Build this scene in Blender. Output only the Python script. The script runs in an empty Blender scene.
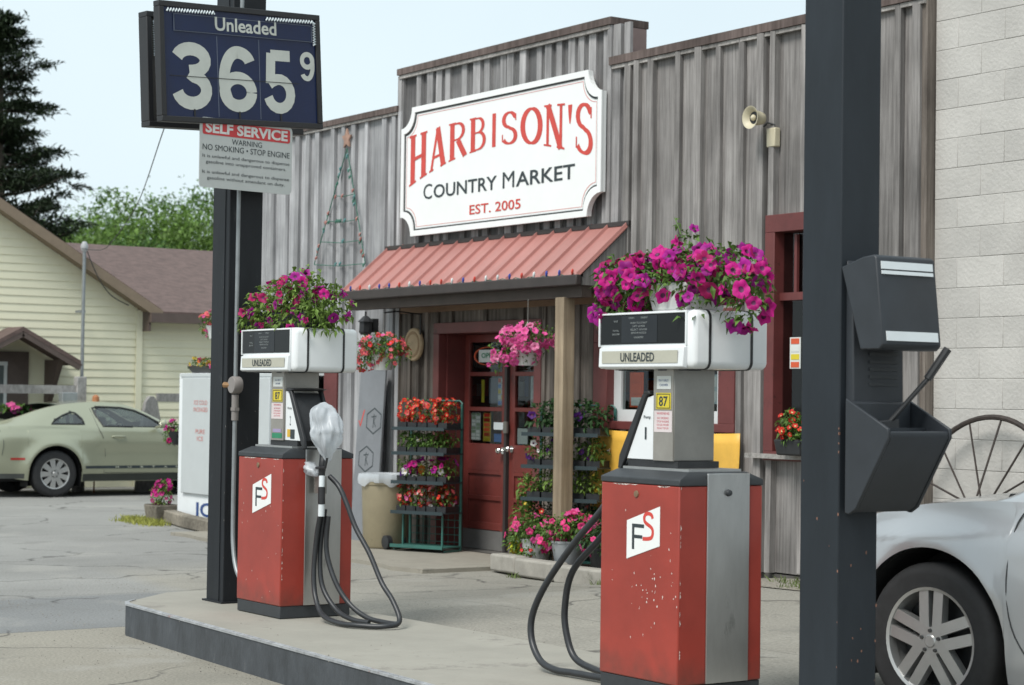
import bpy, bmesh, math, random
import numpy as np
from mathutils import Vector, Matrix, noise as mnoise
random.seed(7)
RNG = random.Random(11)
scene = bpy.context.scene
COL = scene.collection
R_ = math.radians
V = Vector

# ------------------------------------------------------------------ materials
def M(name, col, rough=.6, metal=0., var=.12, vs=6., bump=0., bs=60., dirt=None, ds=3., dt=.62, stretch=(1,1,1),
      coat=0., rnd=0., emit=0., spec=.5, edge=None):
    m = bpy.data.materials.new(name); m.use_nodes = True
    nt = m.node_tree; N = nt.nodes; L = nt.links
    b = N['Principled BSDF']
    b.inputs['Roughness'].default_value = rough
    b.inputs['Metallic'].default_value = metal
    b.inputs['Specular IOR Level'].default_value = spec
    b.inputs['Coat Weight'].default_value = coat
    b.inputs['Coat Roughness'].default_value = .08
    tc = N.new('ShaderNodeTexCoord'); mp = N.new('ShaderNodeMapping')
    mp.inputs['Scale'].default_value = stretch
    L.new(tc.outputs['Object'], mp.inputs['Vector'])
    n1 = N.new('ShaderNodeTexNoise'); n1.inputs['Scale'].default_value = vs; n1.inputs['Detail'].default_value = 6
    n1.inputs['Roughness'].default_value = .65
    L.new(mp.outputs[0], n1.inputs['Vector'])
    mr = N.new('ShaderNodeMapRange'); mr.inputs['From Min'].default_value = .3; mr.inputs['From Max'].default_value = .7
    mr.inputs['To Min'].default_value = 1-var; mr.inputs['To Max'].default_value = 1+var
    L.new(n1.outputs['Fac'], mr.inputs['Value'])
    mul = N.new('ShaderNodeVectorMath'); mul.operation = 'SCALE'
    mul.inputs[0].default_value = col[:3]
    L.new(mr.outputs[0], mul.inputs['Scale'])
    cur = mul.outputs[0]
    if rnd:
        at = N.new('ShaderNodeAttribute'); at.attribute_name = 'rnd'
        m2 = N.new('ShaderNodeMapRange'); m2.inputs['To Min'].default_value = 1-rnd; m2.inputs['To Max'].default_value = 1+rnd
        L.new(at.outputs['Fac'], m2.inputs['Value'])
        s2 = N.new('ShaderNodeVectorMath'); s2.operation = 'SCALE'
        L.new(cur, s2.inputs[0]); L.new(m2.outputs[0], s2.inputs['Scale']); cur = s2.outputs[0]
    if dirt:
        n2 = N.new('ShaderNodeTexNoise'); n2.inputs['Scale'].default_value = ds; n2.inputs['Detail'].default_value = 8
        n2.inputs['Roughness'].default_value = .75
        L.new(mp.outputs[0], n2.inputs['Vector'])
        r2 = N.new('ShaderNodeMapRange'); r2.inputs['From Min'].default_value = dt; r2.inputs['From Max'].default_value = dt+.06
        L.new(n2.outputs['Fac'], r2.inputs['Value'])
        mx = N.new('ShaderNodeMix'); mx.data_type = 'RGBA'
        L.new(r2.outputs[0], mx.inputs['Factor']); L.new(cur, mx.inputs['A']); mx.inputs['B'].default_value = (*dirt, 1)
        cur = mx.outputs['Result']
    L.new(cur, b.inputs['Base Color'])
    if bump:
        n3 = N.new('ShaderNodeTexNoise'); n3.inputs['Scale'].default_value = bs; n3.inputs['Detail'].default_value = 5
        L.new(mp.outputs[0], n3.inputs['Vector'])
        bp = N.new('ShaderNodeBump'); bp.inputs['Strength'].default_value = bump; bp.inputs['Distance'].default_value = .01
        L.new(n3.outputs['Fac'], bp.inputs['Height']); L.new(bp.outputs[0], b.inputs['Normal'])
    if emit:
        L.new(cur, b.inputs['Emission Color']); b.inputs['Emission Strength'].default_value = emit
    return m

def wood(name, dark, light, rnd=.3, streak=22., zs=.05, bump=.5, hl=None):
    m = bpy.data.materials.new(name); m.use_nodes = True
    nt = m.node_tree; N = nt.nodes; L = nt.links; b = N['Principled BSDF']
    b.inputs['Roughness'].default_value = .85; b.inputs['Specular IOR Level'].default_value = .2
    tc = N.new('ShaderNodeTexCoord'); at = N.new('ShaderNodeAttribute'); at.attribute_name = 'rnd'
    ad = N.new('ShaderNodeVectorMath'); ad.operation = 'ADD'
    cb = N.new('ShaderNodeCombineXYZ'); mm = N.new('ShaderNodeMath'); mm.operation = 'MULTIPLY'; mm.inputs[1].default_value = 37.
    L.new(at.outputs['Fac'], mm.inputs[0]); L.new(mm.outputs[0], cb.inputs['Z']); L.new(mm.outputs[0], cb.inputs['X'])
    L.new(tc.outputs['Object'], ad.inputs[0]); L.new(cb.outputs[0], ad.inputs[1])
    mp = N.new('ShaderNodeMapping'); mp.inputs['Scale'].default_value = (1, 1, zs)
    L.new(ad.outputs[0], mp.inputs['Vector'])
    n1 = N.new('ShaderNodeTexNoise'); n1.inputs['Scale'].default_value = streak; n1.inputs['Detail'].default_value = 8; n1.inputs['Roughness'].default_value = .72
    L.new(mp.outputs[0], n1.inputs['Vector'])
    cr = N.new('ShaderNodeValToRGB'); cr.color_ramp.elements[0].position = .3; cr.color_ramp.elements[1].position = .66
    cr.color_ramp.elements[0].color = (*dark, 1); cr.color_ramp.elements[1].color = (*light, 1)
    L.new(n1.outputs['Fac'], cr.inputs['Fac'])
    n2 = N.new('ShaderNodeTexNoise'); n2.inputs['Scale'].default_value = 1.3; n2.inputs['Detail'].default_value = 4
    L.new(ad.outputs[0], n2.inputs['Vector'])
    m2 = N.new('ShaderNodeMapRange'); m2.inputs['From Min'].default_value = .3; m2.inputs['From Max'].default_value = .7
    m2.inputs['To Min'].default_value = .62; m2.inputs['To Max'].default_value = 1.28
    L.new(n2.outputs['Fac'], m2.inputs['Value'])
    m3 = N.new('ShaderNodeMapRange'); m3.inputs['To Min'].default_value = 1-rnd; m3.inputs['To Max'].default_value = 1+rnd
    L.new(at.outputs['Fac'], m3.inputs['Value'])
    mu = N.new('ShaderNodeMath'); mu.operation = 'MULTIPLY'; L.new(m2.outputs[0], mu.inputs[0]); L.new(m3.outputs[0], mu.inputs[1])
    sc = N.new('ShaderNodeVectorMath'); sc.operation = 'SCALE'; L.new(cr.outputs[0], sc.inputs[0]); L.new(mu.outputs[0], sc.inputs['Scale'])
    L.new(sc.outputs[0], b.inputs['Base Color'])
    bp = N.new('ShaderNodeBump'); bp.inputs['Strength'].default_value = bump; bp.inputs['Distance'].default_value = .006
    L.new(n1.outputs['Fac'], bp.inputs['Height']); L.new(bp.outputs[0], b.inputs['Normal'])
    return m

def glass(name, tint=(.5,.55,.55), fac=.25, rough=.02):
    m = bpy.data.materials.new(name); m.use_nodes = True
    nt = m.node_tree; N = nt.nodes; L = nt.links; N.remove(N['Principled BSDF'])
    out = [n for n in N if n.type == 'OUTPUT_MATERIAL'][0]
    t = N.new('ShaderNodeBsdfTransparent'); t.inputs[0].default_value = (*tint, 1)
    g = N.new('ShaderNodeBsdfGlossy'); g.inputs['Roughness'].default_value = rough
    f = N.new('ShaderNodeFresnel'); f.inputs['IOR'].default_value = 1.5
    a = N.new('ShaderNodeMath'); a.operation = 'ADD'; a.inputs[1].default_value = fac; a.use_clamp = True
    L.new(f.outputs[0], a.inputs[0])
    ge = N.new('ShaderNodeNewGeometry'); inv = N.new('ShaderNodeMath'); inv.operation = 'SUBTRACT'; inv.inputs[0].default_value = 1.
    L.new(ge.outputs['Backfacing'], inv.inputs[1]); mul = N.new('ShaderNodeMath'); mul.operation = 'MULTIPLY'
    L.new(a.outputs[0], mul.inputs[0]); L.new(inv.outputs[0], mul.inputs[1]); a = mul
    mx = N.new('ShaderNodeMixShader'); L.new(a.outputs[0], mx.inputs[0]); L.new(t.outputs[0], mx.inputs[1]); L.new(g.outputs[0], mx.inputs[2])
    L.new(mx.outputs[0], out.inputs['Surface'])
    return m

def leafmat(name, col, rnd=.45, trans=.25):
    m = M(name, col, rough=.55, var=.15, vs=9, rnd=rnd, spec=.3)
    nt = m.node_tree; N = nt.nodes; L = nt.links
    b = N['Principled BSDF']; out = [n for n in N if n.type == 'OUTPUT_MATERIAL'][0]
    tr = N.new('ShaderNodeBsdfTranslucent')
    src = b.inputs['Base Color'].links[0].from_socket
    L.new(src, tr.inputs[0])
    mx = N.new('ShaderNodeMixShader'); mx.inputs[0].default_value = trans
    L.new(b.outputs[0], mx.inputs[1]); L.new(tr.outputs[0], mx.inputs[2]); L.new(mx.outputs[0], out.inputs['Surface'])
    return m

# ------------------------------------------------------------------ mesh builder
class MB:
    def __init__(s): s.v=[]; s.f=[]; s.m=[]; s.r=[]; s.mi=0; s.rv=.5
    def face(s, idx): s.f.append(tuple(idx)); s.m.append(s.mi); s.r.append(s.rv)
    def pts(s, P):
        b = len(s.v); s.v.extend([tuple(p) for p in P]); return b
    def poly(s, P): b = s.pts(P); s.face(range(b, b+len(P)))
    def hexa(s, P):   # 8 points: bottom 4 ccw, top 4 ccw
        b = s.pts(P)
        for q in ((3,2,1,0),(4,5,6,7),(0,1,5,4),(1,2,6,5),(2,3,7,6),(3,0,4,7)): s.face([b+i for i in q])
    def box(s, a, c):
        x0,x1 = sorted((a[0],c[0])); y0,y1 = sorted((a[1],c[1])); z0,z1 = sorted((a[2],c[2]))
        s.hexa([(x0,y0,z0),(x1,y0,z0),(x1,y1,z0),(x0,y1,z0),(x0,y0,z1),(x1,y0,z1),(x1,y1,z1),(x0,y1,z1)])
    def bar(s, p0, p1, w, h, up=(0,0,1)):   # rectangular bar from p0 to p1
        p0=V(p0); p1=V(p1); d=(p1-p0).normalized(); u=V(up)
        sx = d.cross(u)
        if sx.length < 1e-4: sx = d.cross(V((1,0,0)))
        sx.normalize(); sy = sx.cross(d).normalized(); sx*=w/2; sy*=h/2
        s.hexa([p0-sx-sy,p0+sx-sy,p0+sx+sy,p0-sx+sy,p1-sx-sy,p1+sx-sy,p1+sx+sy,p1-sx+sy])
    def prism(s, P, off):   # polygon P extruded by vector off
        n=len(P); o=V(off); b = s.pts(P); c = s.pts([V(p)+o for p in P])
        s.face([b+i for i in range(n)]); s.face([c+n-1-i for i in range(n)])
        for i in range(n): j=(i+1)%n; s.face([b+j,b+i,c+i,c+j])
    def tube(s, P, r, n=10, closed=False, caps=True):
        P=[V(p) for p in P]; k=len(P); rr = r if isinstance(r,(list,tuple)) else [r]*k
        rings=[]; prev=None
        for i,p in enumerate(P):
            if closed: d=(P[(i+1)%k]-P[i-1]).normalized()
            else: d=(P[min(i+1,k-1)]-P[max(i-1,0)])
            d = d.normalized() if d.length>1e-9 else V((0,0,1))
            if prev is None:
                a = d.cross(V((0,0,1)));
                if a.length<.05: a=d.cross(V((1,0,0)))
                a.normalize()
            else: a=(prev-d*prev.dot(d)).normalized()
            prev=a; b=d.cross(a)
            rings.append(s.pts([p+(a*math.cos(2*math.pi*q/n)+b*math.sin(2*math.pi*q/n))*rr[i] for q in range(n)]))
        m = k if closed else k-1
        for i in range(m):
            A=rings[i]; B=rings[(i+1)%k]
            for q in range(n): w=(q+1)%n; s.face([A+q,A+w,B+w,B+q])
        if caps and not closed:
            s.face([rings[0]+n-1-q for q in range(n)]); s.face([rings[-1]+q for q in range(n)])
    def cyl(s, p0, p1, r0, r1=None, n=20): s.tube([p0,p1],[r0, r0 if r1 is None else r1], n)
    def lathe(s, prof, c=(0,0,0), axis='z', n=28, caps=False):   # prof: (r,h)
        c=V(c); rings=[]
        ax={'z':(V((1,0,0)),V((0,1,0)),V((0,0,1))),'y':(V((1,0,0)),V((0,0,1)),V((0,1,0))),'x':(V((0,1,0)),V((0,0,1)),V((1,0,0)))}[axis] if isinstance(axis,str) else axis
        for r,h in prof: rings.append(s.pts([c+ax[2]*h+(ax[0]*math.cos(2*math.pi*q/n)+ax[1]*math.sin(2*math.pi*q/n))*r for q in range(n)]))
        for i in range(len(prof)-1):
            A=rings[i];B=rings[i+1]
            for q in range(n): w=(q+1)%n; s.face([A+q,A+w,B+w,B+q])
        if caps: s.face([rings[0]+n-1-q for q in range(n)]); s.face([rings[-1]+q for q in range(n)])
    def build(s, name, mat, parent=None, smooth=False, bevel=0., loc=None, ang=35, fix=True, seg=2):
        me = bpy.data.meshes.new(name); me.from_pydata(s.v, [], s.f)
        mats = mat if isinstance(mat,(list,tuple)) else [mat]
        for q in mats: me.materials.append(q)
        me.polygons.foreach_set('material_index', s.m)
        a = me.attributes.new('rnd','FLOAT','FACE'); a.data.foreach_set('value', s.r)
        if fix:
            bm=bmesh.new(); bm.from_mesh(me); bmesh.ops.recalc_face_normals(bm, faces=bm.faces); bm.to_mesh(me); bm.free()
        if smooth:
            me.polygons.foreach_set('use_smooth',[True]*len(me.polygons)); me.set_sharp_from_angle(angle=R_(ang))
        me.update()
        o = bpy.data.objects.new(name, me); COL.objects.link(o)
        if parent is not None: o.parent = parent
        if loc is not None: o.location = loc
        if bevel:
            bv=o.modifiers.new('bevel','BEVEL'); bv.width=bevel; bv.segments=seg; bv.limit_method='ANGLE'; bv.angle_limit=R_(40)
            if smooth is False and seg>1:
                me.polygons.foreach_set('use_smooth',[True]*len(me.polygons)); me.set_sharp_from_angle(angle=R_(50))
        return o

def spline(P, k=6, closed=False):
    P=[V(p) for p in P]; n=len(P); out=[]
    for i in range(n if closed else n-1):
        if closed: a,b,c,d = P[i-1],P[i],P[(i+1)%n],P[(i+2)%n]
        else: a,b,c,d = P[max(i-1,0)],P[i],P[i+1],P[min(i+2,n-1)]
        for j in range(k):
            t=j/k; out.append(.5*((2*b)+(c-a)*t+(2*a-5*b+4*c-d)*t*t+(3*b-a-3*c+d)*t**3))
    if not closed: out.append(P[-1])
    return out

def tag(o, label=None, cat=None, group=None, kind=None):
    if label: o['label']=label
    if cat: o['category']=cat
    if group: o['group']=group
    if kind: o['kind']=kind
    return o
def thing(name, label, cat, loc=(0,0,0), rz=0., group=None):
    o=bpy.data.objects.new(name,None); COL.objects.link(o); o.empty_display_size=.1
    o.location=loc; o.rotation_euler=(0,0,rz); return tag(o,label,cat,group)

_dg=None
def text_mesh(s, bold=0., space=1.):
    cu=bpy.data.curves.new('t','FONT'); cu.body=s; cu.size=1.; cu.offset=bold; cu.space_character=space; cu.resolution_u=3
    o=bpy.data.objects.new('t',cu); COL.objects.link(o)
    bpy.context.view_layer.update()
    me=bpy.data.meshes.new_from_object(o.evaluated_get(bpy.context.evaluated_depsgraph_get()))
    P=[v.co.copy() for v in me.vertices]; F=[tuple(p.vertices) for p in me.polygons]
    COL.objects.unlink(o); bpy.data.objects.remove(o); bpy.data.curves.remove(cu); bpy.data.meshes.remove(me)
    return P,F
def text(mb, s, o, u, v, w=None, h=None, bold=0., center=True, space=1., eps=.002, vc=False):
    """adds the flat letters of s to mb; o = left/centre baseline point, u,v unit directions"""
    P,F=text_mesh(s,bold,space); u=V(u); v=V(v); n=u.cross(v).normalized(); o=V(o)
    x0=min(p.x for p in P); x1=max(p.x for p in P); y0=min(p.y for p in P); y1=max(p.y for p in P)
    sy=(h/(y1-y0)) if h else None; sx=(w/(x1-x0)) if w else None
    if sx is None: sx=sy
    if sy is None: sy=sx
    cx=(x0+x1)/2 if center else x0
    b=mb.pts([o+u*((p.x-cx)*sx)+v*((p.y-(y0 if h else 0))*sy)+n*eps for p in P])
    for f in F: mb.face([b+i for i in f])
def strip(mb, P, w, o, u, v, eps=.001, closed=False):
    """2-D polyline P drawn as a flat ribbon of width w (or list of widths) on plane o,u,v"""
    o=V(o);u=V(u);v=V(v);n=u.cross(v).normalized(); k=len(P); L=[];Rr=[]
    ww = w if isinstance(w,(list,tuple)) else [w]*k
    for i,p in enumerate(P):
        a=P[i-1] if (i>0 or closed) else P[i]; c=P[(i+1)%k] if (i<k-1 or closed) else P[i]
        dx,dy=c[0]-a[0],c[1]-a[1]; l=math.hypot(dx,dy) or 1; nx,ny=-dy/l,dx/l
        L.append((p[0]+nx*ww[i]/2,p[1]+ny*ww[i]/2)); Rr.append((p[0]-nx*ww[i]/2,p[1]-ny*ww[i]/2))
    f=lambda q:o+u*q[0]+v*q[1]+n*eps
    for i in range(k if closed else k-1):
        j=(i+1)%k; mb.poly([f(Rr[i]),f(Rr[j]),f(L[j]),f(L[i])])

# ------------------------------------------------------------------ palette
WOOD_R = wood('grey_weathered_boards', (.120,.112,.108), (.30,.285,.275), rnd=.22,streak=40,zs=.035)
WOOD_L = wood('pale_weathered_boards', (.22,.22,.228), (.47,.47,.48), rnd=.24,streak=36,zs=.035)
WOOD_P = wood('parapet_boards', (.11,.105,.105), (.24,.235,.235), rnd=.25,streak=40)
BATT_P = wood('parapet_battens', (.16,.155,.155), (.40,.39,.39), rnd=.15)
WOOD_S = wood('porch_boards', (.07,.058,.05), (.23,.20,.175), rnd=.3)  # dark tone paints in the awning's shade on the entry boards
POSTW = wood('tan_post', (.19,.145,.10), (.36,.29,.205), rnd=.1)
TRIMW = wood('brown_coping', (.06,.045,.04), (.16,.125,.115), rnd=.1)
MAROON = M('maroon_paint',(.125,.030,.028),rough=.5,var=.2,vs=4,dirt=(.07,.02,.018),ds=9,dt=.6,bump=.08)
DOORRED = M('door_red_paint',(.155,.032,.026),rough=.45,var=.18,vs=5,dirt=(.10,.025,.02),ds=6,dt=.6,bump=.06)
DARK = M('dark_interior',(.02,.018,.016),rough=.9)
SHELFB = M('dim_shelves',(.09,.07,.055),rough=.8)
AWN = M('salmon_metal_roof',(.37,.165,.145),rough=.42,var=.13,vs=3,stretch=(1,.3,.3),dirt=(.31,.15,.13),ds=5,dt=.6)
GUT = M('dark_gutter',(.035,.027,.025),rough=.5,var=.2)
WHITEP = M('white_sign_face',(.80,.81,.80),rough=.35,var=.03,vs=2,dirt=(.70,.72,.71),ds=4,dt=.66)
RINGDK = M('dark_sign_line',(.03,.035,.035),rough=.5)
LETRED = M('red_lettering',(.56,.055,.04),rough=.45,var=.1,vs=8)
LETDK = M('dark_lettering',(.025,.035,.04),rough=.45)
LETWH = M('white_lettering',(.52,.54,.50),rough=.5,var=.08)
PINKLN = M('pale_red_line',(.62,.25,.24),rough=.5)
CAPRED = M('pump_red_paint',(.30,.037,.024),rough=.4,var=.20,vs=1.8,dirt=(.62,.42,.38),ds=9,dt=.735,coat=.15,bump=.03,bs=15)
STEEL = M('brushed_steel',(.50,.50,.49),rough=.30,metal=.9,var=.10,vs=5,stretch=(2,2,.6),dirt=(.36,.36,.35),ds=4,dt=.6)
STEELD = M('dull_steel',(.30,.29,.27),rough=.42,metal=.75,var=.14,vs=4)
PUMPW = M('pump_white_enamel',(.72,.74,.75),rough=.28,var=.04,vs=3,dirt=(.55,.53,.48),ds=4,dt=.68,coat=.3)
BLACKR = M('black_rubber',(.018,.019,.021),rough=.5,var=.25,vs=12)
BLACKH = M('hose_rubber',(.022,.024,.027),rough=.42,var=.2,vs=20)
CAPDK = M('dark_plastic_cap',(.030,.034,.038),rough=.55,var=.2,vs=9)
SCREEN = M('black_display',(.008,.009,.010),rough=.3,var=.1,spec=.25)
SCREEN2 = M('grey_display',(.018,.021,.025),rough=.35,spec=.25)
CREAM = M('cream_insert',(.42,.41,.34),rough=.5,var=.08)
POSTBLK = M('black_post_paint',(.012,.014,.017),rough=.55,spec=.3,var=.25,vs=4,stretch=(1,1,.3),dirt=(.05,.05,.052),ds=8,dt=.63,bump=.1,bs=25)
POSTGRY = M('charcoal_post_paint',(.018,.023,.029),rough=.55,spec=.3,var=.2,vs=4,stretch=(1,1,.3),dirt=(.10,.085,.08),ds=22,dt=.76,bump=.12,bs=25)
BINPL = M('charcoal_plastic',(.022,.026,.032),rough=.5,var=.15,vs=8)
ALU = M('pale_aluminium_strip',(.62,.66,.68),rough=.35,var=.05)
NAVY = M('navy_sign_face',(.004,.014,.058),rough=.3,var=.15,vs=5)
FRAMEB = M('black_sign_frame',(.018,.018,.02),rough=.5)
SIGNBK = M('grey_sign_back',(.115,.105,.095),rough=.6,var=.15)
LED = M('led_rope',(.75,.82,.85),rough=.3)
BEIGE = M('trash_tan_plastic',(.27,.23,.15),rough=.5,var=.1,vs=5,dirt=(.2,.17,.11),ds=5,dt=.6)
BAGW0 = M('white_plastic_bag',(.50,.54,.59),rough=.35,var=.15,bump=.7,bs=14,stretch=(1,1,.35))
RACKG = M('green_rack_metal',(.03,.12,.10),rough=.5,var=.2)
TRAY = M('dark_tray',(.02,.035,.04),rough=.6)
SOIL = M('dark_soil',(.035,.024,.016),rough=.95,bump=.5,var=.3,vs=20)
POTW = M('white_pot',(.62,.64,.62),rough=.4,var=.06)
CONC = M('concrete_kerb',(.31,.29,.255),rough=.9,var=.18,vs=7,bump=.3,bs=40,dirt=(.20,.19,.16),ds=4,dt=.58)
ISLTOP = M('island_concrete',(.285,.272,.235),rough=.85,var=.10,vs=2.2,bump=.15,bs=50,dirt=(.22,.205,.18),ds=1.8,dt=.6)
KERBDK = M('dark_kerb_steel',(.050,.056,.064),rough=.55,var=.35,vs=7,stretch=(1,1,.5),dirt=(.12,.12,.12),ds=14,dt=.62,bump=.3,bs=30)
KERBLT = M('worn_kerb_edge',(.30,.31,.32),rough=.6,var=.3,vs=14,dirt=(.28,.10,.075),ds=6,dt=.63)
BLOCK = M('white_block_paint',(.45,.435,.41),rough=.75,var=.09,vs=2.2,rnd=.06,bump=.5,bs=40,dirt=(.33,.30,.26),ds=2.4,dt=.64)
MORTAR = M('grey_mortar',(.40,.385,.36),rough=.9,var=.25,vs=5,dirt=(.22,.20,.17),ds=3,dt=.66)
RUSTDK = M('rusty_iron',(.035,.026,.022),rough=.7,var=.4,vs=14)
SIDING = M('cream_siding',(.78,.745,.56),rough=.6,var=.03,vs=2)
SHINGLE = M('brown_shingles',(.115,.078,.070),rough=.9,var=.28,vs=7,bump=.5,bs=16)
BROWNT = M('brown_trim',(.10,.072,.062),rough=.6,var=.15)
GREYW = wood('grey_rail_wood',(.18,.175,.17),(.36,.35,.34),rnd=.1,zs=.5)
PIPE = M('galvanised_pipe',(.26,.28,.29),rough=.5,metal=.4,var=.2)
WINW = M('white_sash',(.60,.62,.62),rough=.5,var=.05)
YELB = M('yellow_banner',(.70,.40,.06),rough=.5,var=.15,vs=3,dirt=(.80,.55,.10),ds=2.2,dt=.55)
GREENP = M('green_print',(.02,.20,.10),rough=.5)
GLASSW = glass('shop_glass',(.72,.75,.75),.0)
GLASSC = glass('car_glass',(.45,.52,.52),.12)
TIN = M('pale_tin',(.52,.53,.54),rough=.55,var=.05)
ICEW = M('ice_white_enamel',(.74,.77,.79),rough=.35,var=.03)
ICEG = M('ice_door_grey',(.47,.50,.51),rough=.4,var=.03)
FADERED = M('faded_red_print',(.60,.24,.22),rough=.6)
FADEBLU = M('blue_print',(.03,.07,.22),rough=.5)
TIMBER = wood('landscape_timber',(.12,.105,.085),(.30,.27,.22),rnd=.2,zs=1.)
PAPER = M('paper',(.60,.62,.60),rough=.7,var=.03)
YEL = M('yellow_sticker',(.62,.50,.03),rough=.5)
ORANGE = M('orange_red_print',(.60,.09,.03),rough=.5)
BLUEP = M('blue_print_light',(.08,.22,.55),rough=.5)
CHROME = M('chrome',(.7,.7,.7),rough=.18,metal=1.)
HORN = M('cream_horn',(.52,.47,.34),rough=.5,var=.1)
BOARDG = M('grey_leaning_board',(.19,.20,.215),rough=.7,var=.1,vs=4)
PLAQ = M('tan_plaque',(.42,.31,.19),rough=.8,var=.25,vs=8)
WIREG = M('green_wire',(.03,.13,.09),rough=.5)
def grime(m,col,z0,z1,amt):
    nt=m.node_tree; N=nt.nodes; L=nt.links; b=N['Principled BSDF']; src=b.inputs['Base Color'].links[0].from_socket
    tc=N.new('ShaderNodeTexCoord'); sp=N.new('ShaderNodeSeparateXYZ'); L.new(tc.outputs['Object'],sp.inputs[0])
    n=N.new('ShaderNodeTexNoise'); n.inputs['Scale'].default_value=9; n.inputs['Detail'].default_value=8; L.new(tc.outputs['Object'],n.inputs['Vector'])
    mr=N.new('ShaderNodeMapRange'); mr.inputs['From Min'].default_value=z1; mr.inputs['From Max'].default_value=z0; L.new(sp.outputs['Z'],mr.inputs['Value'])
    mu=N.new('ShaderNodeMath'); mu.operation='MULTIPLY'; L.new(mr.outputs[0],mu.inputs[0]); L.new(n.outputs['Fac'],mu.inputs[1])
    r=N.new('ShaderNodeMapRange'); r.inputs['From Min'].default_value=.25; r.inputs['From Max'].default_value=.6; r.inputs['To Max'].default_value=amt; L.new(mu.outputs[0],r.inputs['Value'])
    mx=N.new('ShaderNodeMix'); mx.data_type='RGBA'; L.new(r.outputs[0],mx.inputs['Factor']); L.new(src,mx.inputs['A']); mx.inputs['B'].default_value=(*col,1); L.new(mx.outputs['Result'],b.inputs['Base Color'])
grime(CAPRED,(.10,.035,.025),.06,.34,.75)
def bagmat():
    m=M('thin_white_bag',(.72,.76,.80),rough=.25,var=.1,bump=.35,bs=10,stretch=(1,1,.4)); nt=m.node_tree; N=nt.nodes; L=nt.links
    b=N['Principled BSDF']; out=[n for n in N if n.type=='OUTPUT_MATERIAL'][0]
    tr=N.new('ShaderNodeBsdfTransparent'); tl=N.new('ShaderNodeBsdfTranslucent'); tl.inputs[0].default_value=(.7,.74,.78,1)
    m1=N.new('ShaderNodeMixShader'); m1.inputs[0].default_value=.35; L.new(b.outputs[0],m1.inputs[1]); L.new(tl.outputs[0],m1.inputs[2])
    m2=N.new('ShaderNodeMixShader'); m2.inputs[0].default_value=.25; L.new(m1.outputs[0],m2.inputs[1]); L.new(tr.outputs[0],m2.inputs[2]); L.new(m2.outputs[0],out.inputs['Surface']); return m
BAGW=bagmat()
LEAF = leafmat('petunia_leaf',(.085,.16,.03))
LEAFD = leafmat('dark_leaf',(.03,.075,.022))
LEAFY = leafmat('light_leaf',(.13,.21,.04))
def petal(n,c): return leafmat(n,c,rnd=.25,trans=.3)
P_MAG = petal('magenta_petal',(.52,.012,.22)); P_PUR = petal('purple_petal',(.37,.015,.26)); P_CRI=petal('crimson_petal',(.38,.008,.11))
P_PNK = petal('pink_petal',(.74,.10,.34)); P_COR = petal('coral_petal',(.78,.15,.16)); P_RED=petal('red_petal',(.62,.035,.02))
P_HOT = petal('hot_pink_petal',(.75,.05,.22)); P_WHT=petal('white_petal',(.75,.72,.72)); P_VIO=petal('violet_petal',(.10,.02,.20)); P_ORG=petal('orange_petal',(.75,.20,.04)); P_YEL=petal('yellow_petal',(.72,.50,.05))
THROAT = M('dark_throat',(.09,.004,.06),rough=.6); THROATP=M('pink_throat',(.5,.08,.2),rough=.6); THROATG=M('pale_throat',(.5,.45,.2),rough=.6)
EXPO=0.5; SKYB=7.6
# ------------------------------------------------------------------ camera
CAMM = np.array(((0.563,0.016,0.826),(0.826,-0.028,-0.562),(0.014,0.999,-0.028)))
cam=bpy.data.cameras.new('camera'); co=bpy.data.objects.new('camera',cam); COL.objects.link(co)
cam.sensor_width=36; cam.lens=70.3125; cam.clip_end=3000
cx=V(CAMM[:,0]).normalized(); cz=V(CAMM[:,2]); cz=(cz-cx*cx.dot(cz)).normalized(); cy=cz.cross(cx)
m=Matrix(((cx.x,cy.x,cz.x,0),(cx.y,cy.y,cz.y,0),(cx.z,cy.z,cz.z,1.5),(0,0,0,1)))
co.matrix_world=m; scene.camera=co
cam.dof.use_dof=True; cam.dof.focus_distance=11.0; cam.dof.aperture_fstop=5.0
scene.view_settings.view_transform='Standard'; scene.view_settings.look='None'; scene.view_settings.exposure=EXPO; scene.view_settings.gamma=1

# ------------------------------------------------------------------ sky and light
SUN_EL=R_(52); SUN_AZ=R_(162)   # compass-like: direction the light comes from, from +Y clockwise
w=bpy.data.worlds.new('World'); scene.world=w; w.use_nodes=True
N=w.node_tree.nodes; L=w.node_tree.links
bg=N['Background']
sky=N.new('ShaderNodeTexSky'); sky.sky_type='NISHITA'; sky.sun_disc=False; sky.sun_elevation=SUN_EL; sky.sun_rotation=SUN_AZ
sky.dust_density=3.; sky.air_density=1.
tc=N.new('ShaderNodeTexCoord'); nz=N.new('ShaderNodeTexNoise'); nz.inputs['Scale'].default_value=2.2; nz.inputs['Detail'].default_value=6
L.new(tc.outputs['Generated'],nz.inputs['Vector'])
mr=N.new('ShaderNodeMapRange'); mr.inputs['From Min'].default_value=.3; mr.inputs['From Max'].default_value=.7; mr.inputs['To Min'].default_value=.78; mr.inputs['To Max'].default_value=.97
L.new(nz.outputs['Fac'],mr.inputs['Value'])
mx=N.new('ShaderNodeMix'); mx.data_type='RGBA'; L.new(mr.outputs[0],mx.inputs['Factor']); L.new(sky.outputs[0],mx.inputs['A']); mx.inputs['B'].default_value=(SKYB*.80,SKYB*.93,SKYB*.98,1)
L.new(mx.outputs['Result'],bg.inputs['Color']); bg.inputs['Strength'].default_value=.1
sl=bpy.data.lights.new('sun','SUN'); sl.energy=2.3; sl.angle=R_(22); sl.color=(1,.97,.92)
so=bpy.data.objects.new('sun',sl); COL.objects.link(so)
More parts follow.
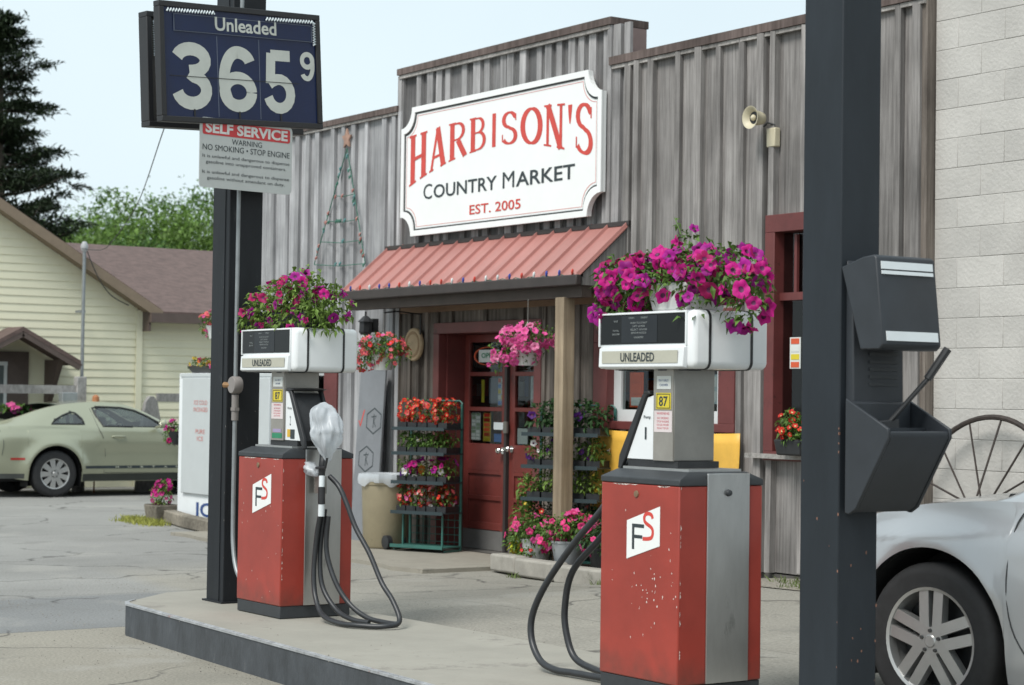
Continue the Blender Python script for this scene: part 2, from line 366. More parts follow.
d=V((math.sin(SUN_AZ)*math.cos(SUN_EL),math.cos(SUN_AZ)*math.cos(SUN_EL),math.sin(SUN_EL)))
so.rotation_euler=d.to_track_quat('Z','Y').to_euler(); so.location=(0,-10,20)

# ------------------------------------------------------------------ ground
def sst(t): t=max(0,min(1,t)); return t*t*(3-2*t)
def gh(x,y):
    return .11*sst((x+14)/3.0)*sst((y-5.6)/1.4)+.05*sst((x+13)/2.)*sst((y-8.2)/1.6)
def ground():
    xs=sorted(set([-900,-500,-250,-140,-90,-60]+[-45+i*1.5 for i in range(12)]+[-28+i*.35 for i in range(76)]+[0,3,8,20,60,200,600]))
    ys=sorted(set([-400,-120,-40,-12,-4,-1]+[0+i*.35 for i in range(46)]+[17,20,25,32,45,70,120,250,500,900]))
    mb=MB()
    mb.pts([(x,y,gh(x,y)) for y in ys for x in xs]); n=len(xs)
    for j in range(len(ys)-1):
        for i in range(n-1): mb.face([j*n+i,j*n+i+1,(j+1)*n+i+1,(j+1)*n+i])
    m=bpy.data.materials.new('asphalt_and_concrete'); m.use_nodes=True; nt=m.node_tree; N=nt.nodes; L=nt.links; b=N['Principled BSDF']
    b.inputs['Roughness'].default_value=.85; b.inputs['Specular IOR Level'].default_value=.3
    geo=N.new('ShaderNodeNewGeometry'); sp=N.new('ShaderNodeSeparateXYZ'); 
    nw=N.new('ShaderNodeTexNoise'); nw.inputs['Scale'].default_value=1.1; nw.inputs['Detail'].default_value=5
    L.new(geo.outputs['Position'],nw.inputs['Vector'])
    L.new(geo.outputs['Position'],sp.inputs[0])
    def math_(op,a,bv,c=False):
        q=N.new('ShaderNodeMath'); q.operation=op; q.use_clamp=c
        for i,z in enumerate((a,bv)):
            if isinstance(z,(int,float)): q.inputs[i].default_value=z
            else: L.new(z,q.inputs[i])
        return q.outputs[0]
    X=sp.outputs['X']; Y=sp.outputs['Y']
    wob=math_('MULTIPLY',math_('SUBTRACT',nw.outputs['Fac'],.5),.10)
    Xw=math_('ADD',X,wob)
    def stepx(src,x0,soft=.02): return math_('DIVIDE',math_('SUBTRACT',src,x0),soft,True)
    big=N.new('ShaderNodeTexNoise'); big.inputs['Scale'].default_value=.55; big.inputs['Detail'].default_value=9; big.inputs['Roughness'].default_value=.62
    mpb=N.new('ShaderNodeMapping'); mpb.inputs['Scale'].default_value=(1,.45,1); L.new(geo.outputs['Position'],mpb.inputs['Vector']); L.new(mpb.outputs[0],big.inputs['Vector'])
    fine=N.new('ShaderNodeTexNoise'); fine.inputs['Scale'].default_value=60; fine.inputs['Detail'].default_value=4; L.new(geo.outputs['Position'],fine.inputs['Vector'])
    def mix(f,a,c):
        q=N.new('ShaderNodeMix'); q.data_type='RGBA'; 
        if isinstance(f,(int,float)): q.inputs['Factor'].default_value=f
        else: L.new(f,q.inputs['Factor'])
        for s_,z in (('A',a),('B',c)):
            if isinstance(z,tuple): q.inputs[s_].default_value=(*z,1)
            else: L.new(z,q.inputs[s_])
        return q.outputs['Result']
    far=(.245,.243,.230); mid=(.185,.189,.188); con=(.265,.248,.208)
    c=mix(stepx(Xw,-14.07,.15),far,mid)
    c=mix(stepx(X,-12.06),c,con)
    back=math_('MULTIPLY',stepx(X,-16.5,1.5),stepx(math_('ADD',Y,math_('MULTIPLY',X,.12)),4.7,.25))
    c=mix(back,c,(.258,.246,.214))
    # mottling
    mrb=N.new('ShaderNodeMapRange'); mrb.inputs['From Min'].default_value=.3; mrb.inputs['From Max'].default_value=.7; mrb.inputs['To Min'].default_value=.85; mrb.inputs['To Max'].default_value=1.13
    L.new(big.outputs['Fac'],mrb.inputs['Value'])
    mrf=N.new('ShaderNodeMapRange'); mrf.inputs['From Min'].default_value=.3; mrf.inputs['From Max'].default_value=.7; mrf.inputs['To Min'].default_value=.78; mrf.inputs['To Max'].default_value=1.2
    L.new(fine.outputs['Fac'],mrf.inputs['Value'])
    sc=N.new('ShaderNodeVectorMath'); sc.operation='SCALE'; L.new(c,sc.inputs[0]); L.new(math_('MULTIPLY',mrb.outputs[0],mrf.outputs[0]),sc.inputs['Scale'])
    c=sc.outputs[0]
    # cracks
    vo=N.new('ShaderNodeTexVoronoi'); vo.feature='DISTANCE_TO_EDGE'; vo.inputs['Scale'].default_value=.55
    n4=N.new('ShaderNodeTexNoise'); n4.inputs['Scale'].default_value=1.6; n4.inputs['Detail'].default_value=6; L.new(geo.outputs['Position'],n4.inputs['Vector'])
    av=N.new('ShaderNodeVectorMath'); av.operation='MULTIPLY_ADD'; L.new(n4.outputs['Color'],av.inputs[0]); av.inputs[1].default_value=(.9,.9,0); L.new(geo.outputs['Position'],av.inputs[2])
    L.new(av.outputs[0],vo.inputs['Vector'])
    msk=N.new('ShaderNodeTexNoise'); msk.inputs['Scale'].default_value=.7; L.new(geo.outputs['Position'],msk.inputs['Vector'])
    cf=math_('MULTIPLY',math_('SUBTRACT',1.,math_('DIVIDE',vo.outputs['Distance'],.016,True),True),math_('DIVIDE',math_('SUBTRACT',msk.outputs['Fac'],.44),.05,True))
    # saw joints
    for x0 in (-12.06,-14.07): 
        j=math_('SUBTRACT',1.,math_('DIVIDE',math_('ABSOLUTE',math_('SUBTRACT',X if x0>-13 else Xw,x0),0),.014,True),True)
        cf=math_('MAXIMUM',cf,math_('MULTIPLY',j,.7))
    jy=math_('SUBTRACT',1.,math_('DIVIDE',math_('ABSOLUTE',math_('SUBTRACT',math_('ADD',Y,math_('MULTIPLY',wob,.3)),7.55),0),.012,True),True)
    cf=math_('MAXIMUM',cf,math_('MULTIPLY',math_('MULTIPLY',jy,.6),stepx(X,-13.8)))
    c=mix(math_('MULTIPLY',cf,.8),c,(.055,.052,.048))
    # tar blotches
    st=N.new('ShaderNodeTexNoise'); st.inputs['Scale'].default_value=1.9; st.inputs['Detail'].default_value=7; st.inputs['Roughness'].default_value=.7; L.new(mpb.outputs[0],st.inputs['Vector'])
    c=mix(math_('MULTIPLY',math_('DIVIDE',math_('SUBTRACT',st.outputs['Fac'],.60),.05,True),.35),c,(.14,.135,.125))
    oil=N.new('ShaderNodeTexNoise'); oil.inputs['Scale'].default_value=.9; oil.inputs['Detail'].default_value=10; oil.inputs['Roughness'].default_value=.6; L.new(geo.outputs['Position'],oil.inputs['Vector'])
    c=mix(math_('MULTIPLY',math_('DIVIDE',math_('SUBTRACT',oil.outputs['Fac'],.56),.10,True),.18),c,(.10,.095,.085))
    c=mix(math_('MULTIPLY',math_('DIVIDE',math_('SUBTRACT',.43,oil.outputs['Fac']),.08,True),.35),c,(.34,.33,.30))
    grit=N.new('ShaderNodeTexVoronoi'); grit.inputs['Scale'].default_value=55; L.new(geo.outputs['Position'],grit.inputs['Vector'])
    c=mix(math_('MULTIPLY',math_('SUBTRACT',1.,math_('DIVIDE',grit.outputs['Distance'],.22,True),True),.28),c,(.12,.115,.105))
    L.new(c,b.inputs['Base Color'])
    bp=N.new('ShaderNodeBump'); bp.inputs['Strength'].default_value=.35; bp.inputs['Distance'].default_value=.01
    L.new(math_('SUBTRACT',fine.outputs['Fac'],math_('MULTIPLY',cf,1.5)),bp.inputs['Height']); L.new(bp.outputs[0],b.inputs['Normal'])
    o=mb.build('ground',m,smooth=True,fix=False); o['kind']='structure'
    mb=MB(); 
    for i in range(30):
        for j in range(20): pass
    mb=MB()
    P=[(-19.6,10.52),(-19.6,9.0)]+[(-19.6+.26*i,8.98+.05*math.sin(i*1.3)+.02*math.sin(i*3.1)) for i in range(1,20)]+[(-14.52,9.0),(-14.52,9.72),(-14.5,10.52)]
    mb.prism([(x,y,-.06) for x,y in P],(0,0,.095))
    o=mb.build('pavement',CONC2,fix=False); o['kind']='structure'
    GR=M('gravel_strip',(.24,.22,.185),rough=.95,var=.45,vs=45,bump=.8,bs=70,dirt=(.12,.14,.05),ds=5,dt=.58)
    mb=MB(); xs3=[-12.9+i*.4 for i in range(25)]; ys3=[9.75,10.1,10.52]
    mb.pts([(x,y+(.06*math.sin(x*3) if y<10 else 0),gh(x,y)+.006) for y in ys3 for x in xs3]); n=len(xs3)
    for j in range(2):
        for i in range(n-1): mb.face([j*n+i,j*n+i+1,(j+1)*n+i+1,(j+1)*n+i])
    o=mb.build('gravel',GR,fix=False); o['kind']='structure'
CONC2=M('door_pad_concrete',(.26,.24,.20),rough=.9,var=.12,vs=3,bump=.2,bs=50,dirt=(.20,.185,.155),ds=3,dt=.58)
ground()

# ------------------------------------------------------------------ pump island
isl=thing('pump_island','raised concrete fuel island with dark steel kerb carrying both red pumps','pump island',(-9,5.6,0))
def isy(x): return 5.05-.055*(x+11.65) if x>-11.65 else 5.05
front=[(-11.78,5.17),(-11.70,5.09),(-11.6,5.05)]+[(x,isy(x)) for x in (-10.5,-9.5,-8.5,-7.5,-6.5,-5.4)]
outline=front+[(-5.2,4.9),(-5.1,5.3),(-5.12,5.95),(-5.3,6.17),(-8.3,6.2),(-10.2,6.15),(-11.9,6.0),(-12.16,5.86),(-12.15,5.56)]
T=V((-9,5.6,0))
mb=MB(); P=[V((x,y,.197))-T for x,y in outline]; mb.prism([p-V((0,0,.207)) for p in P],(0,0,.207))
mb.build('slab',ISLTOP,isl)
def band(pts,z0,z1,off,mat,name,bev=0.):
    mb=MB(); n=len(pts); o=[]
    for i,(x,y) in enumerate(pts):
        a=pts[max(i-1,0)]; c=pts[min(i+1,n-1)]; dx,dy=c[0]-a[0],c[1]-a[1]; l=math.hypot(dx,dy); o.append((x+dy/l*off,y-dx/l*off))
    for i in range(n-1):
        a,b_,c,e=pts[i],pts[i+1],o[i+1],o[i]
        mb.hexa([V((*q,z0))-T for q in (e,c,b_,a)]+[V((*q,z1))-T for q in (e,c,b_,a)])
    return mb.build(name,mat,isl)
k=band([(-12.15,5.56)]+front,-.02,.186,.012,KERBDK,'kerb_face')
k=band(front,.187,.199,.018,KERBLT,'kerb_edge')
k=band([(x,y+.012) for x,y in front],.1975,.2015,.012,KERBLT,'kerb_lip')

# ------------------------------------------------------------------ canopy posts
def post(label, x0,x1,y0,y1,z0,mat,h=4.6):
    c=V(((x0+x1)/2,(y0+y1)/2,z0)); t=thing('canopy_post',label,'post',c,0,'canopy posts on the fuel island')
    a=(x1-x0)/2; b=(y1-y0)/2
    mb=MB(); mb.box((-a,-b,0),(a,b,h)); mb.build('shaft',mat,t,bevel=.006)
    mb=MB(); mb.box((-a-.02,-b-.02,-.004),(a+.02,b+.02,.008)); mb.build('base_plate',mat,t)
    return t
pl=post('black square post carrying the blue price sign',-11.58,-11.34,5.57,5.80,.2,POSTBLK,h=4.2)
pr=post('charcoal square post carrying the towel dispenser',-6.035,-5.81,5.53,5.74,.2,POSTGRY,h=4.2)
rg=random.Random(77)
def spots(t,a,b,n,zr,mat):
    mb=MB()
    for i in range(n):
        z=rg.uniform(*zr); r=rg.uniform(.002,.006); k=rg.random()
        if k<.45: y=rg.uniform(-b,b); P=[(a+.0006,y+r*math.cos(q)*rg.uniform(.6,1),z+r*1.6*math.sin(q)*rg.uniform(.6,1)) for q in (0,1,2,3.1,4.2,5.2)]
        else: x=(a-.004 if k>.7 else rg.uniform(-a,a)); P=[(x+r*math.cos(q)*rg.uniform(.6,1),-b-.0006,z+r*1.6*math.sin(q)*rg.uniform(.6,1)) for q in (0,1,2,3.1,4.2,5.2)]
        mb.poly(P)
    o=mb.build('paint_chips',mat,t,fix=False); o['kind']='stuff'
spots(pr,.1125,.105,26,(.1,1.2),M('rust_chip',(.20,.10,.07),rough=.8)); spots(pl,.12,.115,14,(.1,2.),M('grey_chip',(.16,.15,.14),rough=.8))
# seam lip on each post
mb=MB(); mb.box((.06,-.120,.0),(.066,-.116,4.2)); mb.build('edge_lip',POSTBLK,pl)

# conduit and junction box
t=thing('conduit','grey electrical conduit with round junction box on the sign post','conduit',(-11.28,5.6,.2))
mb=MB(); mb.tube(spline([(.0,0,4.),(.0,0,3.),(.0,0,1.42),(.0,0,1.4)],4),.013,10)
mb.tube(spline([(.0,0,1.30),(0,0,.9),(.0,0,.55),(.03,-.01,.36),(.10,-.02,.22),(.22,-.02,.12)],6),.014,10); mb.build('pipe',PIPE,t,smooth=True)
mb=MB(); mb.lathe([(0,-.03),(.05,-.03),(.055,-.02),(.055,.02),(.05,.03),(0,.03)],(0.0,0,1.36),axis='y',n=24); mb.cyl((0,0,1.30),(0,0,1.14),.022,.022,12); mb.cyl((0,0,1.2),(0,0,1.22),.03,.03,6)
mb.build('junction_box',M('box_grey',(.22,.20,.19),rough=.6,var=.15),t,smooth=True)
mb=MB(); mb.cyl((-.02,-.01,1.36),(-.09,-.03,1.36),.016,.02,10); mb.build('brass_plug',M('brass',(.35,.2,.1),rough=.4,metal=.6),t,smooth=True)

# ------------------------------------------------------------------ price sign
U=V((-.134,.991,0)).normalized(); NN=V((.991,.134,0)).normalized()
az=math.atan2(U.y,U.x)
ST=V((-11.22,5.7,0))
def sign_root(name,label,cat,center,tilt,group=None):
    t=thing(name,label,cat,(0,0,0),0,group)
    rot=Matrix((( U.x,0,NN.x),(U.y,0,NN.y),(0,1,0))).to_4x4() @ Matrix.Rotation(tilt,4,'Z')
    t.matrix_world=Matrix.Translation(center)@rot
    return t       # local x=right, y=up, z=toward viewer
c=ST+U*(-.135)+V((0,0,3.54))-NN*.0
ps=sign_root('price_sign','navy price sign reading Unleaded 365 9, front case on the black post','price sign',c,R_(3.4),'price sign cases on the post')
w2,h2=.60,.365
mb=MB(); f=.035
for a,b in (((-w2,h2-f),(w2,h2)),((-w2,-h2),(w2,-h2+f)),((-w2,-h2+f),(-w2+f,h2-f)),((w2-f,-h2+f),(w2,h2-f))): mb.box((a[0],a[1],-.045),(b[0],b[1],.02))
mb.build('frame',FRAMEB,ps,bevel=.004)
mb=MB(); mb.box((-w2+f,-h2+f,-.04),(w2-f,h2-f,.005)); mb.build('panel',NAVY,ps)
ww=2*w2; hh=2*h2
S=lambda s,t_:(-w2+s*ww, h2-t_*hh)
def rect(mb,s0,t0,s1,t1,z0,z1): a=S(s0,t0);b=S(s1,t1); mb.box((a[0],a[1],z0),(b[0],b[1],z1))
mb=MB(); rect(mb,.095,.105,.94,.235,.0052,.012); mb.build('header_panel',NAVY,ps)
mb=MB(); 
for q in ((.09,.098,.945,.103),(.09,.238,.945,.243),(.088,.098,.092,.243),(.943,.098,.947,.243)): rect(mb,*q,.006,.013)
for q in ((.345,.26,.349,.94),(.605,.26,.609,.94)): rect(mb,*q,.0052,.0065)
mb.build('header_border',M('sign_trim',(.10,.12,.17),rough=.5),ps)
mb=MB(); a=S(.525,.225); text(mb,'Unleaded',(a[0],a[1]+.008,.0125),(1,0,0),(0,1,0),w=.46,h=.085,bold=.02); mb.build('header_lettering',LETWH,ps,fix=False)
def arcp(cx_,cy_,rx,ry,a0,a1,n=14): return [(cx_+rx*math.cos(R_(a0+(a1-a0)*i/n)),cy_+ry*math.sin(R_(a0+(a1-a0)*i/n))) for i in range(n+1)]
DG={'3':[arcp(.47,.735,.355,.165,165,-80)+[(.42,.565)],[(.42,.55)]+arcp(.47,.30,.365,.20,80,-168)],
    '6':[arcp(.5,.72,.34,.18,15,90)+arcp(.5,.47,.37,.43,90,180),arcp(.5,.47,.37,.43,178,225)+[],arcp(.5,.31,.365,.21,0,360,26)],
    '5':[[(.84,.90),(.24,.90)],[(.25,.93),(.21,.47)],[(.17,.46),(.26,.50)]+arcp(.48,.32,.355,.22,120,-165)],
    '9':[arcp(.5,.28,.34,.18,195,270)+arcp(.5,.53,.37,.43,270,360),arcp(.5,.53,.37,.43,-2,45),arcp(.5,.69,.365,.21,0,360,26)]}
for ch,s0,s1,t0,t1 in (('3',.075,.315,.325,.895),('6',.355,.585,.325,.895),('5',.63,.835,.325,.895),('9',.868,.962,.325,.59)):
    mb=MB(); a=S(s0,t1); W_=(s1-s0)*ww; H_=(t1-t0)*hh
    for q_,P in enumerate(DG[ch]): strip(mb,[(a[0]+x*W_,a[1]+y*H_) for x,y in P],W_*.28,(0,0,.0062+.0004*q_),(1,0,0),(0,1,0),eps=0)
    mb.build('digit',LETWH,ps,fix=False)
mb=MB(); rect(mb,.06,.612,.86,.617,.0075,.009)
for s_ in (.2,.475,.735): rect(mb,s_-.006,.885,s_+.004,.945,.0075,.01)
mb.build('panel_seam',FRAMEB,ps)
def zig(mb,p0,p1,n,a=.009,z=.02,w_=.009):
    P=[]; dx,dy=p1[0]-p0[0],p1[1]-p0[1]; l=math.hypot(dx,dy); nx,ny=-dy/l,dx/l
    for i in range(n+1): s_=(1 if i%2 else -1)*a; P.append((p0[0]+dx*i/n+nx*s_,p0[1]+dy*i/n+ny*s_,z))
    mb.tube(P,w_/2+.001,5)
mb=MB(); zig(mb,S(.045,.075),S(.33,.068),34); zig(mb,S(.65,.078),S(.955,.068),34); zig(mb,S(.958,.07),S(.958,.27),18)
mb.build('light_rope',LED,ps)
c=V((-11.82,5.62,3.585))+U*.13
ps2=sign_root('price_sign','second sign case behind the post, seen from its grey back','price sign',c,R_(3.0),'price sign cases on the post')
mb=MB()
for a,b in (((-w2,h2-f),(w2,h2)),((-w2,-h2),(w2,-h2+f)),((-w2,-h2+f),(-w2+f,h2-f)),((w2-f,-h2+f),(w2,h2-f))): mb.box((a[0],a[1],-.05),(b[0],b[1],.05))
mb.build('frame',FRAMEB,ps2,bevel=.004)
mb=MB(); mb.box((-w2+f,-h2+f,-.03),(w2-f,h2-f,.012)); mb.build('back_panel',SIGNBK,ps2)
mb=MB(); zig(mb,S(.05,.08),S(.33,.08),34,z=.03); zig(mb,S(.055,.08),S(.055,.38),30,z=.03); mb.build('light_rope',LED,ps2)
mb=MB()
for q in ((.1,.3),(.09,.92),(.3,.2)): a=S(*q); mb.lathe([(0,.008),(.008,.006),(.009,0)],(a[0],a[1],.012),n=10)
mb.build('screws',ALU,ps2)
# brackets between the two cases
t=thing('sign_bracket','black steel bracket clamping the two sign cases to the post','bracket',(-11.46,5.68,3.2))
mb=MB(); mb.bar((-.27,0.02,-.02),(.15,-.0,-.02),.05,.05); mb.bar((-.27,.02,.62),(.15,0,.62),.05,.05); mb.box((-.125,-.13,-.06),(.125,.13,.02)); mb.build('clamp',FRAMEB,t)

# ------------------------------------------------------------------ self-service sign
c=V((-11.205,5.61,2.984)); w3,h3=.345,.215
ss=sign_root('notice_sign','white self service warning plate with red heading below the price sign','notice sign',c,R_(.0))
def rrect(w_,h_,r,n=5):
    P=[]
    for cx_,cy_,a0 in ((w_-r,h_-r,0),(-w_+r,h_-r,90),(-w_+r,-h_+r,180),(w_-r,-h_+r,270)):
        for i in range(n+1): a=R_(a0+90*i/n); P.append((cx_+r*math.cos(a),cy_+r*math.sin(a)))
    return P
PLATE=M('warning_plate',(.46,.48,.47),rough=.5,var=.05,dirt=(.36,.37,.36),ds=7,dt=.64)
mb=MB(); mb.prism([(x,y,-.003) for x,y in rrect(w3,h3,.03)],(0,0,.006)); mb.build('plate',PLATE,ss)
mb=MB(); mb.prism([(x,y+h3-.062,.003) for x,y in rrect(w3-.018,.043,.015)],(0,0,.0015)); mb.build('red_heading',M('heading_red',(.50,.04,.045),rough=.5,var=.1),ss)
mb=MB(); text(mb,'SELF SERVICE',(0,h3-.094,.0045),(1,0,0),(0,1,0),w=.615,h=.066,bold=.035,eps=.001); mb.build('heading_lettering',M('plate_white',(.6,.6,.58)),ss,fix=False)
mb=MB()
text(mb,'WARNING',(0,h3-.152,.003),(1,0,0),(0,1,0),w=.225,h=.034,bold=.0)
text(mb,'NO SMOKING \u2022 STOP ENGINE',(0,h3-.200,.003),(1,0,0),(0,1,0),w=.65,h=.036,bold=.0)
text(mb,'It is unlawful and dangerous to dispense',(0,h3-.252,.003),(1,0,0),(0,1,0),w=.65,h=.026)
text(mb,'gasoline into unapproved containers.',(0,h3-.288,.003),(1,0,0),(0,1,0),w=.60,h=.026)
text(mb,'It is unlawful and dangerous to dispense',(0,h3-.350,.003),(1,0,0),(0,1,0),w=.65,h=.026)
text(mb,'gasoline without attendant on duty.',(0,h3-.386,.003),(1,0,0),(0,1,0),w=.58,h=.026)
mb.build('lettering',LETDK,ss,fix=False)
mb=MB(); mb.box((-.02,h3,-.03),(.02,h3+.08,-.004)); mb.box((-.02,-h3*.5,-.04),(.02,h3,-.004)); mb.build('hanger',FRAMEB,ss)

# ------------------------------------------------------------------ towel dispenser on right post (front faces +X)
t=thing('towel_dispenser','charcoal paper towel dispenser with squeegee bucket on the right post','dispenser',(-5.81,5.70,1.07))
# local: x outward, y along facade depth, z up;  world X=-5.81+x
def wedge(name,prof,y0,y1,mat,bev=.006):
    mb=MB(); mb.prism([(x,y0,z) for x,z in prof],(0,y1-y0,0)); return mb.build(name,mat,t,bevel=bev)
wedge('hood',[(.0,.97),(.12,1.005),(.18,1.01),(.195,1.0),(.235,.66),(.215,.64),(.11,.64)],-.17,.15,BINPL)
wedge('back_panel',[(.003,1.0),(.003,.0),(.05,.02),(.05,.5),(.04,.9)],-.145,.13,BINPL)
wedge('bucket',[(.052,.44),(.052,.02),(.075,-.0),(.11,.02),(.285,.30),(.282,.325),(.262,.325),(.10,.045),(.08,.05),(.08,.435)],-.174,.144,BINPL)
mb=MB()
for y0,y1 in ((-.19,-.175),(.145,.16)): mb.prism([(x,y0,z) for x,z in [(.052,.45),(.052,.0),(.075,-.005),(.113,.018),(.288,.30),(.285,.335)]],(0,y1-y0,0))
mb.build('bucket_sides',BINPL,t,bevel=.004)
mb=MB(); mb.bar((.15,-.1735,.33),(.15,.1435,.33),.02,.012); mb.build('bucket_divider',BINPL,t)
mb=MB()
def onhood(z): return .195+(.235-.195)*(1.0-z)/.34
for z0,z1 in ((.955,.985),(.935,.949),(.675,.712)):
    mb.prism([(onhood(z0)+.001,-.15,z0),(onhood(z0)+.006,-.15,z0),(onhood(z1)+.006,-.15,z1),(onhood(z1)+.001,-.15,z1)],(0,.28,0))
mb.build('pale_strip',ALU,t)
mb=MB()
for i in range(5): mb.box((.05,-.06,.50+i*.03),(.054,.10,.512+i*.03))
mb.build('vent_ribs',CAPDK,t)
sq=thing('squeegee','black window squeegee standing in the wash bucket','squeegee',(-5.68,5.72,1.36))
mb=MB(); mb.tube([(-.02,-.06,.04),(.08,.08,.24),(.10,.11,.30)],[.010,.010,.011],10); mb.tube([(.08,.08,.24),(.125,.145,.36)],.017,10); mb.build('handle',BLACKR,sq,smooth=True)
mb=MB(); mb.bar((-.03,-.12,.045),(.0,.0,.055),.03,.05); mb.build('head',BLACKR,sq,bevel=.005)
# ------------------------------------------------------------------ market building
F=10.5
mk=thing('market_building','long false front market in weathered grey vertical boards with a raised centre','market',(-16,10.5,0))
MT=V((-16,10.5,0))
def boards(joints,z0,z1,openings,mat,name,thick=.03,y0=F,jit=.012,bw=.06,bt=.022,battmat=None,gap=.004,lap=False,zj=.0,parent=mk):
    mb=MB(); mbb=MB() if battmat else mb; rg=random.Random(int(joints[0]*100)+3)
    def seg(xa,xb,f):      # splits the board strip around openings
        cuts=sorted(set([xa,xb]+[q for o in openings for q in (o[0],o[1]) if xa<q<xb]))
        for a,b in zip(cuts,cuts[1:]):
            zs=[(z0+ (rg.random()*zj),z1)]
            for o in openings:
                if o[0]<=a+1e-6 and b<=o[1]+1e-6:
                    nz=[]
                    for s0,s1 in zs:
                        if o[2]>s0: nz.append((s0,min(s1,o[2])))
                        if o[3]<s1: nz.append((max(s0,o[3]),s1))
                    zs=nz
            for s0,s1 in zs:
                if s1-s0>.01: f(a,b,s0,s1)
    for i,(xa,xb) in enumerate(zip(joints,joints[1:])):
        mb.rv=rg.random(); d=rg.random()*jit; tl=(rg.random()-.5)*.012
        def f(a,b,s0,s1):
            P=[V((a+gap/2,y0-thick-d+tl,s0)),V((b-gap/2,y0-thick-d-tl,s0)),V((b-gap/2,y0,s0)),V((a+gap/2,y0,s0))]
            mb.hexa([p-MT for p in P]+[p-MT+V((0,0,s1-s0)) for p in P])
        seg(xa,xb,f)
    for j in joints:
        mbb.rv=rg.random(); w_=bw*(.8+.5*rg.random()); o_=.018+(rg.random()-.5)*.03; t_=bt*(.7+.8*rg.random()); l_=(rg.random()-.5)*.02
        def f(a,b,s0,s1):
            mbb.hexa([V(p)-MT for p in ((a,y0-thick-jit-t_,s0),(b,y0-thick-jit-t_*.8,s0),(b,y0-thick+.002,s0),(a,y0-thick+.002,s0),(a+l_,y0-thick-jit-t_,s1),(b+l_,y0-thick-jit-t_*.8,s1),(b+l_,y0-thick+.002,s1),(a+l_,y0-thick+.002,s1))])
        seg(j-w_/2+o_,j+w_/2+o_,f)
    o=mb.build(name,mat,parent)
    if battmat: mbb.build('battens',battmat,parent)
    return o
DO=(-16.68,-14.86,-.1,2.22)
WL=(-20.35,-18.62,.98,2.12); WM=(-13.97,-12.17,1.30,2.20); WR=(-11.76,-10.92,1.10,2.93)
s=.9757
rj=[-13.95,-13.81,-13.62,-13.25,-12.96,-12.70,-12.42,-12.17,-12.03,-11.65,-11.30,-11.0,-10.66,-10.46]; rj=[x*s for x in rj]
lj=[-21.45,-21.05,-20.68,-20.35,-20.08,-19.87,-19.63,-19.26,-19.04,-18.82,-18.56,-18.17,-17.97,-17.83]; lj=[x*s for x in lj]; 
pj=[-17.83,-17.49,-17.28,-17.12,-16.97,-16.67,-16.43,-16.25,-15.98,-15.85,-15.62,-15.37,-15.19,-15.01,-14.82,-14.68,-14.53,-14.3,-14.15,-13.99]; pj=[x*s for x in pj]
boards(lj,.0,4.40,[WL],WOOD_L,'wall_boards',bw=.06,bt=.03,gap=.012)
boards(pj,3.02,4.76,[],WOOD_P,'parapet_boards',thick=.02,jit=.006,bw=.085,bt=.03,battmat=BATT_P)
boards([-17.5,-17.25,-16.98]+[-14.5,-14.2,-13.73],.0,3.02,[DO],WOOD_S,'entry_boards',bw=.05) if False else None
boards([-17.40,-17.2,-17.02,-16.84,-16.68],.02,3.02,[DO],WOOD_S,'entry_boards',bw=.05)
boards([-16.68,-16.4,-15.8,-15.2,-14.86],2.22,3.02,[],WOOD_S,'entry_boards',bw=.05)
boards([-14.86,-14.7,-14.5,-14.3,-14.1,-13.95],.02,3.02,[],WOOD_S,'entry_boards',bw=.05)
boards(rj,.17,4.40,[WM,WR],WOOD_R,'wall_boards',bw=.055,bt=.035,jit=.022,zj=.03,gap=.014)
def bx(name,a,c,mat,parent=mk,bevel=0.,T_=MT):
    mb=MB(); mb.box(V(a)-T_,V(c)-T_); return mb.build(name,mat,parent,bevel=bevel)
bx('coping',(-20.95,F-.10,4.40),(-17.41,F+.2,4.46),TRIMW); bx('coping',(-13.84,F-.10,4.405),(-10.12,F+.25,4.475),TRIMW)
bx('coping',(-17.42,F-.10,4.765),(-13.82,F+.32,4.83),TRIMW)
CAPL=wood('light_ledge',(.15,.14,.13),(.42,.40,.38),rnd=.1,zs=1.)
bx('ledge',(-13.82,F-.085,4.37),(-10.12,F-.048,4.402),CAPL); bx('ledge',(-20.98,F-.085,4.37),(-17.42,F-.048,4.398),CAPL); bx('ledge',(-17.40,F-.085,4.728),(-13.85,F-.052,4.762),CAPL)
bx('corner_board',(-17.42,F-.075,3.0),(-17.36,F-.03,4.76),BATT_P); bx('corner_board',(-13.885,F-.082,3.0),(-13.83,F-.03,4.76),BATT_P)
PBR=M('parapet_side',(.20,.145,.135),rough=.6,var=.1)
bx('parapet_side',(-13.86,F-.028,4.2),(-13.822,F+.30,4.76),PBR); bx('parapet_side',(-17.42,F+.002,4.2),(-17.38,F+.30,4.76),PBR)
bx('foundation',(-13.73,F-.03,-.05),(-10.12,F+.1,.168),M('shaded_foundation',(.08,.075,.07),rough=.9,var=.3))  # foundation coloured dark to paint the shadow gap below the boards
bx('corner_post',(-10.20,F-.06,.0),(-10.105,F+.05,4.42),WOOD_S)
bx('side_wall',(-20.97,F,0),(-20.90,F+8,4.3),WOOD_L)
bx('rear_wall',(-20.9,F+8,0),(-10.0,F+8.1,4.2),WOOD_R)
bx('roof',(-20.9,F+.06,4.2),(-10.0,F+8,4.28),TRIMW)
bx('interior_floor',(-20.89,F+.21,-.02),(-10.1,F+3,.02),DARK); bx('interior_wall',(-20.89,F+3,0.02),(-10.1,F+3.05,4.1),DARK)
bx('inner_partition',(-18.3,F+.06,0.021),(-18.25,F+3,4.1),DARK)
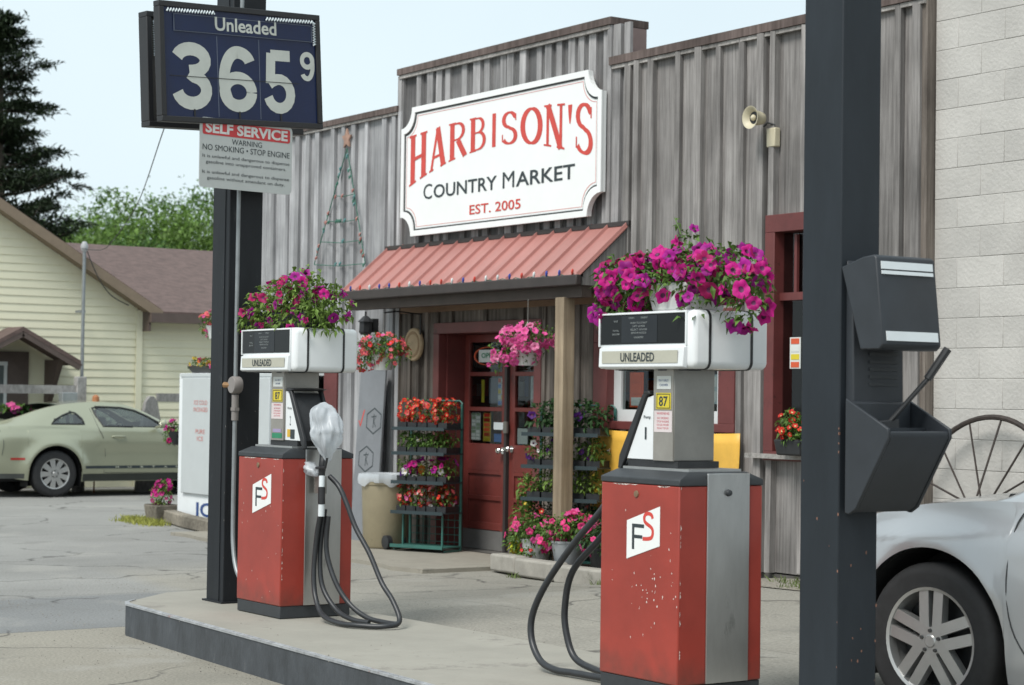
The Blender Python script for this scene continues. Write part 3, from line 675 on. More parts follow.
# ---- windows
def window(o,name,red,wh,sash=None,depth=.05):
    x0,x1,z0,z1=o
    mb=MB(); 
    for a,b in (((x0-red*.2,z1-red),(x1+red*.2,z1+red*.25)),((x0-red*.2,z0-.05),(x1+red*.2,z0+.02)),((x0-red*.2,z0+.02),(x0+red*.8,z1-red)),((x1-red*.8,z0+.02),(x1+red*.2,z1-red))):
        mb.box(V((a[0],F-.10,a[1]))-MT,V((b[0],F+.10,b[1]))-MT)
    fr=mb.build(name,MAROON,mk,bevel=.004)
    ix0,ix1,iz0,iz1=x0+red*.8,x1-red*.8,z0+.02,z1-red
    if wh:
        mb=MB()
        for a,b in (((ix0,iz1-wh),(ix1,iz1)),((ix0,iz0),(ix1,iz0+wh)),((ix0,iz0+wh),(ix0+wh,iz1-wh)),((ix1-wh,iz0+wh),(ix1,iz1-wh))):
            mb.box(V((a[0],F-.02,a[1]))-MT,V((b[0],F+.03,b[1]))-MT)
        mb.build('sash',WINW,fr)
    mb=MB(); mb.box(V((ix0+wh,F+.0,iz0+wh))-MT,V((ix1-wh,F+.006,iz1-wh))-MT); mb.build('pane',GLASSW,fr)
    return fr
window(WL,'window',.28,.12); window(WM,'window',.20,.10); fr=window(WR,'window',.11,.0)
mb=MB(); mb.box(V((-11.75,F-.04,2.29))-MT,V((-11.02,F+.04,2.35))-MT); mb.build('meeting_rail',MAROON,fr)
mb=MB(); mb.box(V((-11.52,F-.03,2.35))-MT,V((-11.49,F-.004,2.8))-MT); mb.build('mullion',MAROON,fr)
bx('window_sill',(-11.93,F-.16,1.065),(-10.86,F-.10,1.10),CAPL)
# things standing inside the windows
def box_thing(name,label,cat,a,c,mat,group=None,bevel=.003,kid=None):
    a=V(a);c=V(c); ctr=V(((a.x+c.x)/2,(a.y+c.y)/2,min(a.z,c.z)))
    mb=MB(); mb.box(a-ctr,c-ctr); o=mb.build(name,mat,None,bevel=bevel,loc=ctr); tag(o,label,cat,group); return o
def poster(name,label,x0,x1,z0,z1,y,mat,lines=None,lm=LETDK,cat='poster',group=None,depth=.003):
    ctr=V(((x0+x1)/2,y,z0)); mb=MB(); mb.box((x0-ctr.x,-depth,0),(x1-ctr.x,0,z1-z0)); o=mb.build(name,mat,None,loc=ctr); tag(o,label,cat,group)
    return o,ctr
# ---- doors
DY=10.72
bx('door_frame',(-16.69,F-.07,2.125),(-14.85,F+.02,2.23),MAROON,bevel=.004)
bx('door_frame',(-16.69,F-.07,0),(-16.59,F+.02,2.124),MAROON,bevel=.004); bx('door_frame',(-14.96,F-.07,0),(-14.85,F+.02,2.124),MAROON,bevel=.004)
bx('door_jamb',(-16.62,F+.021,0),(-16.565,DY+.06,2.16),MAROON); bx('door_jamb',(-15.005,F+.021,0),(-14.95,DY+.06,2.16),MAROON)
bx('door_jamb',(-16.564,F+.021,2.125),(-15.006,DY+.06,2.20),MAROON)
bx('porch_ceiling_trim',(-17.3,F-.085,2.34),(-14.0,F-.045,2.43),M('stained_beam',(.20,.12,.07),rough=.7,var=.2,stretch=(.3,1,1)))
bx('threshold',(-16.56,F-.02,-.01),(-15.01,DY+.05,.035),STEELD)
KICK=M('grey_kick_plate',(.17,.165,.16),rough=.5,metal=.3,var=.15)
def door(x0,x1,flip):
    rows=[(1.06,1.375),(1.415,1.715),(1.755,2.045)]
    sx0,sx1=x0+.085,x1-.085
    mb=MB(); B=lambda a,b,c_,d,y0=DY,y1=DY+.045: mb.box(V((a,y0,c_))-MT,V((b,y1,d))-MT)
    B(x0,sx0,.03,2.12); B(sx1,x1,.03,2.12)
    zc=[.03,1.06]; B(sx0,sx1,.23,.25); B(sx0,sx1,2.045,2.12); B(sx0,sx1,1.375,1.415); B(sx0,sx1,1.715,1.755)
    B(sx0,sx1,.80,1.06); B(sx0,sx1,.515,.56); B(sx0,sx1,.765,.80); B(sx0,sx1,.25,.30)
    d=mb.build('door_leaf',DOORRED,mk,bevel=.003)
    mb=MB()
    for a,b in ((.30,.515),(.56,.765)): mb.box(V((sx0,DY+.018,a))-MT,V((sx1,DY+.04,b))-MT)
    mb.build('raised_panel',DOORRED,d)
    mb=MB(); mb.box(V((x0+.01,DY-.006,.04))-MT,V((x1-.01,DY-.001,.225))-MT); mb.build('kick_plate',KICK,d)
    for a,b in rows:
        mb=MB(); mb.box(V((sx0,DY+.02,a))-MT,V((sx1,DY+.026,b))-MT); mb.build('pane',GLASSW,d)
    return d
d1=door(-16.56,-15.815,0); d2=door(-15.765,-15.01,1)
bx('astragal',(-15.815,DY-.03,.03),(-15.775,DY+.03,2.1),M('astragal_dark',(.04,.035,.035),rough=.5))
def kb(parent,x,z,m=CHROME):
    mb=MB(); mb.cyl(V((x,DY-.002,z))-MT,V((x,DY-.012,z))-MT,.032,.032,18); mb.lathe([(.008,-.01),(.009,-.04),(.028,-.05),(.03,-.065),(.02,-.078),(0,-.08)],V((x,DY,z))-MT,axis='y',n=18)
    mb.build('handle',m,parent,smooth=True)
kb(d1,-15.86,1.0); kb(d2,-15.71,1.02)
mb=MB(); mb.box(V((-16.02,DY-.01,1.2))-MT,V((-15.82,DY-.002,1.27))-MT); mb.build('lock_plate',ALU,d1)
mb=MB(); mb.box(V((-15.80,DY-.05,1.17))-MT,V((-15.74,DY-.03,1.28))-MT); mb.build('hasp',STEELD,mk)
# what shows behind the panes
GY=10.752
o,c=poster('oval_sign','orange rimmed oval sign in the top pane of the left door',-16.44,-15.93,1.80,2.02,GY,DARK,cat='sign')
mb=MB(); mb.lathe([(.90,-.006),(1.,-.012),(1.,.0),(.9,.0)],(0,0,0),axis='y',n=36); 
for i in range(len(mb.v)): x,y,z=mb.v[i]; mb.v[i]=(x*.24,y-.004,z*.09+.11)
mb.build('oval_rim',ORANGE,o,smooth=True); mb=MB(); mb.box((-.13,-.03,.05),(.22,-.02,.17)); mb.build('card',PAPER,o)
mb=MB(); text(mb,'OPEN',(.045,-.031,.09),(1,0,0),(0,0,1),w=.25,h=.05,bold=.02); mb.build('lettering',GREENP,o,fix=False)
poster('bottle_poster','narrow poster with a yellow bottle shape in the middle pane',-16.30,-16.25,1.46,1.68,GY,YEL)
poster('hanging_card','pale blue grey card in the middle pane of the left door',-16.18,-16.03,1.45,1.70,GY+.01,M('bluegrey_card',(.16,.19,.23),rough=.6))
def patch_poster(name,label,x0,x1,z0,z1,rows,cols,mats,y=GY,base=PAPER):
    o,c=poster(name,label,x0,x1,z0,z1,y,base); w_=x1-x0;h_=z1-z0; rg=random.Random(int(x0*100)); k=0
    mbs=[MB() for _ in mats]
    for i in range(rows):
        for j in range(cols):
            q=rg.randrange(len(mats)); mbs[q].box((-w_/2+w_*(j+.12)/cols,-.006,h_*(i+.15)/rows),(-w_/2+w_*(j+.88)/cols,-.0032,h_*(i+.85)/rows))
    for q,mm in zip(mbs,mats):
        if q.v: q.build('print',mm,o)
    return o
patch_poster('magazine_page','colourful magazine page beside the card in the middle pane',-16.01,-15.90,1.43,1.70,5,2,[ORANGE,YEL,PAPER,BLUEP])
patch_poster('price_list','pale ruled price list in the bottom pane of the left door',-16.47,-16.31,1.09,1.36,8,2,[M('grn_tint',(.22,.3,.2)),PAPER])
patch_poster('market_flyer','orange and yellow flyer in the bottom pane of the left door',-16.26,-16.13,1.08,1.36,6,1,[ORANGE,YEL,P_RED],base=M('yellow_flyer',(.55,.4,.06)))
poster('blue_sticker','small blue sticker low in the corner of the left door',-16.07,-15.93,1.08,1.16,GY,BLUEP,cat='sticker')
o,c=poster('hours_notice','white notice sheet with rows of grey print in the right door',-15.46,-15.20,1.42,1.73,GY,PAPER)
mb=MB()
for i,s_ in enumerate(('HOURS','MON - SAT','6 - 8','SUN 7 - 6')): text(mb,s_,(0,-.004,.235-.07*i),(1,0,0),(0,0,1),w=.19,h=.04)
mb.build('lettering',M('faded_ink',(.25,.27,.28)),o,fix=False)
poster('red_flyer','small orange red flyer beside the white notice',-15.16,-15.09,1.5,1.72,GY,FADERED)
poster('small_notice','small white card at the bottom corner of the right door',-15.67,-15.50,1.07,1.22,GY,PAPER)
# dim shelves with goods inside the middle window
def shelf_unit(label,x0,x1,y,zs,seed):
    t=thing('display_shelf',label,'shelf',((x0+x1)/2,y,0)); hw=(x1-x0)/2
    mb=MB(); mb.box((-hw,-.2,0),(-hw+.03,.2,zs[-1]+.35)); mb.box((hw-.03,-.2,0),(hw,.2,zs[-1]+.35)); mb.build('sides',SHELFB,t)
    rg=random.Random(seed)
    for z in zs:
        mb=MB(); mb.box((-hw+.03,-.2,z),(hw-.03,.2,z+.02)); mb.build('shelf',SHELFB,t)
        mbs={}; x=-hw+.06
        while x<hw-.12:
            w_=.05+.07*rg.random(); h_=.1+.14*rg.random(); mm=rg.choice([ORANGE,YEL,PAPER,BLUEP,GREENP,FADERED]); q=mbs.setdefault(mm.name,(MB(),mm))[0]; q.box((x,-.15,z+.021),(x+w_*.85,-.05,z+.021+h_)); x+=w_
        for q,mm in mbs.values(): q.build('goods',mm,t)
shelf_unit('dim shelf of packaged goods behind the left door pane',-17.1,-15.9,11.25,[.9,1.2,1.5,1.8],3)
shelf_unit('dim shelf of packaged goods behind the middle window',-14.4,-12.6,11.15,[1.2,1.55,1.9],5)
patch_poster('red_poster','red framed paper poster in the left side of the middle window',-13.66,-13.47,1.44,1.74,3,1,[PAPER,ORANGE],y=10.54,base=ORANGE)
patch_poster('window_reflection','white and green patches painting the tree reflection in the right side of the middle window',-12.62,-12.36,1.48,1.72,2,2,[PAPER,GREENP],y=10.54,base=M('reflection_blue',(.4,.48,.5)))  # coloured patches stand in for trees and sky mirrored in the pane
poster('white_card','white folded card leaning in the middle window beside the pump',-12.95,-12.84,1.40,1.62,10.54,PAPER,cat='card')
patch_poster('sticker_sheet','red and yellow sheet taped to the right window',-11.50,-11.38,1.76,2.00,4,1,[ORANGE,YEL,PAPER],y=10.42)
t=thing('hanging_lamp','small glowing pendant lamp inside the right window','lamp',(-11.62,10.9,2.36))
mb=MB(); mb.lathe([(0,-.04),(.03,-.03),(.042,0),(.03,.03),(0,.04)],(0,0,0),n=16); mb.build('bulb',M('lamp_glow',(.9,.9,.85),emit=2.5),t,smooth=True)
mb=MB(); mb.cyl((0,0,.04),(0,0,1.7),.005,.005,6); mb.build('cord',BLACKR,t)
# ---- awning (porch roof)
BEAMB=M('dark_brown_beam',(.055,.04,.032),rough=.7,var=.2)
ax0,ax1=-17.60,-13.56; ay0,ay1=9.93,10.44; az0,az1=2.555,3.00
aw=bx('porch_roof',(ax0,ay0+.02,az0-.02),(ax1,ay0+.021,az0-.0),GUT)
import bmesh as _b
mb=MB(); dz=(az1-az0)/(ay1-ay0)
def q(x,y,o=0): return V((x,y,az0+(y-ay0)*dz+o))-MT
mb.hexa([q(ax0,ay0-.03),q(ax1,ay0-.03),q(ax1,ay1),q(ax0,ay1),q(ax0,ay0-.03,.012),q(ax1,ay0-.03,.012),q(ax1,ay1,.012),q(ax0,ay1,.012)])
n=15
for i in range(n+1):
    x=ax0+.02+(ax1-ax0-.04)*i/n
    mb.hexa([q(x-.013,ay0-.03,.012),q(x+.013,ay0-.03,.012),q(x+.013,ay1,.012),q(x-.013,ay1,.012),q(x-.006,ay0-.03,.045),q(x+.006,ay0-.03,.045),q(x+.006,ay1,.045),q(x-.006,ay1,.045)])
mb.build('roof_sheet',AWN,aw)
bx('flashing',(ax0-.02,ay1-.03,az1-.005),(ax1+.02,ay1+.02,az1+.035),GUT,parent=aw)
bx('gutter',(ax0-.01,ay0-.06,az0-.095),(ax1+.01,ay0-.005,az0-.004),GUT,parent=aw,bevel=.01)
bx('header_beam',(ax0+.05,ay0+.03,az0-.19),(ax1-.03,ay0+.13,az0-.03),BEAMB,parent=aw)
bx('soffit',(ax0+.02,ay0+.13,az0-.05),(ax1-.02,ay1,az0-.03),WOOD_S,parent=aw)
GAB=WOOD_R
for x in (ax0+.01,ax1-.03):
    mb=MB(); mb.prism([V((x,ay0+.02,az0-.09))-MT,V((x,ay1,az0-.09))-MT,V((x,ay1,az1-.01))-MT,V((x,ay0+.02,az0))-MT],(.02,0,0)); mb.build('end_panel',GAB,aw)
mb=MB(); mb.box((-.062,-.062,0),(.062,.062,2.37)); po=mb.build('porch_post',POSTW,mk,bevel=.006,loc=V((-13.87,9.99,0))-MT)
# string of bulbs along the awning
t=thing('string_lights','string of white, red and blue bulbs clipped along the awning edge','string lights',(-15.6,9.89,2.55))
mb=MB(); P=[]
for i in range(61): x=-2.03+4.02*i/60; P.append((x,0.0,.0+.012*math.sin(i*1.9)))
mb.tube(P,.004,5); mb.build('wire',WIREG,t)
bm_=[M('bulb_white',(.75,.8,.8),rough=.2),M('bulb_red',(.6,.07,.05),rough=.2),M('bulb_blue',(.04,.08,.4),rough=.2)]
for i in range(22):
    x=-1.98+3.95*i/21; mb=MB(); mb.tube([(x,-.005,.0),(x+.012,-.012,.022),(x+.02,-.015,.04),(x+.024,-.016,.05)],[.006,.012,.010,.002],8); mb.build('bulb',bm_[(i*2+(i//5))%3],t,smooth=True)
mb=MB()
for i in range(22): x=-1.95+3.95*i/21; mb.box((x-.006,-.012,-.035),(x+.006,-.006,.0))
mb.build('clips',ALU,t)
# ---- big market sign
sg=thing('market_sign',"white scalloped sign reading Harbison's Country Market Est. 2005 above the awning",'shop sign',(-15.54,10.36,3.745))
sw,sh=1.675,.64
def notch(i,r=.20,n=7):
    w_,h_=sw-i,sh-i; rr=r+i*.0; P=[]
    for cx_,cy_,a0 in ((w_,h_,270),(-w_,h_,360),(-w_,-h_,90),(w_,-h_,180)):
        a=[a0-90*k/n for k in range(n+1)]
        for q_ in a: P.append((cx_+rr*math.cos(R_(q_)),cy_+rr*math.sin(R_(q_))))
    return P
def plate(mb,P,y0,y1): mb.prism([(x,y0,z) for x,z in P],(0,y1-y0,0))
def ringm(mb,A,B,y0,y1):
    n=len(A)
    for i in range(n):
        j=(i+1)%n; mb.hexa([(A[i][0],y0,A[i][1]),(A[j][0],y0,A[j][1]),(B[j][0],y0,B[j][1]),(B[i][0],y0,B[i][1]),(A[i][0],y1,A[i][1]),(A[j][0],y1,A[j][1]),(B[j][0],y1,B[j][1]),(B[i][0],y1,B[i][1])])
mb=MB(); 
P=notch(0.)
ctr=[(0,0)]
n=len(P)
b0=mb.pts([(x,.0,z) for x,z in P]); b1=mb.pts([(x,.04,z) for x,z in P]); c0=mb.pts([(0,0,0)]); c1=mb.pts([(0,.04,0)])
for i in range(n): j=(i+1)%n; mb.face([c0,b0+i,b0+j]); mb.face([c1,b1+j,b1+i]); mb.face([b0+i,b1+i,b1+j,b0+j])
mb.build('panel',WHITEP,sg)
mb=MB(); ringm(mb,notch(-.004),notch(.05),-.016,-.0005); mb.build('border',WHITEP,sg)
mb=MB(); ringm(mb,notch(.0505),notch(.066),-.006,-.0005); mb.build('dark_line',RINGDK,sg)
mb=MB(); ringm(mb,notch(.085),notch(.090),-.002,-.0005); mb.build('red_line',PINKLN,sg)
# HARBISON'S : serif letters bowed at top and bottom, drawn as strokes in a unit box then warped
def arc(cx_,cy_,rx,ry,a0,a1,n=10): return [(cx_+rx*math.cos(R_(a0+(a1-a0)*i/n)),cy_+ry*math.sin(R_(a0+(a1-a0)*i/n))) for i in range(n+1)]
T1=.25;T2=.13
def sub(p,q_,n=5): return [(p[0]+(q_[0]-p[0])*i/n,p[1]+(q_[1]-p[1])*i/n) for i in range(n+1)]
def stem(x,t_=T1): return [(sub((x,0),(x,1)),t_),([(x-.19,.02),(x+.19,.02)],('h',.045)),([(x-.19,.98),(x+.19,.98)],('h',.045))]
GL={
 'H':stem(.2)+stem(.8)+[([(.2,.5),(.8,.5)],('h',.075))],
 'A':[(sub((.12,0),(.5,1)),T2*1.1),(sub((.5,1),(.86,0)),T1*1.1),([(.25,.3),(.76,.3)],('h',.065)),([(.0,.02),(.26,.02)],('h',.045)),([(.68,.02),(1.02,.02)],('h',.045))],
 'R':stem(.2)+[([(.2,.96)]+arc(.5,.74,.32,.22,90,-90)+[(.2,.52)],.17),(sub((.52,.5),(.92,.0)),T1),([(.84,.02),(1.02,.02)],('h',.045))],
 'B':stem(.2)+[([(.2,.96)]+arc(.5,.75,.28,.21,90,-90)+[(.2,.54)],.17),([(.2,.54)]+arc(.52,.29,.34,.25,90,-90)+[(.2,.04)],.18)],
 'I':stem(.5,.6),
 'O':[(arc(.5,.5,.40,.46,0,360,28),.22)],
 'N':stem(.17,.13)+stem(.83,.13)+[(sub((.17,1),(.83,0)),T1)],
 'S':[([(.84,.80)]+arc(.5,.735,.32,.215,25,265,12)+arc(.5,.265,.36,.22,80,-150,14),.22),([(.86,.70),(.86,.90)],.06),([(.12,.10),(.12,.32)],.06)],
 "'":[(sub((.5,1.0),(.5,.30),3),[.7,.6,.42,.15])],
}
sx0=-15.56
ext=[('H',-17.10,-16.76),('A',-16.72,-16.42),('R',-16.37,-16.05),('B',-16.0,-15.70),('I',-15.63,-15.53),('S',-15.47,-15.18),('O',-15.14,-14.79),('N',-14.76,-14.45),("'",-14.41,-14.32),('S',-14.30,-14.01)]
def env(x):
    t_=(x+15.55)/1.54; top=4.105+.065*(1-t_*t_); bot=3.855-.255*t_*t_; return bot,top
for k_,(g_,xa,xb) in enumerate(ext):
    mb=MB(); wv=xb-xa
    for si,(pl_,t_) in enumerate(GL[g_]):
        e=.002+.0004*si
        if isinstance(t_,tuple):
            hh_=t_[1]; polys=[]
            P4=[(pl_[0][0],pl_[0][1]-hh_/2),(pl_[-1][0],pl_[-1][1]-hh_/2),(pl_[-1][0],pl_[-1][1]+hh_/2),(pl_[0][0],pl_[0][1]+hh_/2)]
            polys=[P4]
        else:
            k2=len(pl_); W=t_ if isinstance(t_,list) else [t_]*k2; A=[];B=[]
            asp=.9
            for i,p in enumerate(pl_):
                a=pl_[max(i-1,0)];c_=pl_[min(i+1,k2-1)]; 
                if g_=='O' and (i==0 or i==k2-1): a=pl_[-2]; c_=pl_[1]
                dx,dy=(c_[0]-a[0])*wv,(c_[1]-a[1])*.42; l=math.hypot(dx,dy) or 1; nx,ny=-dy/l,dx/l
                # thicker on verticals than on horizontals
                tt=W[i]*(.35+.65*abs(nx))
                ux,uy=nx*tt/2, ny*tt/2*wv/.42
                A.append((p[0]+ux,p[1]+uy)); B.append((p[0]-ux,p[1]-uy))
            polys=[[B[i],B[i+1],A[i+1],A[i]] for i in range(k2-1)]
        for P4 in polys:
            out=[]
            for (px,py) in P4:
                X_=xa+px*wv; bt_,tp=env(X_)
                if g_=="'": pass
                out.append((X_-sx0,-e,(bt_+(tp-bt_)*py)-3.745))
            if g_=="'" : out=[(x_,y_,( (4.115-.17*(1-P4[i_][1])/.7)-3.745)) for i_,(x_,y_,z_) in enumerate(out)]
            mb.poly(out)
    mb.build('letter',LETRED,sg,fix=False)
mb=MB(); 
for s_,xa,xb,h_ in (('C',-16.82,-16.66,.150),('OUNTRY',-16.63,-15.52,.132),('M',-15.42,-15.23,.150),('ARKET',-15.20,-14.28,.132)):
    text(mb,s_,((xa+xb)/2-sx0,-.002,3.452-3.745),(1,0,0),(0,0,1),w=xb-xa,h=h_,bold=(0 if len(s_)==1 else .012))
mb.build('name_lettering',LETDK,sg,fix=False)
mb=MB(); text(mb,'EST. 2005',(-15.55-sx0,-.002,3.245-3.745),(1,0,0),(0,0,1),w=.86,h=.092,bold=.01); mb.build('date_lettering',PINKLN2 if 'PINKLN2' in globals() else LETRED,sg,fix=False)
# ---- wall fittings
t=thing('horn_speaker','cream horn loudspeaker on a small box high on the board wall','horn speaker',(-11.83,10.40,3.62))
mb=MB(); d_=V((.02,-1,0)).normalized(); a_=d_.cross(V((0,0,1))).normalized(); b_=V((0,0,1))
mb.lathe([(.02,-.03),(.045,-.01),(.055,.03),(.06,.08),(.085,.115),(.09,.12),(.08,.117),(.05,.08),(.03,.05)],V((.06,-.06,.09)),axis=(a_,b_,d_),n=26)
mb.lathe([(0,.07),(.022,.07),(.025,.09),(.012,.105),(0,.106)],V((.06,-.06,.09)),axis=(a_,b_,d_),n=16); mb.build('horn',HORN,t,smooth=True,ang=50)
mb=MB(); mb.lathe([(.0,.078),(.049,.078)],V((.06,-.06,.09)),axis=(a_,b_,d_),n=20); mb.build('throat',BLACKR,t)
mb=MB(); mb.box((.05,.0,-.13),(.15,.06,.02)); mb.build('driver_box',HORN,t,bevel=.008)
mb=MB(); mb.tube([(.05,-.0,.05),(.07,-.04,.03),(.09,-.02,.06),(.13,.02,.04)],.008,6); mb.build('bracket',BLACKR,t)
t=thing('wall_lantern','small black wall lantern beside the coral flower basket','lantern',(-17.78,10.38,2.13))
mb=MB(); mb.lathe([(0,.0),(.05,.0),(.07,.03),(.065,.13),(.085,.135),(.03,.19),(.01,.2),(.01,.24),(0,.24)],(0,-.09,0),n=8); mb.build('cage',BLACKR,t)
mb=MB(); mb.box((-.03,-.02,.03),(.03,.05,.17)); mb.bar((0,0,.1),(0,-.05,.1),.02,.02); mb.build('wall_plate',BLACKR,t)
t=thing('round_plaque','round tan wooden plaque hung on the dark boards left of the doors','plaque',(-17.0,10.40,1.86))
mb=MB(); mb.lathe([(0,-.02),(.155,-.02),(.165,-.01),(.165,.01),(0,.01)],(0,0,.165),axis='y',n=30); mb.build('disc',PLAQ,t,smooth=True)
mb=MB(); mb.lathe([(.10,-.022),(.125,-.026),(.13,-.021)],(0,0,.165),axis='y',n=30); mb.build('carved_ring',M('plaque_ring',(.30,.2,.11),rough=.8),t,smooth=True)
# tree of light strings on the left wall
t=thing('light_tree','tree shaped frame of unlit string lights on the pale boards','light tree',(-18.5,10.40,2.9))
X0=-18.5; apex=(-18.42-X0,4.12-2.9); bl=(-19.10-X0,2.92-2.9); br=(-18.0-X0,2.88-2.9)
mb=MB(); mb.tube([(apex[0],0,apex[1]),(bl[0],0,bl[1])],.006,5); mb.tube([(apex[0],0,apex[1]),(br[0],0,br[1])],.006,5)
for k_ in (.40,.62,.80,1.0):
    a=(apex[0]+(bl[0]-apex[0])*k_,apex[1]+(bl[1]-apex[1])*k_); b_=(apex[0]+(br[0]-apex[0])*k_,apex[1]+(br[1]-apex[1])*k_)
    mb.tube([(a[0],0,a[1]),((a[0]+b_[0])/2,0,(a[1]+b_[1])/2-.02),(b_[0],0,b_[1])],.0045,5)
mb.build('wire',WIREG,t)
rg=random.Random(4); mbs=[MB(),MB(),MB()]
for k_ in range(44):
    s_=rg.random(); e_=bl if k_%2 else br
    if k_>30: s_=rg.choice((.40,.62,.8,1.)); f_=rg.random(); x=apex[0]+((bl[0]+(br[0]-bl[0])*f_)-apex[0])*s_; z=apex[1]+(bl[1]-apex[1])*s_
    else: x=apex[0]+(e_[0]-apex[0])*s_; z=apex[1]+(e_[1]-apex[1])*s_
    x+=(rg.random()-.5)*.03; mbs[k_%3].tube([(x,0,z),(x+.015*(rg.random()-.5),-.015,z-.02),(x,-.02,z-.045)],[.008,.013,.003],6)
for q_,mm in zip(mbs,(WIREG,M('bulb_teal',(.08,.20,.20),rough=.3),M('bulb_dimred',(.30,.12,.10),rough=.4))): q_.build('bulbs',mm,t)
STAR=M('star_wood',(.33,.20,.15),rough=.7,var=.3)
mb=MB(); mb.prism([(apex[0]+.05*math.cos(R_(90+i*36))*(1 if i%2==0 else .5)*2,-.012,apex[1]+.10+.11*math.sin(R_(90+i*36))*(1 if i%2==0 else .5)) for i in range(10)],(0,.02,0)); mb.build('star',STAR,t)
# leaning board with hexagons
t=thing('leaning_board','tall grey board with hand drawn hexagons leaning by the left window','board',(-17.66,10.24,.035))
mb=MB(); hw=.25; lean=.10
def lb(x,z,o=0): return V((x,lean*z/1.76-o,z))
mb.hexa([lb(-hw,0,.02),lb(hw,0,.02),lb(hw,0),lb(-hw,0),lb(-hw,1.74,.02),lb(hw,1.74,.02),lb(hw,1.74),lb(-hw,1.74)]); mb.build('panel',BOARDG,t)
mb=MB(); vv=(lb(0,1)-lb(0,0)).normalized()
for cx_,cz_,r_ in ((.08,1.22,.13),(-.03,.83,.13),(.16,.45,.11)):
    H_=[(cx_+r_*1.25*math.cos(R_(30+60*i)),cz_+r_*math.sin(R_(30+60*i))) for i in range(6)]
    strip(mb,H_,.016,lb(0,0,.02),(1,0,0),vv,closed=True)
    strip(mb,[(cx_-.05,cz_+.04),(cx_+.05,cz_+.05),(cx_,cz_),(cx_+.04,cz_-.06)],.013,lb(0,0,.02),(1,0,0),vv); strip(mb,[(cx_,cz_+.07),(cx_-.01,cz_-.07)],.011,lb(0,0,.0204),(1,0,0),vv)
mb.build('hexagon_drawing',LETDK,t,fix=False)
mb=MB(); strip(mb,[(-.22,1.22),(-.19,1.16),(-.12,1.33)],.02,lb(0,0,.02),(1,0,0),vv); mb.build('red_tick',LETRED,t,fix=False)
# yellow banner
bn=thing('banner','yellow banner with white and green shapes under the middle window','banner',(-13.0,10.375,.55))
mb=MB(); nx=22;nz=8
mb.pts([(-.99+1.96*i/nx,-.012*math.sin(i*.9+j*.5)-.01*math.sin(i*2.1),.0+.70*j/nz-.02*math.sin(math.pi*i/nx)*(j/nz)) for j in range(nz+1) for i in range(nx+1)])
for j in range(nz):
    for i in range(nx): a=j*(nx+1)+i; mb.face([a,a+1,a+nx+2,a+nx+1])
o=mb.build('cloth',YELB,bn,smooth=True,fix=False); sd=o.modifiers.new('t','SOLIDIFY'); sd.thickness=.003
mb=MB(); mb.poly([(.05,-.036,.05),(.30,-.036,.05),(.24,-.036,.30),(.24,-.036,.58),(.05,-.036,.58)]); mb.build('white_print',PAPER,bn,fix=False)
mb=MB(); mb.poly([(-.03,-.037,.10),(.09,-.037,.10),(.09,-.037,.50),(-.03,-.037,.50)]); mb.build('green_print',GREENP,bn,fix=False)
mb=MB(); mb.poly([(-.14,-.038,.0),(-.02,-.038,.0),(-.02,-.038,.22),(-.14,-.038,.22)]); mb.build('red_print',P_RED,bn,fix=False)

# ------------------------------------------------------------------ block building
bb=thing('block_building','white painted concrete block building at the right edge','block building',(-6,10.6,0)); T2_=V((-6,10.6,0))
mb=MB(); rg=random.Random(9); z=-.02; r_=0; BH=.213; BL=.43
while z<5.6:
    x=-10.10-(BL/2 if r_%2 else 0)
    while x<-2.5:
        xa=max(x,-10.10); xb=x+BL; 
        if xb-xa>.03:
            mb.rv=rg.random(); d_=rg.random()*.0025
            mb.box(V((xa+.0015,10.52-d_,z+.0015))-T2_,V((xb-.0015,10.62,z+BH-.0015))-T2_)
        x+=BL
    z+=BH; r_+=1
mb.build('block_wall',BLOCK,bb,bevel=.0035,seg=2)
mb=MB(); mb.box(V((-10.10,10.5225,-.02))-T2_,V((-2.5,10.9,5.7))-T2_); mb.build('mortar',MORTAR,bb)
mb=MB(); mb.box(V((-10.12,10.7,0))-T2_,V((-10.101,17,5.7))-T2_); mb.box(V((-10.10,16.9,0))-T2_,V((-2.5,17,5.7))-T2_); mb.build('rear_wall',BLOCK,bb)
mb=MB(); mb.box(V((-10.15,10.45,5.7))-T2_,V((-2.4,17.1,5.8))-T2_); mb.build('roof',TRIMW,bb)
# wagon wheel
t=thing('wagon_wheel','large rusty iron spoked wheel leaning on the white block wall','wagon wheel',(-9.44,10.17,.11))
mb=MB(); Rw=.66
def ww_(a,r,o=0): z=Rw+r*math.sin(a); return V((r*math.cos(a),.24*z/(2*Rw)+o,z))
mb.tube([ww_(2*math.pi*i/60,Rw-.01) for i in range(60)],.019,8,closed=True); mb.build('rim',RUSTDK,t,smooth=True)
for i in range(14):
    mb=MB(); a=2*math.pi*i/14+.1; mb.tube([ww_(a+.10*(1 if i%2 else -1),.05,-.07 if i%2 else .02),ww_(a,Rw-.02)],.0075,6); mb.build('spoke',RUSTDK,t,smooth=True)
mb=MB(); mb.lathe([(0,-.1),(.05,-.1),(.07,-.05),(.07,.05),(.05,.1),(0,.1)],ww_(0,0)-V((0,0.03,0)),axis='y',n=18); mb.build('hub',RUSTDK,t,smooth=True)

# ------------------------------------------------------------------ cream house across the road
HX=-30.; hs=thing('cream_house','cream clapboard gable house with brown roof beyond the green coupe','house',(-33,10,0)); HT=V((-33,10,0))
def hp(x,y,z): return V((x,y,z))-HT
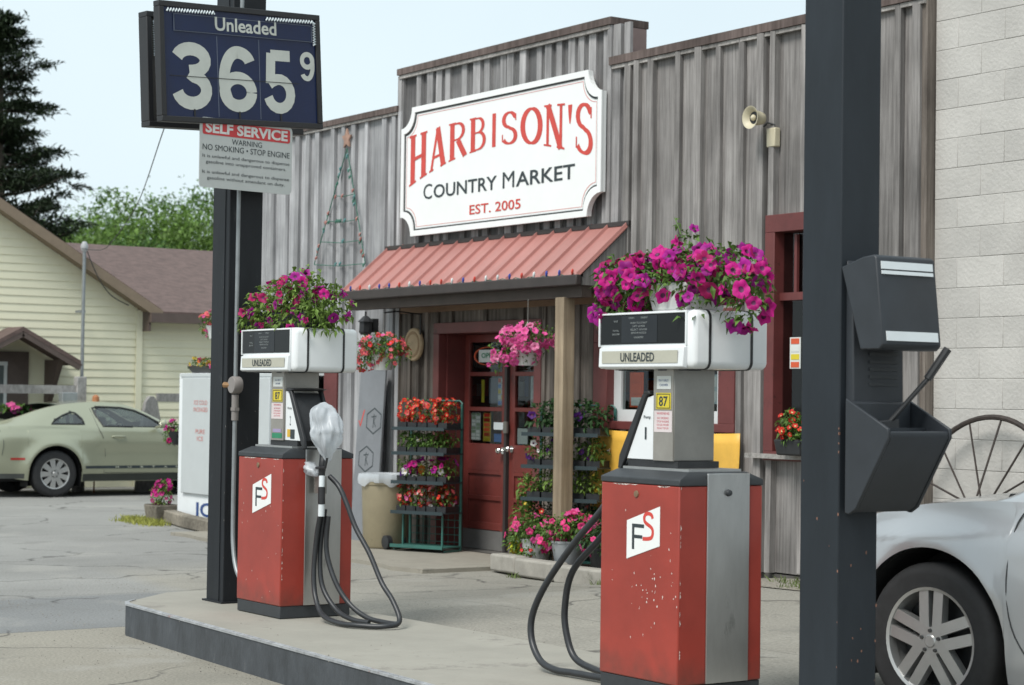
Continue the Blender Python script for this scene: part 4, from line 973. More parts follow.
# gable wall of overlapping boards, face towards +X
mb=MB(); y_pk,z_pk=7.6,6.18; ye=13.15; sl_=(z_pk-2.86)/(ye-y_pk); BH=.125
def rakez(y): return z_pk-abs(y-y_pk)*sl_
z=0.
while z<z_pk:
    z1=min(z+BH,z_pk)
    half=min(ye-y_pk,(z_pk-z)/sl_); half1=min(ye-y_pk,max((z_pk-z1)/sl_,0.0))
    y0,y1,u0,u1=y_pk-half,y_pk+half,y_pk-half1,y_pk+half1
    mb.hexa([hp(HX-.05,y0,z),hp(HX+.014,y0,z),hp(HX+.014,y1,z),hp(HX-.05,y1,z),hp(HX-.05,u0,z1),hp(HX,u0,z1),hp(HX,u1,z1),hp(HX-.05,u1,z1)])
    z+=BH
mb.build('gable_wall',SIDING,hs)
mb=MB(); z=0.
while z<2.75:
    mb.hexa([hp(HX-.35,13.15,z),hp(HX-.03+.014,13.15,z),hp(HX-.03+.014,24,z),hp(HX-.35,24,z),hp(HX-.35,13.15,z+BH),hp(HX-.03,13.15,z+BH),hp(HX-.03,24,z+BH),hp(HX-.35,24,z+BH)]); z+=BH
mb.build('wing_wall',SIDING,hs)
mb=MB(); mb.box(hp(HX-12,y_pk-5.5,0),hp(HX-.4,13.1,2.8)); mb.box(hp(HX-9,13.2,0),hp(HX-.36,24,2.7)); mb.build('rear_walls',SIDING,hs)
mb=MB(); ov=.30
for sgn in (1,-1):
    y0=y_pk; y1=y_pk+sgn*(ye-y_pk+.25); z1=rakez(y1)
    P=[hp(HX+ov,y0,z_pk+.06),hp(HX+ov,y1,z1+.06),hp(HX-12,y1,z1+.06),hp(HX-12,y0,z_pk+.06)]
    mb.hexa(P+[p+V((0,0,.09)) for p in P])
mb.build('roof',SHINGLE,hs)
mb=MB()
for sgn in (1,-1):
    y1=y_pk+sgn*(ye-y_pk+.27); z1=rakez(y1)
    mb.hexa([hp(HX+ov+.002,y_pk,z_pk-.04),hp(HX+ov+.002,y1,z1-.04),hp(HX+ov+.04,y1,z1-.04),hp(HX+ov+.04,y_pk,z_pk-.04),hp(HX+ov+.002,y_pk,z_pk+.13),hp(HX+ov+.002,y1,z1+.13),hp(HX+ov+.04,y1,z1+.13),hp(HX+ov+.04,y_pk,z_pk+.13)])
    mb.hexa([hp(HX+.03,y_pk,z_pk-.02),hp(HX+.03,y1,z1-.02),hp(HX+ov,y1,z1-.02),hp(HX+ov,y_pk,z_pk-.02),hp(HX+.03,y_pk,z_pk+.04),hp(HX+.03,y1,z1+.04),hp(HX+ov,y1,z1+.04),hp(HX+ov,y_pk,z_pk+.04)])
mb.build('rake_board',M('tan_rake',(.22,.165,.115),rough=.6,var=.1),hs)
mb=MB(); e0,e1=HX+.28,HX-4.3; zr0,zr1=2.74,4.12
P=[hp(e0,13.25,zr0),hp(e0,24.3,zr0),hp(e1,24.3,zr1),hp(e1,9.0,zr1),hp(e1+1.6,9.0,zr1-.55),]
P=[hp(e0,13.25,zr0),hp(e0,24.3,zr0),hp(e1,24.3,zr1),hp(e1,13.25,zr1)]; mb.hexa(P+[p+V((0,0,.08)) for p in P])
P=[hp(-31.2,13.26,zr0+(1.48/4.58)*1.38),hp(e1,13.26,zr1),hp(e1,8.2,zr1),hp(-31.2,11.5,zr0+(1.48/4.58)*1.38)]; mb.hexa([p for p in P]+[p+V((0,0,.08)) for p in P])
P=[hp(e1,8.2,zr1),hp(e1,24.3,zr1),hp(e1-4.4,24.3,zr0),hp(e1-4.4,8.2,zr0)]; mb.hexa(P+[p+V((0,0,.08)) for p in P]); mb.build('wing_roof',SHINGLE,hs)
mb=MB(); mb.box(hp(e0,13.2,zr0-.10),hp(e0+.1,24.3,zr0+.05)); mb.build('gutter',BROWNT,hs)
mb=MB(); mb.box(hp(HX+.0,13.2,2.5),hp(e0,13.24,2.86)); mb.box(hp(HX-.03,13.24,zr0-.08),hp(e0,24.3,zr0-.04)); mb.build('soffit',BROWNT,hs)
mb=MB(); mb.box(hp(HX+.023,13.10,0),hp(HX+.04,13.2,2.84)); mb.build('corner_trim',SIDING,hs)
# door with small gabled canopy
mb=MB(); mb.box(hp(HX+.024,10.2,0),hp(HX+.07,11.30,2.12)); dd=mb.build('door',BROWNT,hs)
mb=MB(); mb.box(hp(HX+.071,10.38,.9),hp(HX+.085,10.95,1.92)); mb.build('door_window',M('dim_pane',(.10,.12,.12),rough=.1),dd)
mb=MB(); 
for y in (10.38,10.64,10.92): mb.box(hp(HX+.086,y-.025,.9),hp(HX+.095,y+.025,1.95))
mb.box(hp(HX+.0955,10.36,1.9),hp(HX+.1,10.95,1.96)); mb.build('door_muntin',WINW,dd)
mb=MB()
yp,zp=10.95,2.42; he=.93; dr=.50
for sgn in (1,-1):
    P=[hp(HX+.03,yp,zp),hp(HX+.75,yp,zp),hp(HX+.75,yp+sgn*he,zp-dr),hp(HX+.03,yp+sgn*he,zp-dr)]; mb.hexa(P+[p+V((0,0,.07)) for p in P])
cn=mb.build('door_canopy',SHINGLE,hs)
mb=MB()
for sgn in (1,-1):
    mb.bar(hp(HX+.72,yp,zp-.03),hp(HX+.72,yp+sgn*he,zp-dr-.03),.05,.10)
    mb.prism([hp(HX+.03,yp+sgn*.62,zp-.42),hp(HX+.65,yp+sgn*.62,zp-.42),hp(HX+.5,yp+sgn*.62,zp-.62),hp(HX+.12,yp+sgn*.62,zp-1.15),hp(HX+.03,yp+sgn*.62,zp-1.2)],(0,.08,0))
mb.build('canopy_bracket',BROWNT,cn)
t=thing('service_mast','galvanised electric service mast with weatherhead on the cream house','mast',(-29.65,12.06,0))
mb=MB(); mb.cyl((0,0,0),(0,0,3.75),.028,.028,10); mb.build('pipe',PIPE,t,smooth=True); mb=MB(); mb.lathe([(.03,3.70),(.055,3.74),(.06,3.80),(.035,3.86),(0,3.87)],(0,0,0),n=14); mb.build('weatherhead',M('grey_cap',(.4,.41,.42),rough=.5),t,smooth=True)
mb=MB(); mb.tube(spline([(.02,.02,3.76),(.04,.2,3.35),(-.0,.45,3.05),(-.1,.8,2.9)],5),.008,5); mb.build('cable',BLACKR,t)
mb=MB(); mb.box((-.22,-.04,2.75),(.0,.04,2.79)); mb.box((-.22,-.04,1.2),(.0,.04,1.24)); mb.build('clamp',PIPE,t)
# overhead wire
t=thing('overhead_wire','thin dark overhead wire slanting down behind the price sign','wire',(-11.8,5.9,4.)); mb=MB(); 

mb.tube(spline([V(p)-V((-11.8,5.9,4.)) for p in [(-11.46,5.66,4.2),(-14.64,6.81,4.16),(-18.45,8.32,4.15),(-23.26,10.16,3.89),(-26.24,11.12,3.67),(-27.6,11.5,3.60),(-29.6,12.0,3.75)]],8),[.0035]*10+[.006]*39,5); mb.build('wire_strand',BLACKR,t)
# timber rail fence by the house
def rail_fence(label,y0,y1,posts,z=1.60,x=-28.7):
    t=thing('rail_fence',label,'fence',(x,(y0+y1)/2,0),0,'grey rail fences along the house'); c_=(y0+y1)/2
    mb=MB(); mb.bar((0,y0-c_,z-.06),(0,y1-c_,z-.06),.05,.13); mb.build('rail',GREYW,t)
    mb=MB(); mb.bar((0,y0-c_,z-.62),(0,y1-c_,z-.62),.05,.11); mb.build('rail',GREYW,t)
    for p in posts: mb=MB(); mb.box((-.075,p-c_-.075,0),(.075,p-c_+.075,z+.14)); mb.build('post',GREYW,t,bevel=.01)
rail_fence('grey timber rail fence with square post in front of the house door',7.5,11.72,[11.65,9.0])
rail_fence('low grey rail running behind the pointed post',12.9,15.2,[15.1],z=1.50)
t=thing('pointed_post','weathered round topped wooden post beside the cream house','post',(-28.3,12.62,0)); mb=MB()
mb.prism([(-.05,-.22,0),(-.05,.26,0),(-.05,.20,.9),(-.05,.10,1.38),(-.05,.04,1.46),(-.05,-.03,1.46),(-.05,-.09,1.38),(-.05,-.13,1.2)],(.1,0,0)); mb.build('plank',GREYW,t,bevel=.01)
t=thing('meter_box','small grey meter box with orange jar on top of the fence post','meter box',(-28.5,11.38,0)); 
mb=MB(); mb.box((-.08,-.12,1.25),(.08,.12,1.50)); mb.build('box',PIPE,t,bevel=.01); mb=MB(); mb.box((-.02,-.02,0),(.02,.02,1.25)); mb.build('stake',PIPE,t)
mb=MB(); mb.lathe([(0,1.3),(.05,1.3),(.06,1.36),(.05,1.44),(.02,1.47),(0,1.47)],(0.05,.42,0),n=14)
mb.cyl((.05,.42,0),(.05,.42,1.3),.012,.012,6); mb.build('jar',M('terracotta',(.35,.14,.06)),t,smooth=True)
# ------------------------------------------------------------------ fuel pumps  (origin = centre of the base on the island)
def rbox_head(mb,x0,x1,y0,y1,z0,z1,r,n=5):
    # rounded in the x-z section, extruded along y with rounded rims
    def sec(i):
        P=[]
        for cx_,cz_,a0 in ((x1-r,z1-r,0),(x0+r,z1-r,90),(x0+r,z0+r,180),(x1-r,z0+r,270)):
            for k in range(n+1): a=R_(a0+90*k/n); P.append((cx_+(r-i)*math.cos(a),cz_+(r-i)*math.sin(a)))
        return P
    rings=[]
    for y,i in ((y0,.018),(y0+.006,.006),(y0+.018,0.),(y1-.018,0.),(y1-.006,.006),(y1,.018)):
        rings.append(mb.pts([(x,y,z) for x,z in sec(i)]))
    m=4*(n+1)
    for A,B in zip(rings,rings[1:]):
        for k in range(m): j=(k+1)%m; mb.face([A+k,A+j,B+j,B+k])
    mb.face([rings[0]+k for k in range(m)]); mb.face([rings[-1]+m-1-k for k in range(m)])
def pump(label,x,s,scx,bag):
    t=thing('fuel_pump',label,'fuel pump',(x,5.705,.2),0,'red FS fuel pumps on the island')
    W,D=.28,.237
    mb=MB(); mb.box((-W+.004,-D+.004,0),(W-.004,D-.004,.07)); mb.build('plinth',CAPDK,t,bevel=.004)
    mb=MB(); mb.box((-W,-D,.071),(W,D,.93)); cb=mb.build('cabinet',CAPRED,t,bevel=.006)
    for sd in (1,-1):
        mb=MB(); x0,x1=(W+.001,W+.009) if sd>0 else (-W-.009,-W-.001)
        mb.box((x0,-.085,.073),(x1,.155,.985)); sp=mb.build('side_panel',STEEL,t,bevel=.002)
        mb=MB(); xx=x1 if sd>0 else x0
        mb.lathe([(0,sd*.018),(.012,sd*.015),(.016,0)],(xx,.03,.90),axis='x',n=14); mb.build('lock',CAPDK,sp,smooth=True)
    for sd in (-1,1):
        mb=MB(); mb.lathe([(0,.006*sd),(.014,.005*sd),(.016,0)],(-.02,sd*(D+.001),.885),axis='y',n=14); mb.build('lock',M('lock_brass',(.25,.16,.1),rough=.5,metal=.5) if sd<0 else CAPDK,cb)
    # cap: lip and sloped top
    mb=MB(); o=.003
    def loop(i,z): return [(-W-o+i*.35,-D-o+i,z),(W+o-i*.35,-D-o+i,z),(W+o-i*.35,D+o-i,z),(-W-o+i*.35,D+o-i,z)]
    L0=mb.pts(loop(0,.931)); L1=mb.pts(loop(0,.957)); L2=mb.pts(loop(.075,.99))
    mb.face([L0+3,L0+2,L0+1,L0]); mb.face([L2,L2+1,L2+2,L2+3])
    for A,B in ((L0,L1),(L1,L2)):
        for k in range(4): j=(k+1)%4; mb.face([A+k,A+j,B+j,B+k])
    mb.build('top_cap',CAPDK,t,bevel=.004)
    mb=MB(); mb.box((-W+.045,-.150,.9905),(W-.045,.150,1.002)); mb.build('deck_plate',STEEL,t)
    mb=MB(); mb.box((-.24 if s<0 else -.10,-.118,1.003),(.12 if s<0 else .24,.118,1.032)); mb.build('column_foot',BLACKR,t)
    # column
    c0,c1=scx
    mb=MB(); mb.box((c0,-.125,1.033),(c1,.105,1.44)); cl=mb.build('column',STEELD,t,bevel=.003)
    mb=MB(); mb.box((c0+.001,-.1285,1.033),(c1-.004,-.1255,1.44)); mb.build('front_trim',M('tan_trim_steel',(.33,.31,.28),rough=.4,metal=.5),cl)
    yf=-.1292
    def stick(name,x0,x1,z0,z1,mm,txt=None,tm=LETDK,h=None,w=None,dx=0,bold=0.):
        mb=MB(); mb.box((x0,yf-.001,z0),(x1,yf,z1)); so_=mb.build(name,mm,cl)
        if txt:
            mb=MB()
            for (tt,zz,hh,ww_) in txt: text(mb,tt,((x0+x1)/2,yf-.001,zz),(1,0,0),(0,0,1),w=ww_,h=hh,bold=bold,eps=.0008)
            mb.build('lettering',tm,so_,fix=False)
    k=.0 if s<0 else -.0
    a=c0+.02; b=c1-.02
    stick('blue_sticker',a+.005,b,1.352,1.41,PAPER,[('PAY FIRST',1.385,.010,.07),('CASHIER',1.365,.010,.06)],FADEBLU)
    stick('octane_sticker',a,b-.0,1.262,1.335,YEL,[('87',1.275,.045,.062)],LETDK,bold=.02)
    mb=MB(); 
    for q in ((a+.006,1.266,a+.009,1.331),(b-.009,1.266,b-.006,1.331),(a+.0092,1.266,b-.0092,1.269),(a+.0092,1.328,b-.0092,1.331)): mb.box((q[0],yf-.0022,q[1]),(q[2],yf-.0012,q[3]))
    mb.build('octane_border',LETDK,cl)
    stick('warning_sticker',a-.012,b+.010,1.16,1.255,M('pale_pink_label',(.62,.55,.55),rough=.5),[('WARNING',1.238,.011,.09),('NO SMOKING',1.218,.009,.08),('STOP ENGINE',1.203,.009,.085),('NO CELL PHONES',1.188,.009,.085),('DO NOT TOP OFF',1.173,.009,.08)],M('pink_ink',(.55,.10,.13)))
    if s>0: 
        stick('colour_sticker',a,b,1.045,1.075,GREENP); stick('violet_sticker',a+.01,b-.01,1.08,1.10,M('violet_tint',(.3,.25,.4)))
    # nozzle boot on the side s
    cx_=c1 if s>0 else c0
    top,bot=.055,.205
    mb=MB(); P=[(cx_+s*.001,1.034),(cx_+s*bot,1.034),(cx_+s*top,1.315),(cx_+s*.001,1.325)]
    mb.prism([(x_,-.118,z_) for x_,z_ in P],(0,.19,0)); bo=mb.build('nozzle_boot',PUMPW,t,bevel=.003)
    mb=MB(); th=.030
    Q=[(cx_+s*(bot+.001),1.034),(cx_+s*(bot+.03),.985),(cx_+s*(bot+.055),.99),(cx_+s*(bot+.045),1.05),(cx_+s*(top+.030),1.325),(cx_+s*(top+.01),1.340),(cx_+s*(top-.03),1.338),(cx_+s*(top+.001),1.318)]
    for y0,y1 in ((-.128,-.108),(.07,.09)): mb.prism([(x_,y0,z_) for x_,z_ in Q],(0,y1-y0,0))
    Q2=[(cx_+s*(bot+.002),1.034),(cx_+s*(bot+.02),1.034),(cx_+s*(top+.018),1.315),(cx_+s*(top+.001),1.315)]
    mb.prism([(x_,-.107,z_) for x_,z_ in Q2],(0,.176,0))
    Q3=[(cx_+s*(top-.03),1.328),(cx_+s*(top+.02),1.328),(cx_+s*(top+(.08 if s>0 else .02)),1.338),(cx_+s*(top-.02),1.346)]
    mb.prism([(x_,-.130,z_) for x_,z_ in Q3],(0,.222,0))
    mb.build('boot_surround',BLACKR,bo,bevel=.004)
    mb=MB(); text(mb,'1' if s<0 else '2',(cx_+s*.065,-.1185,1.125),(1,0,0),(0,0,1),w=.012,h=.055,bold=.0)
    text(mb,'Pump',(cx_+s*.055,-.1185,1.215),(1,0,0),(0,0,1),w=.05,h=.018,bold=.01)
    mb.build('number',LETDK,bo,fix=False)
    if s>0:
        mb=MB(); mb.box((cx_+.03,-.1205,1.055),(cx_+.065,-.1185,1.10)); mb.build('yellow_sticker',M('amber_sticker',(.65,.40,.04)),bo)
        mb=MB(); mb.box((cx_+.07,-.1205,1.045),(cx_+.12,-.1185,1.10)); mb.build('black_sticker',LETDK,bo)
    # head
    x0,x1=-.41,.29; y0,y1=-.165,.255; z0,z1=1.441,1.70
    mb=MB(); rbox_head(mb,x0,x1,y0,y1,z0,z1,.035); hd=mb.build('head',PUMPW,t,smooth=True,ang=40)
    for yy in (-.085,.155):
        mb=MB(); m_=MB()
        n=5; r=.035; P=[]
        for cx2,cz2,a0 in ((x1-r,z1-r,0),(x0+r,z1-r,90),(x0+r,z0+r,180),(x1-r,z0+r,270)):
            for q_ in range(n+1): a_=R_(a0+90*q_/n); P.append((cx2+(r+.0035)*math.cos(a_),cz2+(r+.0035)*math.sin(a_)))
        for i in range(len(P)):
            j=(i+1)%len(P); (ax_,az_),(bx_,bz_)=P[i],P[j]
            mb.poly([(ax_,yy-.006,az_),(bx_,yy-.006,bz_),(bx_,yy+.006,bz_),(ax_,yy+.006,az_)])
            mb.poly([(ax_,yy-.006,az_),(bx_,yy-.006,bz_),(bx_*.97,yy-.006,(bz_-1.57)*.97+1.57),(ax_*.97,yy-.006,(az_-1.57)*.97+1.57)])
        mb.build('rubber_strap',BLACKR,hd)
    dx0,dx1=-.393,.225
    mb=MB(); mb.box((dx0,y0-.004,1.553),(dx1,y0+.002,1.687)); ds_=mb.build('display',SCREEN,hd,bevel=.004)
    mb=MB()
    for q in ((dx0-.010,1.543,dx0-.001,1.696),(dx1+.001,1.543,dx1+.010,1.696)): mb.box((q[0],y0-.009,q[1]),(q[2],y0+.001,q[3]))
    mb.box((dx0-.0008,y0-.009,1.6875),(dx1+.0008,y0+.001,1.696)); mb.build('display_rim',PUMPW,hd,bevel=.002)
    mb=MB()
    mb.box((dx0+.16,y0-.0052,1.560),(dx0+.42,y0-.0042,1.682)); mb.build('display_centre',SCREEN2,ds_)
    mb=MB(); gx=dx0+.29; LT=[('CASH',dx0+.235,1.668,.04),('CREDIT',dx0+.33,1.668,.05)]
    for i in range(5): LT.append(('PRICE PER GALLON'[i*2:i*2+11].strip(),dx0+.29,1.642-.012*i,.11))
    LT+= [('SALE',dx0+.12,1.648,.03),('TOTAL',dx0+.12,1.612,.045),('GALLONS',dx0+.12,1.596,.055),('$',dx0+.075,1.665,.01),('9',dx0+.075,1.57,.01)]
    LT=[q for q in LT]
    for a_ in (('CASH',dx0+.235,1.668,.04),('CREDIT',dx0+.33,1.668,.05),('PUSH TO START',dx0+.29,1.645,.12),('LIFT LEVER',dx0+.29,1.63,.09),('SELECT GRADE',dx0+.29,1.615,.12),('REMOVE NOZZLE',dx0+.29,1.60,.11),('UNLEADED',dx0+.29,1.58,.07),('SALE',dx0+.12,1.655,.03),('TOTAL',dx0+.12,1.612,.045),('GALLONS',dx0+.12,1.596,.055)):
        text(mb,a_[0],(a_[1],y0-.0053,a_[2]),(1,0,0),(0,0,1),w=a_[3],h=.008)
    mb.build('display_lettering',M('faint_grey_print',(.25,.27,.27)),ds_,fix=False)
    mb=MB(); mb.prism([(dx0+.015,y0+.001,1.542),(dx0+.015,y0-.022,1.536),(dx0+.015,y0-.026,1.450),(dx0+.015,y0-.012,1.443),(dx0+.015,y0+.001,1.443)],(dx1-dx0-.005,0,0)); tr=mb.build('grade_panel',PUMPW,hd,bevel=.004)
    mb=MB(); mb.box((dx0+.045,y0-.0285,1.467),(dx1-.025,y0-.0265,1.522)); gi=mb.build('grade_insert',CREAM,tr)
    mb=MB(); text(mb,'UNLEADED',((dx0+dx1)/2+.0,y0-.0286,1.474),(1,0,0),(0,0,1),w=.245,h=.040,bold=.012); mb.build('grade_lettering',LETDK,gi,fix=False)
    mb=MB()
    for i in range(4): xx=dx0+.09+i*.145; mb.box((xx,-.13,1.434),(xx+.06,-.05,1.4405))
    mb.build('underside_slots',CAPDK,hd)
    # logo
    lx0,lx1=-.085,.150; yl=-D-.001
    mb=MB(); mb.prism([(lx0,yl,.595),(lx1,yl,.665),(lx1,yl,.838),(lx0,yl,.765)],(0,-.0015,0)); lg=mb.build('logo_plate',PAPER if False else M('logo_white',(.75,.76,.75),rough=.4,var=.03),cb)
    mb=MB(); yy=yl-.0016
    def st(P,w_,mb_,e=.0005): strip(mb_,P,w_,(0,yy,0),(1,0,0),(0,0,1),eps=e)
    st([(-.038,.640),(-.038,.752)],.017,mb); st([(-.046,.745),(.040,.745)],.016,mb,.0008); st([(-.038,.697),(.028,.697)],.015,mb,.0008); mb.build('logo_letter_F',LETDK,lg,fix=False)
    mb=MB(); sp_=[(.100,.782),(.092,.797),(.070,.803),(.048,.797),(.040,.780),(.050,.762),(.092,.742),(.102,.722),(.094,.700),(.070,.692),(.030,.690)]
    sp_=[(p.x,p.y) for p in spline([(a,b,0) for a,b in sp_],4)]
    st(sp_,.017,mb); mb.build('logo_letter_S',LETRED,lg,fix=False)
    # chips of missing paint
    rg=random.Random(int(abs(x)*10)); mb=MB()
    for i in range(46 if s<0 else 22):
        if s<0: cx2=rg.gauss(.10,.10); cz2=rg.gauss(.46,.05) if i<30 else rg.uniform(.1,.9)
        else: cx2=rg.uniform(-.27,.27); cz2=rg.uniform(.1,.9)
        cx2=max(-.27,min(.275,cx2)); w_=rg.uniform(.0015,.0055); h_=rg.uniform(.002,.010)
        P=[(cx2+w_*rg.uniform(.5,1)*math.cos(a_),-D-.0006,cz2+h_*rg.uniform(.4,1)*math.sin(a_)) for a_ in [0,1,2.1,3.1,4.2,5.2]]
        mb.poly(P)
    for i in range(14):
        cy2=-D+.001; cz2=rg.uniform(.12,.92); h_=rg.uniform(.006,.03); mb.poly([(W+.0006,-D+.008,cz2),(W+.0006,-D+.008+rg.uniform(.003,.008),cz2+h_*.4),(W+.0006,-D+.009,cz2+h_)])
    for i in range(8):
        cx2=rg.uniform(-.27,.2); h_=rg.uniform(.002,.005); mb.poly([(cx2,-D-.0006,.926),(cx2+rg.uniform(.01,.05),-D-.0006,.926-h_),(cx2+.06,-D-.0006,.928)])
    mb.build('paint_chips',M('bare_primer',(.62,.56,.52),rough=.7,var=.2),cb,fix=False)
    return t
p2=pump('nearer fuel pump, red with FS logo and a large UNLEADED panel, hoses at its left',-7.01,-1,(-.045,.10),False)
p1=pump('farther fuel pump beside the sign post, its nozzle wrapped in a white bag',-10.67,1,(-.08,.085),True)

def hose(label,paths,r,group='black fuel hoses'):
    c=V(paths[0][0]); c.z=.2
    t=thing('fuel_hose',label,'hose',c,0,group)
    for P in paths:
        mb=MB(); mb.tube(spline([V(p)-c for p in P],8),r,12); mb.build('tube',BLACKH,t,smooth=True,ang=60)
    return t
h2=hose('black hose looping out from the left side of the nearer pump',[
 [(-7.25,5.66,1.28),(-7.34,5.62,1.16),(-7.45,5.60,1.00),(-7.64,5.58,.83),(-7.84,5.56,.62),(-7.94,5.55,.46),(-7.93,5.54,.34),(-7.84,5.53,.25),(-7.72,5.53,.222),(-7.60,5.54,.222),(-7.38,5.56,.222)],
 [(-7.33,5.78,1.25),(-7.42,5.72,1.02),(-7.55,5.66,.85),(-7.74,5.64,.68),(-7.80,5.64,.50),(-7.78,5.64,.37),(-7.71,5.64,.27),(-7.55,5.64,.235),(-7.38,5.62,.235)]],.0165)
h1=hose('black hose hanging and looping on the island at the right of the farther pump',[
 [(-10.26,5.66,1.02),(-10.25,5.655,.86),(-10.29,5.65,.68),(-10.30,5.64,.48),(-10.26,5.63,.34),(-10.14,5.61,.245),(-9.95,5.60,.2185),(-9.80,5.62,.2175),(-9.66,5.74,.2175),(-9.66,5.84,.24),(-9.75,5.85,.345),(-9.86,5.84,.44),(-9.97,5.82,.60),(-10.08,5.79,.74),(-10.15,5.77,.87),(-10.21,5.75,.97),(-10.29,5.73,1.03)],
 [(-10.245,5.70,.80),(-10.26,5.70,.60),(-10.18,5.72,.42),(-10.08,5.76,.30),(-9.95,5.80,.235),(-9.82,5.84,.2185),(-9.72,5.86,.2175)],
 [(-10.27,5.69,.84),(-10.30,5.68,.60),(-10.27,5.68,.40),(-10.14,5.70,.27),(-9.98,5.72,.225),(-9.86,5.76,.2175)]],.0150)
mb=MB(); c=h1.location
mb.cyl(V((-10.258,5.66,1.035))-c,V((-10.252,5.656,.97))-c,.017,.017,14); mb.cyl(V((-10.25,5.656,.87))-c,V((-10.25,5.655,.80))-c,.019,.019,14); mb.build('steel_fitting',ALU,h1,smooth=True)
mb=MB(); mb.cyl(V((-10.252,5.656,.969))-c,V((-10.25,5.656,.871))-c,.021,.021,14); mb.build('swivel',BLACKR,h1,smooth=True)
mb=MB(); mb.box(V((-10.35,5.66,.93))-c,V((-10.27,5.70,1.03))-c); mb.build('hose_clip',STEELD,h1)
# nozzle and bag on the farther pump
t=thing('nozzle','black nozzle wrapped in a crumpled white plastic bag on the farther pump','nozzle',(-10.30,5.70,1.05))
mb=MB(); mb.tube(spline([(.0,-.02,-.02),(.01,-.02,.05),(.0,-.01,.10),(-.02,0,.2),(-.05,0,.32)],5),[.020]*3+[.022]*18,10); mb.build('body',BLACKR,t,smooth=True)
mb=MB(); mb.tube([(-.01,-.05,.03),(.09,-.045,.035),(.10,-.04,.09)],.008,8); mb.build('lever',BLACKR,t,smooth=True)
bm=bmesh.new(); bmesh.ops.create_icosphere(bm,subdivisions=5,radius=1)
for v_ in bm.verts:
    p=v_.co.copy(); nz_=mnoise.noise(p*1.9+V((3,1,7)))*.34+mnoise.noise(V((p.x*4,p.y*4,p.z*1.)))*.20
    top=max(0,p.z); w_=(1.0+.10*p.z if p.z>-.2 else .98*(1+.85*(p.z+.2)))
    w_=max(w_,.22); k_=1+nz_
    v_.co=V((p.x*.085*w_*k_+.015-.05*(p.z-.2)*(1 if p.z>0 else .3),p.y*.10*w_*k_,p.z*.175*(1+nz_*.3)+.235))
bag=bpy.data.meshes.new('bag'); bm.to_mesh(bag); bm.free(); bag.materials.append(BAGW); bag.polygons.foreach_set('use_smooth',[True]*len(bag.polygons))
o=bpy.data.objects.new('bag',bag); COL.objects.link(o); o.parent=t
bm=bmesh.new(); bmesh.ops.create_icosphere(bm,subdivisions=3,radius=1)
for v_ in bm.verts:
    p=v_.co.copy(); k_=1+mnoise.noise(p*2.8)*.6; v_.co=V((p.x*.055*k_-.06,p.y*.05*k_-.05,p.z*.035*k_+.02-p.x*.02))
bag=bpy.data.meshes.new('bag_tail'); bm.to_mesh(bag); bm.free(); bag.materials.append(BAGW); bag.polygons.foreach_set('use_smooth',[True]*len(bag.polygons))
o=bpy.data.objects.new('bag_tail',bag); COL.objects.link(o); o.parent=t
# nozzle of the nearer pump, mostly hidden on its left
t=thing('nozzle','black nozzle hung in the boot of the nearer pump','nozzle',(-7.30,5.70,1.2))
mb=MB(); mb.tube(spline([(.0,.0,.0),(-.03,-.0,.08),(-.02,0,.16),(.04,0,.24)],5),.02,10); mb.build('body',BLACKR,t,smooth=True); mb=MB(); mb.tube([(-.02,-.02,.02),(-.07,-.02,.06),(-.05,-.02,.13)],.008,8); mb.build('lever',BLACKR,t,smooth=True)

# ------------------------------------------------------------------ cars
def sm(keys,n=None):
    xs=np.array([k[0] for k in keys],float); ys=np.array([k[1] for k in keys],float)
    # monotone cubic (Fritsch-Carlson)
    h=np.diff(xs); dl=np.diff(ys)/h; m_=np.zeros(len(xs)); m_[0]=dl[0]; m_[-1]=dl[-1]
    for i in range(1,len(xs)-1): m_[i]=0 if dl[i-1]*dl[i]<=0 else 2*dl[i-1]*dl[i]/(dl[i-1]+dl[i])
    def f(x):
        x=min(max(x,xs[0]),xs[-1]); i=int(min(max(np.searchsorted(xs,x)-1,0),len(xs)-2)); t_=(x-xs[i])/h[i]
        return float((1+2*t_)*(1-t_)**2*ys[i]+t_*(1-t_)**2*h[i]*m_[i]+t_*t_*(3-2*t_)*ys[i+1]+t_*t_*(t_-1)*h[i]*m_[i+1])
    return f
def inpoly(x,z,P):
    c=False; n=len(P)
    for i in range(n):
        x1,z1=P[i]; x2,z2=P[(i+1)%n]
        if (z1>z)!=(z2>z) and x<(x2-x1)*(z-z1)/(z2-z1)+x1: c=not c
    return c
